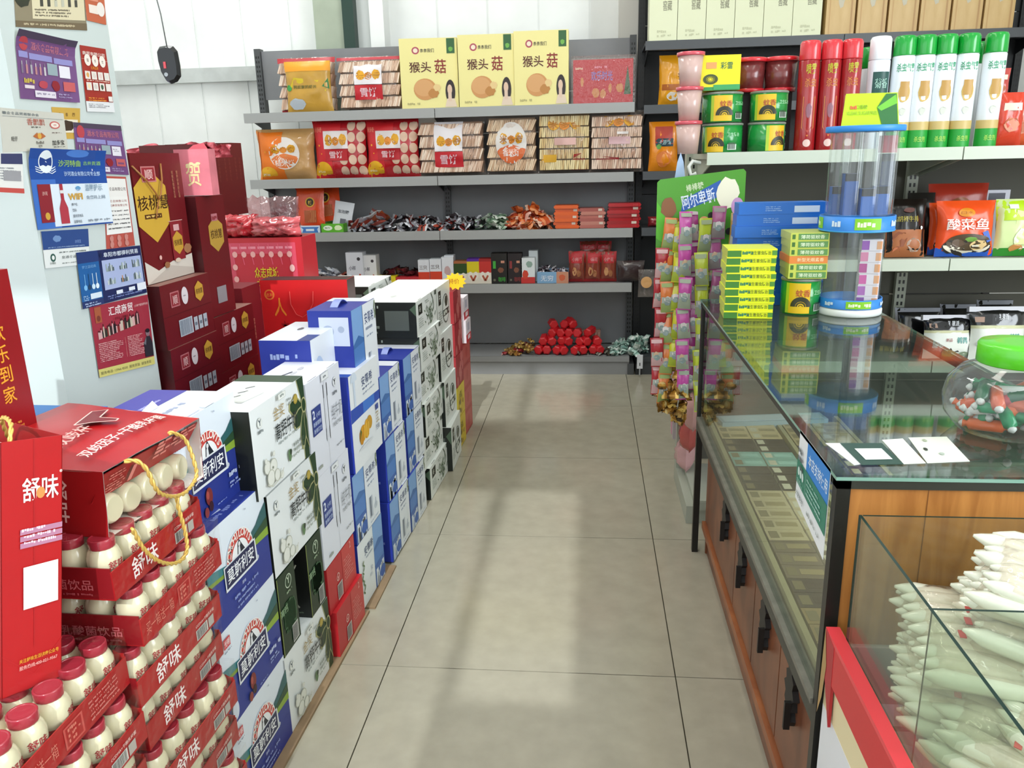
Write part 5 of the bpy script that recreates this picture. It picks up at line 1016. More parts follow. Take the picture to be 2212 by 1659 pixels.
def ybox(d,w,h):
    d.disc(w*.28,h*.83,w*.065,P('#b04a5c')); d.disc(w*.28,h*.83,w*.04,P('#f0e0c8')); d.text('亲亲我们',w*.36,h*.80,h*.055,P('#4a4438'),w=w*.24)
    d.rect(w*.82,h*.78,w*.96,h*.99,P('#2f5f34')); d.blob(w*.89,h*.84,w*.045,P('#6fae4a'),seed=2); d.text('猴头',w*.16,h*.52,h*.15,P('#5a2418'),w=w*.38,bold=.02); d.text('菇',w*.60,h*.50,h*.2,P('#8a2420'),w=w*.2,bold=.03)
    d.disc(w*.42,h*.28,w*.2,P('#cf9458'),h*.155); d.disc(w*.40,h*.30,w*.17,P('#d8a26a'),h*.12); d.blob(w*.56,h*.22,w*.11,P('#bd8240'),h*.075,3); d.blob(w*.63,h*.3,w*.07,P('#e6c88c'),h*.06,4)
    d.disc(w*.86,h*.24,w*.085,P('#2a1c1c'),h*.17); d.poly([(w*.76,h*.02),(w*.97,h*.02),(w*.93,h*.14),(w*.80,h*.14)],P('#e2cdb8')); d.disc(w*.85,h*.27,w*.042,P('#e0c0a8'),h*.07); d.rect(w*.82,h*.1,w*.88,h*.22,P('#e0c4ae')); d.micro(w*.1,h*.06,w*.2,1,h*.03,P('#b8b078'))
yb=carton('ybox',.340,.10,.425,{'all':P('#efe49a')},ybox)
for k,(u0,v0,u1,v1) in enumerate(((869,84,992,231),(993,76,1113,226),(1112,68,1230,222))):
    x,w,h=on(u0,v0,u1,v1,Y1,z4); o=put(yb,'biscuit_carton',['leftmost','middle','rightmost'][k]+' of the three pale yellow mushroom biscuit cartons on the top shelf','carton','pale yellow biscuit cartons',(x,Y1+.0,z4+.001),R((4,2,0)[k])); o.scale=((w-.004)/.340,1,h/.425)
def rtin(d,w,h):
    d.text('欢乐时光',w*.3,h*.52,h*.22,P('#7a7ad0'),w=w*.36,bold=.05); d.micro(w*.36,h*.8,w*.2,1,h*.05,P('#e08aa0')); d.micro(w*.04,h*.78,w*.16,1,h*.05,P('#e8c8b0')); d.poly([(w*.85,h*.2),(w*.97,h*.2),(w*.91,h*.85)],P('#2f5a34'))
    for a,b,r_ in ((.15,.5,.03),(.38,.25,.07),(.5,.22,.06),(.62,.35,.03),(.78,.35,.07)): d.blob(w*a,h*b,w*r_,P('#d08a50'),h*.12,int(a*20))
x,w,h=on(1238,130,1367,208,Y1,z4); rt=carton('rtin',w,.1,h,{'all':P('#c02030'),'t':P('#c8707c')},rtin)
o=put(rt,'biscuit_box','flat red biscuit box with a green tree at the right end of the top shelf','box',None,(x,Y1+.01,z4+.001),0)
q=MB(); q.box(-.012,w+.014,-.012,.11,.0,h+.02,CLEARFILM); q.build('plastic_wrap',o)

# ---------------------------------------------------------------- heaps of small sachets
def sachet_mesh(w,h,t,cols_,seed,metal=0.0,r=.25):
    q=MB(); nx,ny=6,4; rn=random.Random(seed)
    def pos(u,v,s_):
        a=max(0,1-abs(2*u-1)**2.5)**.5*max(0,1-abs(2*v-1)**2.5)**.5; k=noise.noise(Vector((u*3+seed*5,v*3,seed)))
        return Vector((w*(u-.5),h*(v-.5),s_*t*.5*a+t*.9*k))
    for s_ in (-1,1):
        vs=[pos(i/nx,j/ny,s_) for j in range(ny+1) for i in range(nx+1)]
        for j in range(ny):
            for i in range(nx):
                pass
        b=len(q.v); q.v+=[tuple(p) for p in vs]
        for j in range(ny):
            for i in range(nx):
                f=(j*(nx+1)+i,j*(nx+1)+i+1,(j+1)*(nx+1)+i+1,(j+1)*(nx+1)+i); f=f if s_>0 else tuple(reversed(f))
                c=cols_[0] if 1<=i<=4 and (i+seed)%3 else (cols_[1] if i in(0,5) else cols_[2%len(cols_)])
                q.f.append(tuple(b+k for k in f)); q.mi.append(q.mid(M(c,r,metal,var=.05))); q.sm.append(True)
    return q.mesh('sachet')
def heap(name,label,cat,group,n,x0,x1,y0,y1,z0,hfun,meshes,seed,flat=.5,names=None):
    rn=random.Random(seed); out=[]
    for i in range(n):
        x=rn.uniform(x0,x1); y=rn.uniform(y0,y1); hm=hfun((x-x0)/(x1-x0)); z=z0+.006+rn.random()*max(.002,hm)*(1-.5*abs(2*(y-y0)/(y1-y0)-1))
        mi_=rn.randrange(len(meshes)); o=ob(name,meshes[mi_],None,(x,y,z),(rn.uniform(-1,1)*flat+R(30),rn.uniform(-1,1)*flat,rn.uniform(0,6.28))); t_=(x-x0)/(x1-x0); tag(o,label+((', '+names[mi_]+', '+('left' if t_<.33 else 'middle' if t_<.67 else 'right')+(' front' if y<(y0+y1)/2 else ' back')) if names else ''),cat,group); out.append(o)
    return out
SX=lambda u,v=470,Y=5.06: AY(u,v,Y).x
zs=.918
dark=[sachet_mesh(.085,.055,.014,c,s_) for s_,c in enumerate((['#20181a','#c8ccd4','#6a6a72'],['#7a2a26','#b8bcc4','#2a1c1c'],['#3a3336','#d4d6dc','#4a4448'],['#a84a3a','#c8c8cc','#241a1a'],['#8f9098','#dcdce2','#5a2a2a'],['#141416','#9a9aa2','#30282a']))]
heap('snack_sachet','crumpled snack sachet in the long third shelf heap','snack sachet','dark snack sachets heaped on the third shelf',150,SX(752),SX(1040),5.03,5.22,zs,lambda t:.075-.01*math.sin(9*t),dark,11,names=['black silver','red brown silver','charcoal white','rusty silver','silver grey','plain black'])
big=[sachet_mesh(.17,.11,.03,['#a8482a','#c8ccd0','#b8603c'],2),sachet_mesh(.16,.10,.03,['#c8ccd4','#9a4030','#dcdee2'],4)]
heap('snack_pouch','larger silver ended orange pouch lying at the left of the sachet heap','snack bag','larger silver and orange pouches on the third shelf',9,SX(775),SX(822),5.04,5.12,zs,lambda t:.10,big,17,flat=.4)
green=[sachet_mesh(.075,.05,.014,c,s_) for s_,c in enumerate((['#8fae94','#dfe6dc','#5a7a60'],['#cfdacb','#8aa68c','#e4e8e0'],['#6f8f74','#c4d2c0','#a0b8a0']))]
heap('snack_sachet','small sachet heaped left of the orange packets','snack sachet','pale green snack sachets on the third shelf',40,SX(1030),SX(1100),5.03,5.2,zs,lambda t:.075,green,12,names=['sage green','pale cream green','deeper green'])
orng=[sachet_mesh(.10,.06,.02,c,s_) for s_,c in enumerate((['#d0642c','#e89a6a','#a83c1c'],['#c85428','#e0b8a0','#e08a5a'],['#b8482a','#d8a090','#8a2a1c']))]
heap('snack_sachet','glossy packet in the tall orange heap','snack sachet','glossy orange packets heaped on the third shelf',60,SX(1093),SX(1192),5.03,5.2,zs,lambda t:.16*math.sin(math.pi*min(1,max(0,t*1.05)))**.6,orng,13,names=['bright orange','orange with pale back','brick orange'])
def stack(name,label,cat,group,u0,u1,z,n,th,mats_,dep=.14,Y=5.03,seed=1,fmt=None,r=.35,lip=0.0):
    rn=random.Random(seed); xa=AY(u0,450,Y).x; xb=AY(u1,450,Y).x; w=xb-xa
    for k in range(n):
        q=MB(); c=mats_[k%len(mats_)]; e=th*.35
        q.prism([(0,th*.5),(e,0),(w-e,0),(w,th*.5),(w-e,th),(e,th)],dep,M(c,r)); q.box(w*.75,w*.9,-.0006,-.0002,th*.15,th*.85,P('#d8c8b8' if k%2 else c))
        o=q.build(name,None,(xa+rn.uniform(-.006,.006),Y+rn.uniform(0,.01),z+th*k),R(rn.uniform(-2,2))); tag(o,label+', '+('topmost' if k==n-1 else ['bottom','second','third','fourth','fifth','sixth','seventh'][k]+' from bottom'),cat,group)
stack('snack_packet','flat orange packet in the neat third shelf stack','snack packet','flat orange packets stacked on the third shelf',1196,1250,zs,7,.020,['#e2601c','#d85a20'],seed=2)
stack('snack_packet','dull pink ribbed packet beside the red sausages','snack packet','dull pink packets stacked on the third shelf',1252,1308,zs,6,.020,['#b8685c','#c07c6c','#a85850'],seed=3)
stack('sausage','red sausage stick in the stack ending the third shelf','sausage','red sausage sticks stacked on the third shelf',1312,1384,zs,7,.021,['#b01e24','#a01a20'],seed=4,r=.25)
# orange hanging pouches at the left, trays in front
ORP=FILM('#d8481c')
def jerky(d,w,h): d.disc(w*.5,h*.62,w*.17,P('#d8a62c')); d.disc(w*.5,h*.62,w*.13,P('#2a2018')); d.text('辣',w*.5,h*.56,h*.1,P('#e8c04a'),anchor='c'); d.rect(w*.28,h*.12,w*.72,h*.42,P('#a8542c')); [d.line(w*(.3+.06*k),h*.12,w*(.33+.06*k),h*.42,.003,P('#d08a54')) for k in range(7)]
for k,(u0,v0,u1,v1,rz,ln_,yo,lab) in enumerate(((640,415,700,490,4,8,.03,'front orange spicy strip pouch with a round black badge on the third shelf'),(628,422,690,486,-6,12,.07,'orange spicy pouch behind the badge pouch, leaning left'),(668,418,735,488,10,16,.08,'orange spicy pouch fanned out behind to the right'),(672,404,722,470,-28,14,.11,'red tilted pouch sticking up behind the orange ones'))):
    x,w,h=on(u0,v0,u1,v1,5.03,.917); o=bag('snack_pouch',lab,'snack bag','orange pouches in a tray on the third shelf',(x,5.03+yo,.917+(.03 if k<2 else .05)),w,h,.03,ORP if k<3 else FILM('#b02a22'),jerky,20+k,lean=ln_,rz=0,nx=8,nz=10); o.rotation_euler=(R(-ln_),R((0,4,-8,-35)[k]),0)
def trayb(u0,v0,u1,v1,z,c,draw,label,name='display_tray',Y=5.01,dep=.13,group=None):
    x,w,h=on(u0,v0,u1,v1,Y,z); q=MB(); c_=P(c); t=.0015
    q.box(0,w,0,t,0,h,c_); q.box(0,w,dep-t,dep,0,h*1.1,c_); q.box(0,t,0,dep,0,h,c_); q.box(w-t,w,0,dep,0,h,c_); q.box(0,w,0,dep,0,t,c_)
    o=q.build(name,None,(x,Y,z+.001)); tag(o,label,'tray',group); m_=MB(); draw(D(m_,front_fn()),w,h); m_.build('printed_design',o) if m_.f else None; return o
trayb(649,488,693,510,zs-.002,'#cfdcec',lambda d,w,h:(d.poly([(w*.1,0),(w*.9,0),(w*.85,h*.5),(w*.95,h*.8),(w*.05,h*.8),(w*.18,h*.5)],P('#3f78c0')),d.rect(w*.3,h*.25,w*.7,h*.55,P('#dfe8f2'))),'pale blue display tray holding the orange pouches')
trayb(695,484,744,510,zs-.002,'#5fb02c',lambda d,w,h:(d.disc(w*.3,h*.52,w*.2,P('#e6f0dc'),h*.28),d.text('伽力',w*.16,h*.42,h*.22,P('#2a4a20'),w=w*.22),d.blob(w*.75,h*.52,w*.19,P('#e0f0c0'),h*.34,3,seg=20)),'bright green display tray with a white oval on the third shelf')
x,w,h=on(712,432,754,486,5.06,.93); bag('snack_pouch','white pouch with a small grey picture standing in the bright green tray','snack bag',None,(x,5.09,.93),w,h,.02,M('#dfe2e8',.35),lambda d,w,h:(d.text('泡泡糖',w*.2,h*.6,h*.12,P('#4a4f58'),w=w*.6),d.rect(w*.4,h*.25,w*.7,h*.42,P('#6a6a74')),d.disc(w*.45,h*.12,w*.2,P('#e0803a'),h*.1)),31,nx=8,nz=8,rz=0).rotation_euler=(R(-10),R(10),0)

# ---------------------------------------------------------------- fourth shelf
z3=.582
def small_box(u0,v0,u1,v1,label,cols_,draw=None,group=None,Y=5.02,dep=.09,rz=0,z=z3,open_=False,name='snack_box'):
    x,w,h=on(u0,v0,u1,v1,Y,z); q=MB(); q.box(0,w,0,dep,0,h,P(cols_[0]),{'t':P(cols_[-1])}); o=q.build(name,None,(x,Y,z+.001),R(rz)); tag(o,label,'box',group)
    if draw: m_=MB(); draw(D(m_,front_fn()),w,h); m_.build('printed_design',o)
    return o
def vshape(top,mid): return lambda d,w,h:(d.rect(0,h*.45,w,h*.93,P(mid)),d.rect(0,h*.9,w,h,P(top)),d.disc(w*.28,h*.33,w*.2,P('#ece4d8'),h*.16),d.disc(w*.72,h*.33,w*.2,P('#ece4d8'),h*.16),d.pline([(w*.28,h*.34),(w*.5,h*.12),(w*.72,h*.34)],.012,P('#b0553a')))
for k,(a,b,t_,m_,lab) in enumerate(((982,1010,'#a8643a','#2f4a1c','small cream box with green and brown top on the fourth shelf'),(1010,1036,'#5a2a9a','#d8c41c','small cream box with yellow and purple top on the fourth shelf'),(1036,1062,'#a02020','#c23028','small cream box with red top on the fourth shelf'))):
    small_box(a,560 if k else 565,b,614,lab,['#e0d8c8',t_],vshape(t_,m_),'small cream boxes with coloured tops')
def blk(c): return lambda d,w,h:(d.rect(w*.12,h*.5,w*.3,h*.75,P(c)),d.blob(w*.6,h*.45,w*.22,P('#7a4a34'),h*.1,3),d.text('咖啡',w*.45,h*.06,h*.16,P(c),w=w*.45),d.rect(w*.62,h*.68,w*.85,h*.76,P('#c88a70')),d.disc(w*.2,h*.12,w*.08,P('#6a6a58')))
small_box(1062,548,1096,614,'left black snack box with green marks on the fourth shelf',['#17130f'],blk('#3fa03a'),'black snack boxes'); small_box(1098,548,1128,612,'right black snack box with rusty marks on the fourth shelf',['#1c1214'],blk('#8a3030'),'black snack boxes')
small_box(1126,558,1156,611,'white box with a red splash on the fourth shelf',['#dfe4e6'],lambda d,w,h:(d.rect(0,0,w,h*.25,P('#c8302c')),d.blob(w*.3,h*.35,w*.25,P('#d04028'),h*.2,3),d.blob(w*.6,h*.75,w*.25,P('#8fa89c'),h*.15,4)))
small_box(1143,542,1162,600,'slim pale box with a torn lid behind the red splash box',['#dfe6e8'],None,Y=5.10)
for k in range(4):
    x0=(905,930,955,962)[k]; small_box(x0,(562,560,556,552)[k],x0+(24,26,26,20)[k],612,['leftmost white and orange box behind the herb cartons','second white and orange box behind the herb cartons','white box with grey print behind the herb cartons','tall white box at the left of the cream boxes'][k],['#e2e4ea','#dfe6ec'],(lambda d,w,h:(d.rect(0,0,w,h*.5,P('#d8452c')),d.text('三只',w*.1,h*.6,h*.16,P('#5a4a40'),w=w*.7))) if k<2 else (lambda d,w,h:(d.blob(w*.5,h*.5,w*.3,P('#c8a8a8'),h*.2,5))),'white and orange snack boxes',dep=.07,Y=5.03+.02*(k==3))
small_box(806,598,856,626,'low yellow tray box on the fourth shelf',['#e8d01c'],lambda d,w,h:(d.disc(w*.28,h*.3,w*.16,P('#f0ecd0'),h*.3),d.text('伽力',w*.2,h*.2,h*.24,P('#4a4a20'),w=w*.18),d.blob(w*.7,h*.3,w*.16,P('#f0eebc'),h*.3,3)),None)
small_box(857,600,906,628,'low red tray box right of the yellow one',['#c23038'],lambda d,w,h:d.rect(w*.1,h*.1,w*.9,h*.6,P('#e0ccd4')))
def whitebx(d,w,h): d.disc(w*.75,h*.8,w*.1,P('#3a3438')); d.text('小样',w*.15,h*.45,h*.14,P('#4a4a58'),w=w*.4); d.rect(0,0,w*.45,h*.3,P('#c0404c')); d.poly([(w*.6,h*.1),(w*.72,h*.1),(w*.85,h*.32),(w*.75,h*.35)],P('#b8452c'))
small_box(752,546,788,624,'tall white display box with a red corner, left one on the fourth shelf',['#d4d4dc'],whitebx,'white display boxes'); small_box(784,552,816,622,'tall white display box right of its neighbour on the fourth shelf',['#e0dfe0'],whitebx,'white display boxes',Y=5.04)
heap('snack_sachet','small white and brown sachet behind the big red paper bag','snack sachet','white and brown sachets at the left of the fourth shelf',42,SX(655),SX(752),5.02,5.15,z3,lambda t:.10,[sachet_mesh(.07,.045,.016,c,s_) for s_,c in enumerate((['#dfe2e8','#b8bcc8','#e8e8ee'],['#8a4438','#c8a8a0','#6a3028'],['#c8ccd4','#7a8498','#e2e2e8']))],21)
heap('snack_sachet','dark brown sachet lying behind the yellow tray box','snack sachet','dark brown sachets on the fourth shelf',34,SX(822),SX(905),5.06,5.2,z3,lambda t:.09,[sachet_mesh(.08,.05,.016,c,s_) for s_,c in enumerate((['#2a1c18','#4a3228','#1c1412'],['#5a1c22','#3a1216','#7a3034']))],22)
trayb(1160,588,1228,611,z3,'#7fa8cc',lambda d,w,h:(d.rect(w*.62,0,w,h,P('#c88a6c')),d.text('无穷',w*.12,h*.2,h*.5,P('#dfe4ee'),w=w*.4,bold=.05),d.blob(w*.8,h*.5,w*.12,P('#d0603c'),h*.3,2)),'pale blue tray with an orange end on the fourth shelf',dep=.12)
heap('snack_sachet','tiny dark and white sachet filling the pale blue tray','snack sachet','tiny sachets in the pale blue tray',40,SX(1166,590),SX(1222,590),5.03,5.12,z3+.045,lambda t:.05,[sachet_mesh(.045,.03,.01,c,s_) for s_,c in enumerate((['#3a2c34','#d8d4dc','#1c181c'],['#8a7a84','#e4e0e6','#4a3a40']))],23)
def rb(d,w,h): d.rect(0,h*.62,w,h*.99,P('#c0242c')); d.rect(0,0,w,h*.1,P('#a82428')); d.text('小麻花',w*.2,h*.68,h*.13,P('#e0a0a0'),w=w*.6); d.blob(w*.35,h*.35,w*.16,P('#c89060'),h*.16,3); d.blob(w*.62,h*.28,w*.15,P('#a86a44'),h*.14,4)
for k,(u0,v0,u1,v1,yo,lab) in enumerate(((1228,545,1264,608,0,'left red topped twist snack bag on the fourth shelf'),(1263,545,1298,607,0,'middle red topped twist snack bag on the fourth shelf'),(1297,545,1332,607,0,'right red topped twist snack bag on the fourth shelf'),(1252,524,1292,570,.09,'red topped twist snack bag stacked behind, pointing up'),(1285,524,1322,570,.10,'second red topped twist snack bag stacked behind'))):
    x,w,h=on(u0,v0,u1,v1,5.03,z3 if not yo else .70); bag('snack_pouch',lab,'snack bag','red topped twist snack bags',(x,5.07+yo,z3+.002 if not yo else .695),w,h,.05,FILM('#8a4030'),rb,40+k,nx=8,nz=10,jag=.04)
bag('snack_pouch','dark brown pouch drooping off the right end of the fourth shelf','snack bag',None,(AY(1333,600,5.03).x,5.05,z3+.003),.17,.13,.06,FILM('#3a2c2c'),None,47,nx=8,nz=8)
x=AY(1378,610,4.98); bag('snack_pouch','clear bag with a round biscuit hanging over the shelf end beside the black upright','snack bag',None,(x.x,4.97,.50),.10,.17,.04,CLEARFILM,lambda d,w,h:d.disc(w*.5,h*.55,w*.35,P('#d8a46a')),48,nx=8,nz=8)

# ---------------------------------------------------------------- base deck
z0=.122
RDM=M('#c81c26',.4)
q=MB(); q.lathe([(.022,0),(.030,.006),(.030,.085),(.024,.092),(.010,.094)],RDM,6,smooth=False); lip_me=q.mesh('candy_tube')
rn=random.Random(8); rows_=[(8,0),(7,1),(5,2),(3,3)]; xa=AY(1170,760,5.06).x
for n_,r_ in rows_:
    for k in range(n_):
        x=xa+.058*(k+.5*r_)+(-.02 if r_<2 else 0); o=ob('candy_tube',lip_me,None,(x+rn.uniform(-.006,.006),4.995+.03*r_+rn.uniform(0,.015),z0+.030+.050*r_),(R(-88+rn.uniform(-8,8)),R(rn.uniform(-20,20)),R(rn.uniform(-25,25)))); tag(o,'red six sided candy tube, '+['bottom','second','third','top'][r_]+' row of the heap, number '+str(k+1)+' from left','candy','red candy tubes heaped on the bottom shelf')
tw=[sachet_mesh(.055,.03,.018,c,s_) for s_,c in enumerate((['#9a7a3c','#c8a860','#6a5020'],['#8a5a34','#b08a50','#c89a4a'],['#a83a3c','#d8a0a0','#7a1c20']))]
heap('wrapped_candy','golden brown wrapped candy scattered left of the red candy tubes','candy','golden brown candies on the bottom shelf',34,SX(1092,750,5.05),SX(1150,750,5.05),5.0,5.2,z0,lambda t:.07*t+.01,tw,31)
heap('wrapped_candy','small dark candy beside the red candy tubes','candy','dark candies right of the red tubes',26,SX(1240,750,5.05),SX(1330,750,5.05),5.0,5.15,z0,lambda t:.02,[sachet_mesh(.05,.03,.014,['#3a3a34','#8a8a80','#6a5a4a'],3)],32)
teal=[sachet_mesh(.06,.035,.014,c,s_) for s_,c in enumerate((['#9fc0b4','#dfe8e2','#5f8478'],['#c8d8d0','#7fa096','#e8eeea'],['#6f948a','#a8c4ba','#3f5a52']))]
heap('wrapped_candy','twisted candy wrapper in the green bottom shelf heap','candy','pale green candies on the bottom shelf',80,SX(1322,750,5.05),SX(1398,750,5.05),5.0,5.16,z0,lambda t:.12*math.sin(1.5*t+.3),teal,33,flat=1.2,names=['pale teal','whitish green','dark teal'])
q=MB(); q.box(0,.02,0,.14,0,.07,P('#8a7068'));
x,w,h=on(1255,725,1297,758,5.1,z0); q=MB(); q.box(0,w,0,.04,0,h+.03,P('#8a6a5c')); [q.box(w*(.08+.16*k),w*(.16+.16*k),-.004,0,.01,h+.015,P('#a88478')) for k in range(6)]; tag(q.build('display_box',None,(x,5.12,z0+.002)),'small brown ribbed display box behind the candy tubes','box')
# price tag stand on the floor end
p=AY(1382,790,4.93); q=MB(); q.box(-.018,.018,-.004,.004,-.018,.07,P('#d8dade')); q.box(-.003,.003,-.0052,-.004,.0,.02,P('#2a2a2c')); q.box(-.004,.004,-.004,.004,-.06,-.018,P('#9a9c9e')); tag(q.build('power_plug',None,(p.x,p.y,p.z)),'small white plug with cable tail at the lower right end of the grey shelving','plug')

# ---------------------------------------------------------------- shiny bags on the face box
CL2=glassy('shiny_film','#f2dcde',.10,1.9,bump=1.0,bs=22,opa=.12,ocol='#d8a0a4')
for k,(u0,v0,u1,v1,c,lab) in enumerate(((524,428,640,510,CL2,'big shiny transparent bag of pink sweets on the lattice gift box'),(474,465,560,512,M('#c8303a',.15,bump=.8,bs=25,coat=.8),'glossy red plastic bag at the left on the lattice gift box'),(540,470,650,514,M('#cc5a60',.15,bump=.9,bs=28,coat=.8),'glossy pinkish red bag lying low on the lattice gift box'))):
    x,w,h=on(u0,v0,u1,v1,3.32,AY(560,513,3.32).z); o=bag('plastic_bag',lab,'plastic bag','shiny plastic bags on the lattice gift box',(x,3.34+.05*(k==0),AY(560,513,3.32).z+.001),w,h,.11,c,None,60+k,nx=14,nz=12,wr=.35,jag=.1)
    if k==0:
        heap('wrapped_candy','pinkish candy inside the big shiny transparent bag','candy','pink candies in the shiny bag',24,x+.05,x+w-.04,3.36,3.42,o.location.z,lambda t:.11*(1-t*.6),[sachet_mesh(.05,.03,.014,['#b87880','#d8b0b4','#8a5058'],2)],61)

# ---------------------------------------------------------------- black shelving goods
x=AY(1398,92,5.0); cw=.1585
def crm(d,w,h): 
    for k,s_ in enumerate((.72,.58)): d.blob(w*.62,h*s_,w*.17,P('#8f8b78'),h*.07,k+2,amp=.5,seg=18)
    d.text('酒坊',w*.46,h*.50,h*.22,P('#6a6858'),w=w*.34,bold=0); d.text('窖藏',w*.48,h*.36,h*.12,P('#77745f'),w=w*.32,bold=0); d.rect(w*.86,h*.5,w*.89,h*.64,P('#6a6a58')); d.micro(w*.28,h*.1,w*.5,2,h*.03,P('#c8caa8'))
cb=carton('cream',cw-.003,.15,.44,{'all':P('#e3e6c4')},crm)
def wdn(d,w,h): d.rect(w*.1,0,w*.14,h,P('#c89f66')); d.rect(w*.84,0,w*.90,h,P('#b88f5a')); d.blob(w*.5,h*.4,w*.12,P('#c8bfa8'),h*.1,3); d.blob(w*.55,h*.55,w*.08,P('#ecdcb8'),h*.08,5)
wbx=carton('woodbox',cw-.003,.15,.44,{'all':wood('#c9a468','#dfc088',(1,1,.2)),'t':P('#d8b87c')},wdn)
for k in range(6): put(cb,'liquor_box','cream liquor box with grey calligraphy on the topmost shelf, '+['leftmost','second from the left','third from the left','fourth from the left','fifth from the left','rightmost, touching the wooden looking boxes'][k],'box','cream liquor boxes in a row',(x.x+.01+cw*k,5.0,1.967),0)
for k in range(6): put(wbx,'liquor_box','light wood patterned liquor box on the topmost shelf, '+['first after the cream boxes','second after the cream boxes','third after the cream boxes','fourth after the cream boxes','fifth after the cream boxes','rightmost at the dark gap'][k],'box','wood patterned liquor boxes in a row',(x.x+.01+.972+cw*1.06*k,5.0,1.967),0)
def orp(d,w,h): d.rect(0,h*.3,w,h*.42,P('#a85a14')); d.blob(w*.5,h*.18,w*.25,P('#d8cfc0'),h*.1,3); d.text('锅巴',w*.7,h*.5,h*.16,P('#3a2410'))
shelfbag(1423,118,1482,229,1.621,'amber snack pouch on the black shelving left of the stacked cups',FILM('#e09a1c'),orp,71,group='pouches on the black shelving',Y=5.03,t=.07,name='snack_pouch')
def orp2(d,w,h): d.rect(w*.2,h*.55,w*.8,h*.9,P('#b03018')); d.rect(w*.22,h*.5,w*.82,h*.66,P('#26404a')); d.text('甘源牌',w*.28,h*.53,h*.1,P('#a8c8cc'),w=w*.46); d.blob(w*.5,h*.25,w*.3,P('#dd7c38'),h*.18,2); d.blob(w*.32,h*.5,w*.1,P('#5f9a3a'),h*.06,3)
shelfbag(1402,263,1466,358,1.247,'orange snack pouch with a dark green name band on the black shelving',FILM('#e88c1c'),orp2,72,group='pouches on the black shelving',Y=5.03,t=.07,name='snack_pouch')
shelfbag(1400,470,1440,512,.917,'small dark red packet on the black shelving left of the candy strips',FILM('#8a2a2c'),None,73,group=None,Y=5.03,t=.05,name='snack_pouch')
# ---------------------------------------------------------------- glass counter
CX0,CX1,CY0,CY1,CZ=.360,.838,1.125,2.62,.893
FR=M('#23221f',.35,metal=.3); FR2=M('#34352f',.4,metal=.2)
WP=wood('#5f3422','#8a5234',(4,1,.6),.35); WPE=wood('#a4672f','#c98845',(5,5,.5),.4)
o=empty('glass_counter',(0,0,0)); tag(o,'long glass topped shop counter with black frame and wooden lower panels','counter')
for n_,(x,y) in enumerate(((CX0,CY0),(CX0,CY1),(CX1,CY0),(CX1,CY1))):
    q=MB(); dx=-.02 if x==CX1 else 0; dy=-.02 if y==CY1 else 0
    q.box(x+dx,x+dx+.02,y+dy,y+dy+.02,0,CZ-.006,FR); q.build('corner_post',o)
for a in ((CX0,CX0+.02,CY0,CY1),(CX1-.02,CX1,CY0,CY1),(CX0,CX1,CY0,CY0+.02),(CX0,CX1,CY1-.02,CY1)):
    q=MB(); q.box(a[0],a[1],a[2],a[3],CZ-.020,CZ-.006,FR2); q.build('top_rail',o)
q=MB(); q.box(CX0,CX0+.02,CY0+.02,CY1-.02,.455,.490,FR2); q.box(CX0-.004,CX0+.02,CY0+.02,CY1-.02,.490,.500,M('#6d6a60',.4,var=.2,vs=30)); q.build('middle_rail',o)
q=MB(); q.box(CX0-.003,CX1+.003,CY0-.004,CY1+.004,CZ-.0055,CZ,GLASS_TOP,{k:M('#7fa898',.15) for k in 'flrk'}); q.build('glass_top',o)
q=MB(); q.box(CX0+.006,CX0+.010,CY0+.02,CY1-.02,.500,CZ-.020,GLASS); q.build('glass_front',o)
q=MB(); q.box(CX0+.02,CX1-.02,CY1-.012,CY1-.008,.49,CZ-.02,GLASS); q.build('glass_end',o)
q=MB(); q.box(CX0+.02,CX1-.02,CY0+.004,CY0+.016,.0,CZ-.020,WPE); q.box(CX0+.13,CX0+.131,CY0+.0034,CY0+.004,0,CZ-.02,P('#7a4a24')); q.build('end_panel',o)
q=MB(); q.box(CX0+.045,CX0+.055,CY0+.02,CY1-.02,.10,.455,WP); q.box(CX0+.045,CX1-.02,CY1-.03,CY1-.015,.0,.455,WP); q.build('lower_panel',o)
HB=M('#141110',.5)
for ya,yb_,yc in ((CY0+.03,1.50,1.376),(1.50,1.765,1.625),(1.765,2.03,1.905),(2.03,2.58,2.165)):
    q=MB(); q.box(CX0+.038,CX0+.046,ya+.003,yb_-.003,.135,.44,WP); dr=q.build('cabinet_door',o)
    hm=MB(); pts=[(-.018,.10),(-.012,.125),(.012,.125),(.018,.10),(.010,.075),(.022,.055),(.018,.025),(.030,.0),(.018,-.025),(.022,-.055),(.010,-.075),(.018,-.10),(.012,-.125),(-.012,-.125),(-.018,-.10),(-.010,-.075),(-.022,-.055),(-.018,-.025),(-.030,0),(-.018,.025),(-.022,.055),(-.010,.075)]
    n=len(pts); xf=CX0+.026; zc=.345; vs=[(xf,yc-a*1.25,zc+b*.56) for a,b in pts]+[(xf+.012,yc-a*1.25,zc+b*.56) for a,b in pts]
    hm.add(vs,[tuple(range(n)),tuple(n+i for i in reversed(range(n)))]+[(i,n+i,n+(i+1)%n,(i+1)%n) for i in range(n)],HB)
    hm.box(xf-.012,xf,yc-.026,yc-.018,zc-.070,zc-.010,HB); hm.build('ornate_handle',dr)
q=MB(); q.box(CX0+.030,CX0+.045,CY0+.02,CY1-.02,.095,.12,wood('#8a5032','#a8683f',(3,1,1))); q.box(CX0+.05,CX0+.06,CY0+.02,CY1-.02,.0,.095,WP); q.build('plinth',o)
q=MB(); q.box(CX0+.02,CX1-.02,CY0+.02,CY1-.03,.480,.490,M('#7d7458',.6)); q.build('display_deck',o)
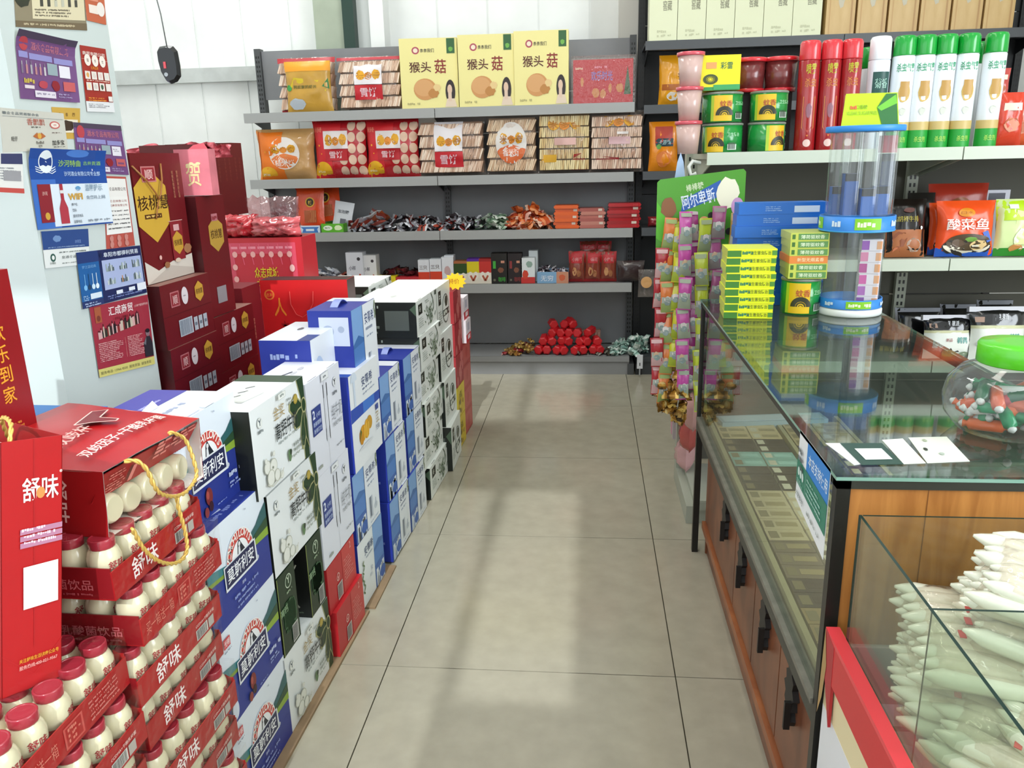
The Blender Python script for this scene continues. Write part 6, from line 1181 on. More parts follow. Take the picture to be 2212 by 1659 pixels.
for x_ in (CX0+.025,CX0+.235,CX0+.435):
    q=MB(); q.box(x_,x_+.012,CY0+.03,CY1-.04,.490,.512,M('#b3a77e',.4)); q.build('divider_rail',o)
# cigarette packs lying in rows on the deck
rn=random.Random(4); 
q=MB(); q.box(.0,.186,.001,.052,0,.022,P('#ffffff'))
packm={}
def pack(c,cap):
    if (c,cap) in packm: return packm[(c,cap)]
    q=MB(); C_=M(c,.3); q.box(0,.088,.0,.054,0,.022,C_,{'l':P(cap)}); q.box(.006,.026,.010,.044,.0221,.0224,P(cap)); q.box(.032,.080,.016,.038,.0221,.0224,M({'#8fb8a8':'#a8cfc0','#4a3e32':'#4c4032','#5f5044':'#5f4f42','#464062':'#443f60'}.get(c,'#a8946a'),.4)); packm[(c,cap)]=q.mesh('cigarette_pack'); return packm[(c,cap)]
GROUPC='flat cigarette packs in rows under the counter glass'
cn={'#d6bd8c':'tan','#bfa97c':'tan','#8fb8a8':'pale teal','#4a3e32':'dark brown','#a58c60':'brown','#85735c':'brown','#5f5044':'dark brown','#464062':'dark purple','#c8862c':'orange','#cbb78e':'beige'}
def prow(x0,seq):
    y=CY0+.05
    for c,n_ in seq:
        for k in range(n_):
            if y>CY1-.10: return
            for j in (0,1):
                for lv in (0,):
                    oo=ob('cigarette_pack',pack(c,'#d8ccb0' if j else '#8f7f5c'),None,(x0+.092*j,y,.4905+.0225*lv)); oo.rotation_euler=(0,0,R(rn.uniform(-1.5,1.5))); tag(oo,cn[c]+' cigarette pack lying under the counter glass in the '+('aisle side' if x0<.5 else 'shopkeeper side')+' row','cigarette pack',cn[c]+' cigarette packs, '+('aisle' if x0<.5 else 'inner')+' row')
            y+=.056
prow(CX0+.042,[('#a58c60',4),('#5f5044',2),('#85735c',3),('#cbb78e',5),('#4a3e32',3),('#8fb8a8',2),('#4a3e32',2),('#d6bd8c',3)])
prow(CX0+.250,[('#85735c',4),('#cbb78e',3),('#c8862c',5),('#464062',8),('#bfa97c',4)])
q=MB(); q.box(0,.34,0,.07,0,.035,M('#9fb4bc',.3)); q.box(.01,.33,.01,.06,.0351,.036,M('#c4d4da',.3)); tag(q.build('plastic_tray',None,(CX0+.06,2.46,.491),R(8)),'long pale blue plastic tray inside the far end of the counter','tray')
q=MB(); 
# payment stickers near the counter corner
def stick(o_,pts,draw,label,name,N,cat='sticker',paper=P('#e6e9ea')):
    c=sum(pts,Vector())/4; pp=[p-c for p in pts]; w=(pp[1]-pp[0]).length; h=(pp[3]-pp[0]).length; fn0=quad_fn(pp[0],pp[1],pp[2],pp[3],N); fn=lambda u,v,n: fn0(u/w,v/h,n)
    mb=MB(); mb.add([fn(0,0,0),fn(w,0,0),fn(w,h,0),fn(0,h,0),fn(0,0,-.0008),fn(w,0,-.0008),fn(w,h,-.0008),fn(0,h,-.0008)],[(0,1,2,3),(7,6,5,4),(0,4,5,1),(1,5,6,2),(2,6,7,3),(3,7,4,0)],paper); ob_=mb.build(name,None,c); tag(ob_,label,cat); m_=MB(); draw(D(m_,fn),w,h); m_.build('printed_design',ob_); return ob_
def pay(d,w,h):
    d.rect(w*.3,h*.60,w,h*.97,P('#2f80cc')); d.text('本店支持使用',w*.36,h*.70,h*.16,P('#dfeaf6'),w=w*.6,bold=.03); d.rect(0,h*.26,w,h*.60,P('#2c7a62')); d.rect(w*.3,h*.60,w,h*.61,P('#2c7a62'))
    for k,t in enumerate('推车日'): d.disc(w*(.08+.075*k),h*.45,w*.032,P('#c8dcd4'),h*.06)
    d.line(w*.34,h*.3,w*.34,h*.56,.001,P('#9fc4b8')); d.micro(w*.38,h*.51,w*.55,4,h*.028,P('#a8d0c4'),gap=2.1); d.micro(w*.06,h*.33,w*.24,2,h*.02,P('#9fc4b8')); d.text('Z信支付',w*.05,h*.10,h*.08,P('#5a6a68'),w=w*.26); d.micro(w*.45,h*.12,w*.4,1,h*.04,P('#8a9490')); d.micro(w*.05,h*.72,w*.2,3,h*.06,P('#4a5456'))
stick(None,[Vector((CX0-.003,1.33,.893)),Vector((CX0-.003,1.150,.893)),Vector((CX0-.003,1.150,.745)),Vector((CX0-.003,1.33,.77))],pay,'white, blue and green payment sticker on the front glass near the counter corner','payment_sign',(-1,0,0),'sign')
zt=CZ+.0010
stick(None,[AZ(1783,957,zt),AZ(1862,957,zt),AZ(1900,998,zt),AZ(1845,1004,zt)],lambda d,w,h: d.micro(w*.5,h*.4,w*.3,1,h*.1,P('#8a9490')),'white paper edge lying on the counter glass beside the green card','paper_card',(0,0,1),'paper')
stick(None,[AZ(1815,957,zt+.001),AZ(1905,957,zt+.001),AZ(1952,1002,zt+.001),AZ(1862,1004,zt+.001)],lambda d,w,h:(d.rect(w*.2,h*.2,w*.85,h*.72,P('#d4dcd8'))),'dark green card with a rounded white field on the counter glass','payment_card',(0,0,1),'card',P('#2c4a42'))
stick(None,[AZ(1905,950,zt),AZ(1950,947,zt),AZ(2000,1000,zt),AZ(1952,1002,zt)],lambda d,w,h: None,'narrow white paper sheet right of the green card','paper_sheet',(0,0,1),'paper',P('#e0e4da'))
def pz(d,w,h): d.blob(w*.2,h*.5,w*.06,P('#2c342c'),h*.07,3); d.blob(w*.5,h*.3,w*.07,P('#a8b4a8'),h*.06,4); d.blob(w*.35,h*.85,w*.06,P('#a8b098'),h*.06,5)
stick(None,[AZ(1962,945,zt),AZ(2045,943,zt),AZ(2095,996,zt),AZ(2003,1000,zt)],pz,'pale spotted paper sheet near the round candy jar','paper_sheet',(0,0,1),'paper',P('#dde2d6'))

# ---------------------------------------------------------------- things on the counter
def coil_box(d,w,h): d.rect(0,0,w*.28,h,P('#3f7a2c')); d.micro(w*.3,h*.3,w*.18,1,h*.4,P('#2f7a5a')); d.text('卫生害虫防治',w*.46,h*.25,h*.5,P('#5a6a1c'),w=w*.42,bold=.03); d.rect(w*.9,h*.2,w,h*.8,P('#4f8a34')); d.rect(w*.0,h*.82,w,h,P('#e6e62c'))
cy=carton('coil_y',.134,.130,.0215,{'all':P('#dde61c'),'l':P('#c4cc5a'),'t':P('#d6dd3a')},coil_box)
def coil_b2(d,w,h): d.rect(w*.04,h*.2,w*.12,h*.8,P('#3f6a2c')); d.rect(w*.2,h*.1,w*.97,h*.9,P('#5a8a4a')); d.text('薄荷驱蚊香',w*.26,h*.22,h*.52,P('#d4e0c0'),w=w*.62,bold=.03)
cg=carton('coil_g',.105,.125,.0212,{'all':P('#bcc454'),'l':P('#b4ba6a')},coil_b2)
co=carton('coil_o',.105,.125,.0212,{'all':P('#d8803a')},lambda d,w,h:(d.text('新型无烟盘香',w*.2,h*.25,h*.5,P('#f0d4a8'),w=w*.7,bold=.03)))
p=AZ(1558,676,CZ)
for k in range(9): put(cy,'mosquito_coil_box','bright yellow mosquito coil box in the tall counter stack, '+['bottom one','second from the bottom','third from the bottom','fourth from the bottom','middle one','fourth from the top','third from the top','second from the top','top one'][k],'box','bright yellow mosquito coil boxes',(.381+.0015*((k*7)%3-1),2.300+.0015*((k*5)%3-1),CZ+.001+.0217*k),R(-3+((k*3)%5-2)*.5))
# coil cans
def can(loc,label,r_=.052,h_=.085,rz=0,group='green mosquito coil cans'):
    o=empty('coil_can',loc,R(rz)); tag(o,label,'can',group); q=MB(); q.lathe([(r_,0),(r_,h_)],M('#1f8a3c',.2,coat=.3),28); q.build('can_body',o)
    q=MB(); q.lathe([(r_*1.02,h_),(r_*1.03,h_+.002),(r_*1.03,h_+.006),(r_*.95,h_+.008)],glassy('can_lid','#eef2ec',.1,1.5,opa=.35,ocol='#c8d0c0') if 'can_lid' not in bpy.data.materials else bpy.data.materials['can_lid'],28); q.build('can_lid',o)
    m_=MB(); d=D(m_,lambda u,v,n: Vector(((r_+n)*math.sin(u/r_),-(r_+n)*math.cos(u/r_),v)),cell=.012)
    d.rect(-.065,.004,-.005,h_-.004,P('#e0b81c')); d.rect(-.075,.004,-.065,h_-.004,P('#a8c83a'))
    for q_ in range(4): d.disc(-.030,h_*.25,.006+.0075*q_,P('#2a2c18'),a0=0,a1=180,hole=.72,seg=20)
    d.text('蚊香',-.045,h_*.55,h_*.22,P('#b04a2c'),w=.04); d.text('卫生防治',.006,h_*.6,h_*.14,P('#a8dcb0'),w=.045); d.rect(.008,.01,.040,h_*.32,P('#c8d4c8')); d.barcode(.010,.012,.026,h_*.24,P('#3a4a3a'))
    m_.build('printed_design',o); return o
can((.612,2.395,CZ+.001),'green and yellow coil can on the counter under the lime box pile',.055,.095,20)
for k in range(6): put(co if k==2 else cg,'mosquito_coil_box','olive coil box on the green can, '+['lowest','second','','fourth','second from top','topmost'][k] if k!=2 else 'orange mosquito coil box in the middle of the olive pile','box','olive mosquito coil boxes on the green can',(.561,2.34,CZ+.106+.0214*k),R(-2+k%3))
q=MB()
def bb(d,w,h): d.rect(w*.62,h*.15,w*.9,h*.7,P('#c8d4ec')); d.micro(w*.3,h*.6,w*.25,3,h*.08,P('#8fb0e0'),gap=2)
bx_=carton('blong',.262,.07,.034,{'all':M('#2468c4',.3),'t':P('#2a70c8')},bb)
for k in range(9): put(bx_,'long_blue_box','long bright blue box in the pile behind the yellow boxes, '+['bottom','second','third','fourth','fifth','sixth','third from top','second from top','topmost'][k],'box','long bright blue boxes',(.435+.004*(k%3),2.505+.003*(k%2),CZ+.001+.0342*k),R(-1+k%3))

# gum display tower
TXc,TYc=.748,2.38
o=empty('gum_tower',(TXc,TYc,CZ+.0008)); tag(o,'tall transparent gum display tower with blue and green rings on the counter','display')
def ringband(z0_,z1_,r_,nm):
    q=MB(); q.lathe([(r_,z0_),(r_,z1_),(r_-.004,z1_),(r_-.004,z0_)],P('#2c80d0'),36,cap0=False,cap1=False); b=q.build(nm,o)
    m_=MB(); d=D(m_,lambda u,v,n: Vector(((r_+n)*math.sin(u/r_),-(r_+n)*math.cos(u/r_),v)),cell=.01); hh=z1_-z0_
    for s_ in (-1,0,1): 
        c=s_*.17; d.rect(c-.045+.01,z0_+hh*.1,c+.045-.01,z1_-hh*.1,P('#7fc01c')); d.micro(c-.028,z0_+hh*.3,.056,1,hh*.35,P('#e6f0c8'))
    for c in (-.085,.085): d.micro(c-.012,z0_+hh*.3,.026,1,hh*.4,P('#d4e4f4'))
    m_.build('printed_design',b)
q=MB(); q.lathe([(.086,0),(.088,.004),(.088,.016),(.082,.022)],P('#dfe4e2'),36); q.build('base',o)
ringband(.022,.048,.086,'lower_band')
q=MB(); q.lathe([(.078,.030),(.078,.235)],CLEAR,28,cap0=False,cap1=False); q.build('clear_cylinder',o)
q=MB(); q.lathe([(.020,.022),(.020,.235)],CLEAR,12,cap0=False,cap1=False); q.build('inner_tube',o)
ringband(.240,.278,.100,'middle_band')
q=MB(); q.lathe([(.100,.236),(.102,.240)],P('#3f9fdc'),36); q.build('middle_disc',o)
for k in range(5):
    a=R(-90+(k-2)*42); cx_,cy_=.062*math.cos(a),.062*math.sin(a)
    q=MB(); 
    prof_=[]; n_=20
    vs=[]; 
    for z_ in (.280,.500):
        for i in range(n_):
            rr=.027+.0022*(i%2); b=2*math.pi*i/n_; vs.append((cx_+rr*math.cos(b),cy_+rr*math.sin(b),z_))
    q.add(vs,[(i,(i+1)%n_,n_+(i+1)%n_,n_+i) for i in range(n_)],CLEAR); q.build('clear_tube',o)
    hb=(.075,.11,.07,.075,.16)[k]
    q=MB(); c_=['#2a5ca8','#24529c','#2f62b0','#2a5ca8','#26355c'][k]; q.box(cx_-.018,cx_+.018,cy_-.014,cy_+.014,.282,.282+hb,M(c_,.3)); q.box(cx_-.018,cx_+.018,cy_-.0146,cy_-.014,.282+hb-.02,.282+hb,P('#10141f'))
    g_=q.build('gum_pack',None,(TXc,TYc,CZ+.0008)); tag(g_,['blue gum bag in the leftmost tube of the gum tower','tall blue gum bag second from the left in the gum tower','blue gum bag in the middle tube of the gum tower','blue gum bag second from the right in the gum tower','dark gum bag stack in the rightmost tube of the gum tower'][k],'gum','gum packs in the clear tubes')
q=MB(); q.box(-.02,.02,-.015,.015,0,.045,M('#b8404e',.3)); tag(q.build('gum_pack',None,(TXc+.062*math.cos(R(-6)),TYc+.062*math.sin(R(-6)),CZ+.445)),'pinkish red gum box high in the rightmost tube of the gum tower','gum','gum packs in the clear tubes')
q=MB(); q.lathe([(.1,.500),(.102,.502),(.102,.514),(.1,.516)],P('#2f88d8'),36); q.build('top_disc',o)
q=MB(); sw=.075; T=MB()
q.add([(-sw,-.035,.516),(sw,-.035,.516),(sw*1.0,.0,.600),(-sw*.78,.0,.600),(-sw,-.033,.516),(sw,-.033,.516),(sw*1.0,.002,.600),(-sw*.78,.002,.600)],[(0,1,2,3),(7,6,5,4),(0,4,5,1),(1,5,6,2),(2,6,7,3),(3,7,4,0)],P('#b4dc1c')); q.add([(sw,-.035,.516),(sw,.04,.516),(sw,0,.6)],[(0,1,2)],P('#c8d4d0')); cdd=q.build('sign_card',o)
m_=MB(); d=D(m_,plane_fn((0,-.036,.516),(1,0,0),(0,.035,.084))); d.poly([(.03,.0),(.072,.0),(.072,.088),(.045,.088),(.02,.05)],P('#2a6a34')); d.poly([(.02,.05),(.07,.085),(.072,.06),(.03,.04)],P('#6ab83a')); d.text('口香糖',-.035,.046,.012,P('#7a9a20'),w=.03); d.text('XLEAR SUGARFREE',-.06,.03,.010,P('#8aa82c'),w=.08); d.micro(-.05,.046,.012,1,.01,P('#d0603a')); m_.build('printed_design',cdd)
for k in range(6):
    q=MB(); c_=['#7a3a9a','#a85ab0','#c8489a','#b03a8a','#d07aa0','#8a3aa8'][k]; q.box(-.028,.028,-.012,.012,0,.031,P('#dcd4dc')); q.box(-.028,-.008,-.0125,-.012,.003,.028,P(c_)); q.box(.012,.026,-.0125,-.012,.004,.026,P('#d89a6a'))
    tag(q.build('gum_box',None,(TXc+.030,TYc-.045,CZ+.026+.0316*k),R(-6+3*(k%3))),'small white and purple gum box in the column inside the gum tower, '+['bottom','second','third','fourth','fifth','top'][k],'box','gum boxes inside the clear cylinder')
# round candy jar
JX,JY=.692,1.335
o=empty('candy_jar',(JX,JY,CZ+.0008)); tag(o,'squat transparent candy jar with a bright green screw lid on the counter','jar')
q=MB(); q.lathe([(.050,0),(.078,.004),(.098,.028),(.103,.056),(.097,.084),(.080,.104),(.058,.114),(.054,.120)],CLEAR,40,cap0=True,cap1=False); q.build('jar_body',o)
q=MB(); LM=M('#56c81c',.3,coat=.4); q.lathe([(.058,.116),(.060,.118),(.060,.146),(.057,.150),(.03,.151)],LM,40); q.build('green_lid',o)
rn=random.Random(12); cc=['#1f8a5a','#0f5a38','#d8642c','#b8323a','#e4e6e2','#2a9a6a','#c85a34']
cmesh=[]
for c_ in cc:
    q=MB(); q.lathe([(.002,-.040),(.007,-.034),(.0045,-.028),(.0105,-.024),(.0105,.024),(.0045,.028),(.007,.034),(.002,.040)],M(c_,.3),8,mats=[P('#c8ccc8'),M(c_,.3),M(c_,.3),M(c_,.3),M(c_,.3),M(c_,.3),P('#c8ccc8')]); cmesh.append(q.mesh('stick_candy'))
for k in range(72):
    a=rn.uniform(0,6.28); rr=.056*math.sqrt(rn.random()); z_=.014+.0066*(k//8)+rn.uniform(0,.006)
    oo=ob('stick_candy',cmesh[k%7],None,(JX+rr*math.cos(a),JY+rr*math.sin(a),CZ+z_),(R(90+rn.uniform(-28,28)),0,rn.uniform(0,6.28))); tag(oo,['teal green','dark green','orange','dark red','white','green','rust orange'][k%7]+' wrapped stick candy inside the round jar','candy',['teal green','dark green','orange','dark red','white','green','rust orange'][k%7]+' stick candies in the jar')

# ---------------------------------------------------------------- hanging candy strips
YC=2.74
tl,tr,br,bl_=AY(1420,388,YC),AY(1612,368,YC),AY(1615,465,YC),AY(1420,545,YC)
o=empty('hanging_card',(tl.x,YC,bl_.z)); tag(o,'green hanging card with round holes from which the candy strips hang','display card')
w_=tr.x-tl.x; h_=tl.z-bl_.z
holes=[(.36,.42),(.50,.27),(.63,.50),(.84,.28)]
pts=[(0,0),(w_*.18,.0),(w_*.3,h_*.1),(w_*.95,h_*.1),(w_,h_*.35),(w_*1.0,h_*1.08),(w_*.97,h_*1.12),(.01,h_),(0,h_*.96)]
q=MB(); q.prism(pts,.0015,M('#4f9a2c',.3)); q.build('card_body',o)
m_=MB(); d=D(m_,front_fn()); d.poly([(w_*.0,h_*.2),(w_*.12,h_*.1),(w_*.12,h_*.5),(0,h_*.7)],P('#5ab82c')); d.poly([(w_*.28,h_*.55),(w_*.3,h_*.72),(w_*.72,h_*.98),(w_*.72,h_*.76)],P('#2a5cae')); d.text('阿尔卑斯',w_*.31,h_*.58,h_*.20,P('#dfe6f2'),w=w_*.38,bold=.05,rot=14); d.text('棒棒糖',w_*.34,h_*.82,h_*.10,P('#d8e8c0'),w=w_*.2,rot=12)
d.blob(w_*.80,h_*.80,w_*.15,P('#f0ecd4'),h_*.24,3); d.disc(w_*.92,h_*.62,w_*.07,P('#c89ac8'),h_*.12); d.disc(w_*.55,h_*.42,w_*.06,P('#e0a070')); d.blob(w_*.14,h_*.62,w_*.10,P('#8a5a38'),h_*.16,5)
for a,b in holes: d.disc(w_*a,h_*b,.0115,P('#191513'))
m_.build('printed_design',o)
stripdefs=[(1428,535,850,'#a8242c','#c8a0a0','dark red',.00),(1442,470,870,'#d87a3c','#8fa060','orange and olive',-.012),(1458,520,800,'#7a8a2c','#c8b060','dark olive',.02),(1466,480,790,'#c8c42c','#9aa82c','lime yellow',-.02),(1480,458,862,'#c04c9c','#98a08c','bright pink',-.03),(1497,455,840,'#9a3278','#b0a0a4','magenta',.0),(1519,472,888,'#b8c43a','#8f9a74','yellow green',-.02),(1537,500,680,'#8f9a3a','#5a5a3a','dull green',.015),(1551,445,650,'#a85a84','#8a7f7c','mauve pink',-.01),(1585,462,560,'#b08a4a','#d8b060','caramel brown',-.012)]
seg_cache={}
def seg(c,c2,k):
    key=(c,c2,k)
    if key in seg_cache: return seg_cache[key]
    mb,fn=pillow_mesh(.045,.105,.018,M(c,.22,bump=.25,bs=60,coat=.3),k*3+1,nx=7,nz=8,seal=.1,wr=.1)
    body=mb.mesh('sachet'); m_=MB(); d=D(m_,fn,step=.0003,cell=.012); d.rect(.001,.004,.044,.036,P(c2)); d.rect(.003,.036,.042,.056,P('#a4aaa0')); d.blob(.0225,.048,.013,P('#cfae90' if k%2 else '#d8d0cc'),.012,k); d.blob(.0225,.038,.012,P('#8a9a98'),.012,k+4); d.rect(.004,.088,.041,.100,P(c2)); seg_cache[key]=(body,m_.mesh('printed_design')); return seg_cache[key]
rn=random.Random(3)
for u,v0,v1,c,c2,nm,dy in stripdefs:
    a=AY(u,v0,YC+dy); b=AY(u-(8 if u<1560 else 0),v1,YC+dy); L=a.z-b.z; n_=max(1,int(L/.102+.5)); st=L/n_
    o=empty('sachet_strip',(a.x,YC+dy-.012,b.z)); tag(o,nm+' strip of joined candy sachets hanging from the green card','candy strip','candy sachet strips')
    for k in range(n_):
        s_=seg(c,c2,k%3); oo=ob('sachet',s_[0],o,((a.x-b.x)*(k/n_)-(a.x-a.x)-.0225+rn.uniform(-.004,.004)- (a.x-b.x),rn.uniform(-.006,.006),st*k),(R(rn.uniform(-8,8)),R(rn.uniform(-5,5)),R(rn.uniform(-16,16)))); oo.scale=(1,1,st/.102); ob('printed_design',s_[1],oo)
# gold tangled end of the strips and the white hook
heap('foil_sachet','gold foil sachet tangled at the lower end of the hanging strips','candy','gold foil sachets at the foot of the strips',34,AY(1428,800,YC).x,AY(1480,800,YC).x,YC-.04,YC+.03,AY(1450,905,YC).z,lambda t:.20,[sachet_mesh(.06,.032,.016,c,s_,metal=.4) for s_,c in enumerate((['#a8782c','#e0b860','#5a3a14'],['#c89848','#7a5420','#e8cc88'],['#3a2814','#a87c3a','#c8a058']))],81,flat=1.6)
q=MB(); q.tube([AY(1512,352,2.80),AY(1496,348,2.78),AY(1488,360,2.77),AY(1492,378,2.76),AY(1504,374,2.76)],.006,P('#c8cac4'),8); tag(q.build('hook'),'white curved hook at the left end of the pale shelf','hook')
q=MB(); p=AY(1470,350,2.79); q.prism([(-.018,-.06),(.018,-.06),(.010,.0),(.0,.03),(-.010,.0)],.004,P('#a8c0e0')); tag(q.build('card_tab',None,p),'pale blue tear shaped tab above the green hanging card','tag')
# pinkish pouches low at the side of the pale shelving
for k in range(3):
    z_=(.30,.16,.06)[k]; bag('snack_pouch',['upper','middle','lowest'][k]+' pinkish pouch in the foot end of the pale shelving','snack bag','pinkish pouches at the shelving foot',(.392,3.0+.08*k-.05,.092+.115*(2-k)),.16,.12,.08,FILM(['#b88a84','#a84a44','#c89a9a'][k]),None,90+k,nx=8,nz=8,rz=85)
q=MB(); 
for k in range(2): q.box(-.0,.012,.0+.06*k,.03+.06*k,0,.36,P('#c890a0' if k else '#a8a0a0'))
tag(q.build('plastic_roll',None,(.335,3.10,.24)),'thin pinkish plastic rolls hanging beside the shelving foot','plastic bag')

# ---------------------------------------------------------------- pale shelving goods
zA=1.3465; YA=2.86
CUPM=M('#c8a8a0',.25,coat=.3); LIDM=M('#c84a58',.25,coat=.5)
def cup(loc,label,r_=.042,h_=.088,group='stacked tapered cups with pink lids',top='#c84a58',body=None):
    o=empty('lidded_cup',loc); tag(o,label,'cup',group); q=MB(); q.lathe([(r_*.78,0),(r_*.98,h_-.010)],body or CUPM,24); q.build('cup_body',o); q=MB(); q.lathe([(r_*1.05,h_-.012),(r_*1.08,h_-.010),(r_*1.08,h_-.001),(r_*.98,h_)],M(top,.25,coat=.5),24); q.build('cup_lid',o)
x=AY(1487,300,YA-.03).x
for k in range(3): cup((x,YA-.02,zA-.0+.106*k+(.0)),['lowest','middle','top'][k]+' of three stacked pale pink red lidded cups on the pale shelf',h_=.105)
def ycoil(d,w,h): d.rect(0,h*.0,w,h*.1,P('#2f8a4a')); d.text('彩雷',w*.5,h*.6,h*.2,P('#2a6a4a'),w=w*.3,bold=.04); d.rect(w*.14,h*.62,w*.4,h*.8,P('#d89a5a')); 
yc_=carton('ycoil',.128,.10,.108,{'all':P('#e6d81c'),'l':P('#d8d87a')},lambda d,w,h:(ycoil(d,w,h),[d.disc(w*.26,h*.32,w*(.05+.045*k),P('#3a4a2a'),h*(.04+.035*k),hole=.78) for k in range(4)],d.rect(w*.34,h*.02,w,h*.16,P('#3a9a5a'))))
xa=AY(1553,300,YA).x
for k,(u,z_,lab) in enumerate(((1560,0,'lower green coil can in the left can pile on the pale shelf'),(1557,1,'upper green coil can in the left can pile on the pale shelf'),(1655,0,'lower green coil can in the right can pile on the pale shelf'),(1657,1,'upper green coil can in the right can pile on the pale shelf'))):
    xx=AY(u,300,YA+.03).x; can((xx,YA+.035,zA+.098*z_),lab,.066 if k<2 else .060,.088,(0,25,60,15)[k],'green coil cans on the pale shelf')
put(yc_,'mosquito_coil_box','bright yellow coil box lying on the left can pile','box',None,(AY(1510,190,YA).x,YA-.02,zA+.198),0)
DKR=glassy('amber_jar','#b08078',.08,1.5,opa=.45,ocol='#6a2c2c')
for k,u in enumerate((1620,1688)):
    xx=AY(u,200,YA+.06).x; o=empty('snack_tub',(xx,YA+.10,zA+.198)); tag(o,['left','right'][k]+' dark red tub with a bright red lid standing above the can piles','tub','dark red tubs on the pale shelf'); q=MB(); q.lathe([(.048,0),(.054,.095)],M('#6a2a2a',.25,coat=.4,var=.3,vs=30),24); q.build('tub_body',o); q=MB(); q.lathe([(.058,.092),(.060,.094),(.060,.104),(.055,.106)],M('#c8222c',.25,coat=.4),24); q.build('red_lid',o); q=MB(); q.lathe([(.052,-.004),(.054,.008)],M('#b8222c',.25),24); q.build('red_base',o)
    q=MB(); q.box(-.045,.045,-.03,.06,0,.196,P('#2a1412')); tag(q.build('snack_box',None,(xx,YA+.13,zA)),['left','right'][k]+' dark brown box hidden behind the coil cans','box')
def aerosol(loc,label,group,bodyc,capc,r_=.0345,h_=.32,draw=None,capk=.2,name='spray_can',rz=0):
    o=empty(name,loc,R(rz)); tag(o,label,'spray can',group); hb=h_*(1-capk)
    q=MB(); q.lathe([(r_*.96,0),(r_,.004),(r_,hb-.006),(r_*.9,hb)],M(bodyc,.18,coat=.4),26); q.build('can_body',o)
    q=MB(); q.lathe([(r_*.98,hb-.002),(r_*1.0,hb),(r_*.97,h_-.010),(r_*.85,h_-.002),(r_*.6,h_)],M(capc,.2,coat=.3),26); q.build('spray_cap',o)
    if draw: m_=MB(); d=D(m_,lambda u,v,n: Vector(((r_+n)*math.sin(u/r_),-(r_+n)*math.cos(u/r_),v)),cell=.01); draw(d,hb); m_.build('printed_design',o)
def dred(d,h): d.text('喷雾',-.016,h*.84,.032,P('#b8b41c'),w=.032,bold=.05); d.text('杀虫',-.018,h*.70,.028,P('#c87a2c'),w=.036); d.poly([(-.020,h*.60),(-.020,h*.26),(0,h*.16),(.020,h*.26),(.020,h*.60)],P('#c8782c')); d.poly([(-.015,h*.59),(-.015,h*.28),(0,h*.2),(.015,h*.28),(.015,h*.59)],P('#a83a2c')); d.blob(0,h*.45,.010,P('#8a5a6a'),.025,2); d.disc(0,h*.09,.012,P('#d8b8b0'))
def dgrn(d,h): 
    d.rect(-.05,0,.05,h*.20,P('#1f9a34')); d.rect(-.05,h*.20,.05,h*.29,P('#c8b070')); d.text('杀虫气雾',-.03,h*.82,.026,P('#2f9a6a'),w=.06,bold=.05); d.blob(0,h*.60,.020,P('#c8a85c'),.032,3,amp=.15,seg=18); d.rect(-.014,h*.56,.014,h*.72,P('#b88f4a')); d.blob(.0,h*.40,.012,P('#c8ccc0'),.014,4); d.text('杀虫剂',-.016,h*.07,.018,P('#a8d85c'),w=.034,bold=.04)
def dblu(d,h): d.poly([(.0,0),(.045,0),(.045,h*.6),(.012,h*.6),(-.004,h*.35)],P('#3f78d0')); d.rect(-.026,h*.62,.03,h*.86,P('#1c4a44')); d.text('菊香',-.018,h*.68,.03,P('#9fc8b8'),w=.04,bold=.05)
for k,u in enumerate((1737,1782,1825)): aerosol((AY(u,300,YA+.03).x,YA+.03,zA),['left','middle','right'][k]+' red insect spray can in the trio on the pale shelf','red insect spray cans','#9a1c20','#d0343c',.0335,.345,dred,.17)
aerosol((AY(1884,300,YA+.03).x,YA+.03,zA),'white and blue spray can leaning between the red and green cans',None,'#dfe6ee','#e8eef2',.0335,.350,dblu,.2)
for k,u in enumerate((1935,1977,2021,2068,2126)): aerosol((AY(u,300,YA+.035).x,YA+.035,zA),['leftmost','second','middle','fourth','rightmost'][k]+' green capped white insect spray can on the pale shelf','green capped insect spray cans','#e4e9ec','#0f9a34',.0345,.350,dgrn,.17)
aerosol((AY(1862,300,YA+.14).x,YA+.14,zA),'green capped can hidden behind the white and blue spray can','green capped insect spray cans','#e4e9ec','#0f9a34',.0345,.33,None,.2)
aerosol((AY(2100,300,YA+.14).x,YA+.14,zA),'green capped can in the second row behind the rightmost gap','green capped insect spray cans','#e4e9ec','#0f8a30',.0345,.335,None,.2)
redm=lambda d,w,h:(d.blob(w*.5,h*.4,w*.3,P('#c87a5a'),h*.15,3),d.rect(w*.2,h*.66,w*.8,h*.8,P('#d8c8b8')))
for k,(u0,v0,u1,v1,yo,c) in enumerate(((2150,200,2215,300,0,'#c8381c'),(2158,120,2220,205,.1,'#b8443c'),(2190,215,2260,300,.05,'#d85a2c'),(2148,165,2180,250,.14,'#a83428'))):
    x,w,h=on(u0,v0,u1,v1,YA,zA); z_=zA+.001 if k!=1 else zA+.14
    if k==1: h=.11
    bag('snack_pouch',['front red','upper pale red','orange','narrow dark red'][k]+' glossy pouch at the right end of the upper pale shelf','snack bag','red pouches at the right end of the pale shelf',(x,YA+.03+yo,z_),w,h,.05,FILM(c),redm,100+k,nx=8,nz=10)
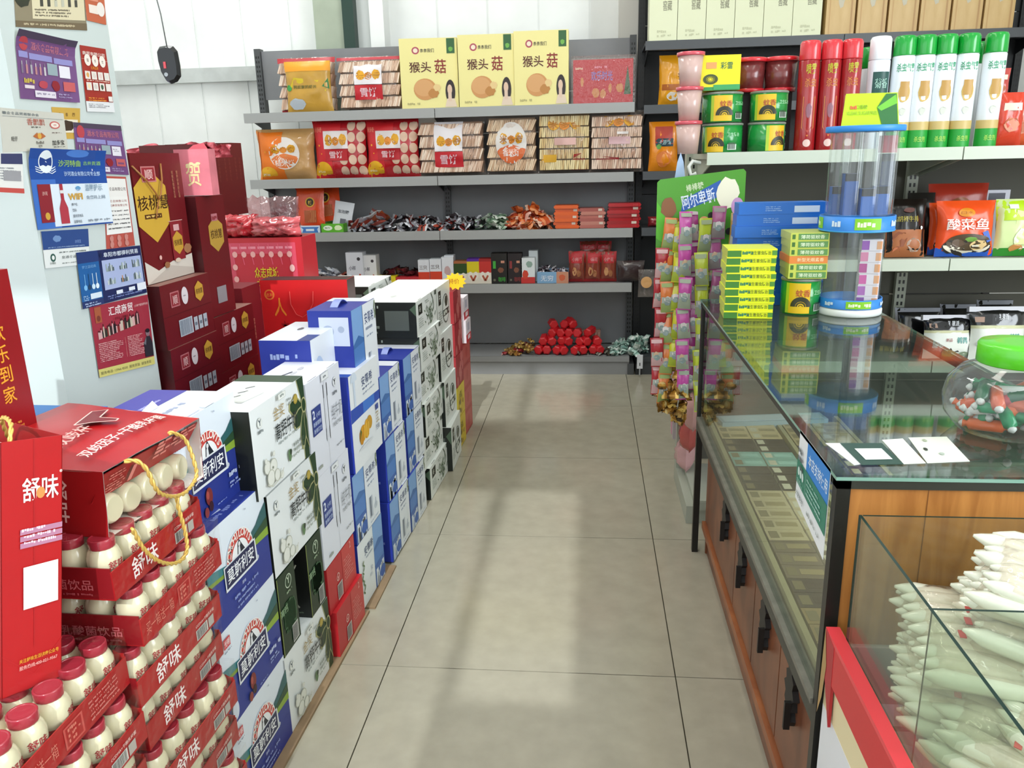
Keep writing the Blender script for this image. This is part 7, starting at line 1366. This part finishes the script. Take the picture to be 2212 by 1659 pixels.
# second pale shelf
zB=.9865
def bagB(u0,v0,u1,v1,c,draw,label,seed,yo=.0,group='large pouches on the lower pale shelf',lean=8,t=.06,z=zB,Y=YA,rz=0,**kw):
    x,w,h=on(u0,v0,u1,v1,Y+yo,z); return bag('snack_pouch',label,'snack bag',group,(x,Y+.03+yo,z+.001),w,h,t,c,draw,seed,lean=lean,rz=rz,**kw)
def beef(d,w,h): d.rect(0,0,w,h*.47,P('#a8653c')); d.blob(w*.3,h*.3,w*.22,P('#8a4a2c'),h*.15,3); d.blob(w*.68,h*.2,w*.2,P('#a89080'),h*.14,4); d.blob(w*.25,h*.1,w*.12,P('#d07a58'),h*.08,5); d.text('黑胡椒牛排',w*.1,h*.60,h*.10,P('#a89a3a'),w=w*.62); d.blob(w*.85,h*.5,w*.05,P('#e8e8e4'),h*.035,2); d.blob(w*.5,h*.8,w*.15,P('#5a3028'),h*.05,6)
bagB(1915,432,2002,560,M('#15100e',.22,bump=.3,bs=20),beef,'black pouch with brown roasted meat picture, left on the lower pale shelf',111)
bagB(1960,418,2020,556,M('#1c1a18',.3),None,'plain black pouch behind the roasted meat pouch',112,yo=.10)
def orangeb(d,w,h):
    d.rect(0,0,w,h*.16,P('#2458b8')); d.disc(w*.5,h*.17,w*.42,P('#2a2420'),h*.17); d.disc(w*.5,h*.20,w*.40,P('#e8e0cc'),h*.17,a0=180,a1=360); d.disc(w*.52,h*.25,w*.38,P('#4a3a24'),h*.15); d.blob(w*.68,h*.2,w*.16,P('#e8c890'),h*.1,3); d.blob(w*.55,h*.3,w*.1,P('#6a9a3a'),h*.05,4); d.blob(w*.35,h*.24,w*.12,P('#5a4430'),h*.08,5)
    d.disc(w*.46,h*.78,w*.14,P('#d88a1c'),h*.08); d.text('口水',w*.36,h*.75,h*.05,P('#a85a14'),w=w*.2); d.text('酸菜鱼',w*.12,h*.47,h*.2,P('#f0e8e0'),w=w*.74,bold=.03); d.poly([(w*.74,h*.42),(w*.84,h*.46),(w*.92,h*.28),(w*.82,h*.24)],P('#3f68c0'))
OM=M('#e8501c',.25,bump=.25,bs=18)
bagB(2005,398,2135,545,M('#9a2c1c',.3,bump=.3,bs=18),lambda d,w,h:(d.disc(w*.5,h*.72,w*.14,P('#8a4a1c'),h*.07),d.text('酸菜鱼',w*.15,h*.46,h*.14,P('#c88a7a'),w=w*.6)),'dark orange pouch standing behind the bright orange fish pouches',113,yo=.12)
bagB(2008,440,2100,556,OM,orangeb,'bright orange fish soup pouch, half hidden by its twin',114,yo=.05)
bagB(2024,436,2152,556,OM,orangeb,'bright orange fish soup pouch in front, with large white characters',115)
def lime(d,w,h): d.rect(0,h*.62,w,h*.98,P('#b8dc1c')); d.rect(0,0,w,h*.14,P('#2f8a2c')); d.blob(w*.5,h*.3,w*.22,P('#e8ecd0'),h*.2,3); d.blob(w*.4,h*.12,w*.14,P('#c88a4a'),h*.1,4); d.poly([(w*.35,h*.2),(w*.55,h*.2),(w*.6,h*.75),(w*.35,h*.8)],P('#d4e494')); d.rect(w*.2,h*.82,w*.4,h*.9,P('#dfe8d8'))
bagB(2152,432,2260,558,M('#cfe0a0',.25,bump=.2,bs=18),lime,'lime green pouch at the right edge of the lower pale shelf',116)
x,w,h=on(2143,412,2195,440,YA+.15,zB); q=MB(); q.box(0,w,0,.05,0,h,P('#b8bac8'),{'f':P('#c4c4d0')}); q.box(w*.1,w*.8,-.0006,0,h*.8,h*.95,P('#3a3a48')); tag(q.build('snack_box',None,(x,YA+.2,zB)),'small grey white box peeping above the lime green pouch','box')
# bottom pale shelf: black and white clear bags
def bw_(d,w,h): d.rect(0,0,w,h*.62,P('#e2e6de')); d.rect(0,h*.60,w,h*.66,P('#c8c8a0')); d.blob(w*.3,h*.78,w*.25,P('#0c0c0e'),h*.12,3); d.text('礼恩派',w*.45,h*.76,h*.12,P('#d8dade'),w=w*.2); d.text('新品',w*.4,h*.40,h*.08,P('#a8686a'),w=w*.12); d.text('鹌鹑',w*.62,h*.36,h*.15,P('#4f9a94'),w=w*.22); d.rect(w*.06,h*.72,w*.22,h*.82,P('#a88a7a')); d.blob(w*.2,h*.3,w*.12,P('#b8b8b8'),h*.12,4); d.blob(w*.8,h*.12,w*.12,P('#8a9a80'),h*.06,4)
for k,(u0,v0,u1,v1,yo,lab) in enumerate(((2000,690,2110,800,.0,'front left black and white clear topped bag on the low shelf'),(2100,672,2225,800,-.02,'front right black and white clear topped bag beside the green lid'),(1940,672,2040,760,.10,'black topped bag behind on the left of the low shelf'),(2040,664,2120,740,.14,'black topped bag in the middle of the back row'),(2120,655,2200,740,.16,'black topped bag at the right of the back row'))):
    x,w,h=on(u0,v0,u1,v1,YA+yo,.622); bag('snack_pouch',lab,'snack bag','black and white bags on the low pale shelf',(x,YA+.05+yo,.623),w,max(.1,h),.06,M('#141416',.15,bump=.3,bs=15,coat=.6),bw_ if k<2 else (lambda d,w,h:(d.rect(0,h*.9,w,h*.99,P('#8a8c94')),d.rect(0,0,w*.04,h,P('#a8aab4')))),120+k,lean=10,nx=10,nz=12)
    if k<2:
        q=MB(); q.box(-.004,w+.004,-.010,.010,h-.016,h+.002,P('#c8c8d0')); q.build('seal_strip',bpy.data.objects[[o.name for o in bpy.data.objects if o.get('label')==lab][0]])

# ---------------------------------------------------------------- glass case on a red rimmed chest at the lower right
KX0,KX1,KY0,KY1=.358,.95,.30,1.108
o=empty('freezer_chest',(0,0,0)); tag(o,'white chest with a peeling red rim under the glass case in the lower right corner','chest')
q=MB(); q.box(KX0+.006,KX1,KY0,KY1,0,.52,M('#e2e4e8',.35)); q.build('chest_body',o)
RR=M('#c8202a',.35); q=MB(); 
q.box(KX0,KX0+.020,KY0,KY1,.648,.655,M('#dc4048',.35)); q.box(KX0,KX0+.006,KY0,KY1,.585,.648,RR); q.build('red_rim',o)
q=MB(); q.box(KX0+.0062,KX0+.024,KY0,KY1,.52,.648,M('#e0d2a8',.5)); q.build('cream_strip',o)
q=MB(); q.add([(KX0-.0005,KY1-.004,.60),(KX0-.0005,KY1-.004,.655),(KX0-.0005,KY1-.045,.648),(KX0-.0005,KY1-.05,.515),(KX0+.004,KY1-.004,.60),(KX0+.004,KY1-.004,.655),(KX0+.004,KY1-.045,.648),(KX0+.004,KY1-.05,.515)],[(0,1,2,3),(7,6,5,4),(0,4,5,1),(1,5,6,2),(2,6,7,3),(3,7,4,0)],M('#a8202a',.4)); q.build('loose_red_corner',o)
q=MB(); q.add([(KX0-.001,KY1-.002,.655),(KX0-.001,KY1-.02,.60),(KX0-.001,KY1-.012,.54),(KX0-.001,KY1+.004,.50)],[(0,1,2,3)],M('#a88a5a',.7)); q.build('peeled_edge',o)
q=MB(); q.box(KX0+.03,KX1,KY0,KY1-.02,.52,.545,M('#b4b8c4',.45,var=.08,vs=6)); q.box(KX0+.05,KX1,KY1-.09,KY1-.082,.5452,.547,P('#6a6e74')); q.build('inner_floor',o)
q=MB(); q.box(KX0+.03,KX1,KY1-.03,KY1-.02,.545,.64,M('#8f969a',.4)); q.build('inner_wall',o)
gx=.379; gz=.853
o=empty('glass_case',(0,0,0)); tag(o,'frameless glass case with a cross partition standing on the red rimmed chest','glass case')
E_=GLASS_EDGE
def pane(name,x0,x1,y0,y1,z0,z1,edges): q=MB(); q.box(x0,x1,y0,y1,z0,z1,GLASS_DUSTY,{k:E_ for k in edges}); q.build(name,o)
pane('side_pane',gx,gx+.004,KY0,1.08,.645,gz,'tfk'); pane('back_pane',gx+.005,KX1,1.076,1.080,.645,gz,'t'); pane('partition_pane',gx+.005,KX1,.836,.840,.56,gz-.002,'tl')
# bags of white ice sticks
ICE=M('#e8e9d8',.2,bump=.3,bs=30,coat=.6,var=.12,vs=20)
def icestick(w,L):
    q=MB(); q.lathe([(.002,0),(w*.45,.008),(w*.92,.024),(w,.045),(w,L-.04),(w*.8,L-.015),(.002,L)],ICE,9); return q.mesh('ice_stick')
isk=icestick(.0128,.21); rn=random.Random(6)
def icebag(loc,rot,n_,label,rows=2,red=True):
    o=empty('ice_stick_bag',loc,rot); tag(o,label,'bag of ice sticks','bags of white ice sticks in the glass case')
    for r_ in range(rows):
        for k in range(n_): ob('ice_stick',isk,o,(.019*(k+.5*(r_%2)),rn.uniform(-.012,.012),.012+.018*r_),(R(-90+rn.uniform(-4,4)),0,R(rn.uniform(-5,5))))
    q=MB(); vs=[]; W=.019*n_; H=.018*rows+.014; nn=10
    for j in range(nn+1):
        for i in range(nn+1): u=i/nn;v=j/nn; vs.append((-.012+(W+.016)*u,.004+.205*v,.002+H*(max(0,1-abs(2*u-1)**5)**.5)*(max(0,1-abs(2*v-1)**6)**.5)+.003*noise.noise(Vector((u*6,v*6,n_)))))
    q.add(vs,[(j*(nn+1)+i,j*(nn+1)+i+1,(j+1)*(nn+1)+i+1,(j+1)*(nn+1)+i) for j in range(nn) for i in range(nn)],CLEARFILM,True)
    q.build('bag_film',o)
    if red: 
        q=MB(); 
        for k in range(4): a=W*rn.uniform(.1,.8); b=rn.uniform(.05,.16); q.box(a,a+.012,b,b+.008,H+.003,H+.0045,P('#c8504c'))
        q.build('red_print',o)
icebag((.425,1.062,.735),(R(-6),R(14),R(-97)),9,'long bag of white ice sticks across the left of the heap',2)
icebag((.430,1.045,.665),(R(-8),R(16),R(-108)),8,'bag of white ice sticks under the left one, tips poking out at the left',3)
icebag((.530,1.062,.800),(R(-10),R(10),R(-116)),7,'topmost bag of white ice sticks, its pointed tips fanned under the back glass',3,False)
icebag((.510,1.055,.762),(R(-8),R(12),R(-110)),7,'bag of white ice sticks just below the topmost fan of tips',2)
icebag((.600,1.02,.74),(R(-12),R(8),R(-124)),7,'bag of white ice sticks at the right edge under the topmost one',3)
icebag((.480,.985,.655),(R(-10),R(12),R(-122)),8,'bag of white ice sticks slanting down in the middle of the heap',3)
icebag((.565,.955,.680),(R(-14),R(8),R(-138)),7,'bag of white ice sticks nearest, pressed against the cross glass',2)
q=MB(); q.box(.56,.94,.87,1.04,.546,.66,M('#c8ccc0',.4,bump=.5,bs=20)); tag(q.build('ice_carton'),'pale flat carton under the bags of ice sticks','carton')
mb,fn=pillow_mesh(.16,.14,.04,M('#9a9c94',.12,metal=.7,bump=.8,bs=25),140,nx=12,nz=10,wr=.4)
oo=mb.build('foil_bag',None,(.515,.80,.60),(R(-60),0,R(-20))); tag(oo,'crinkled silver foil bag in the very corner at the lower right','foil bag')
bpy.data.objects.remove(_to)
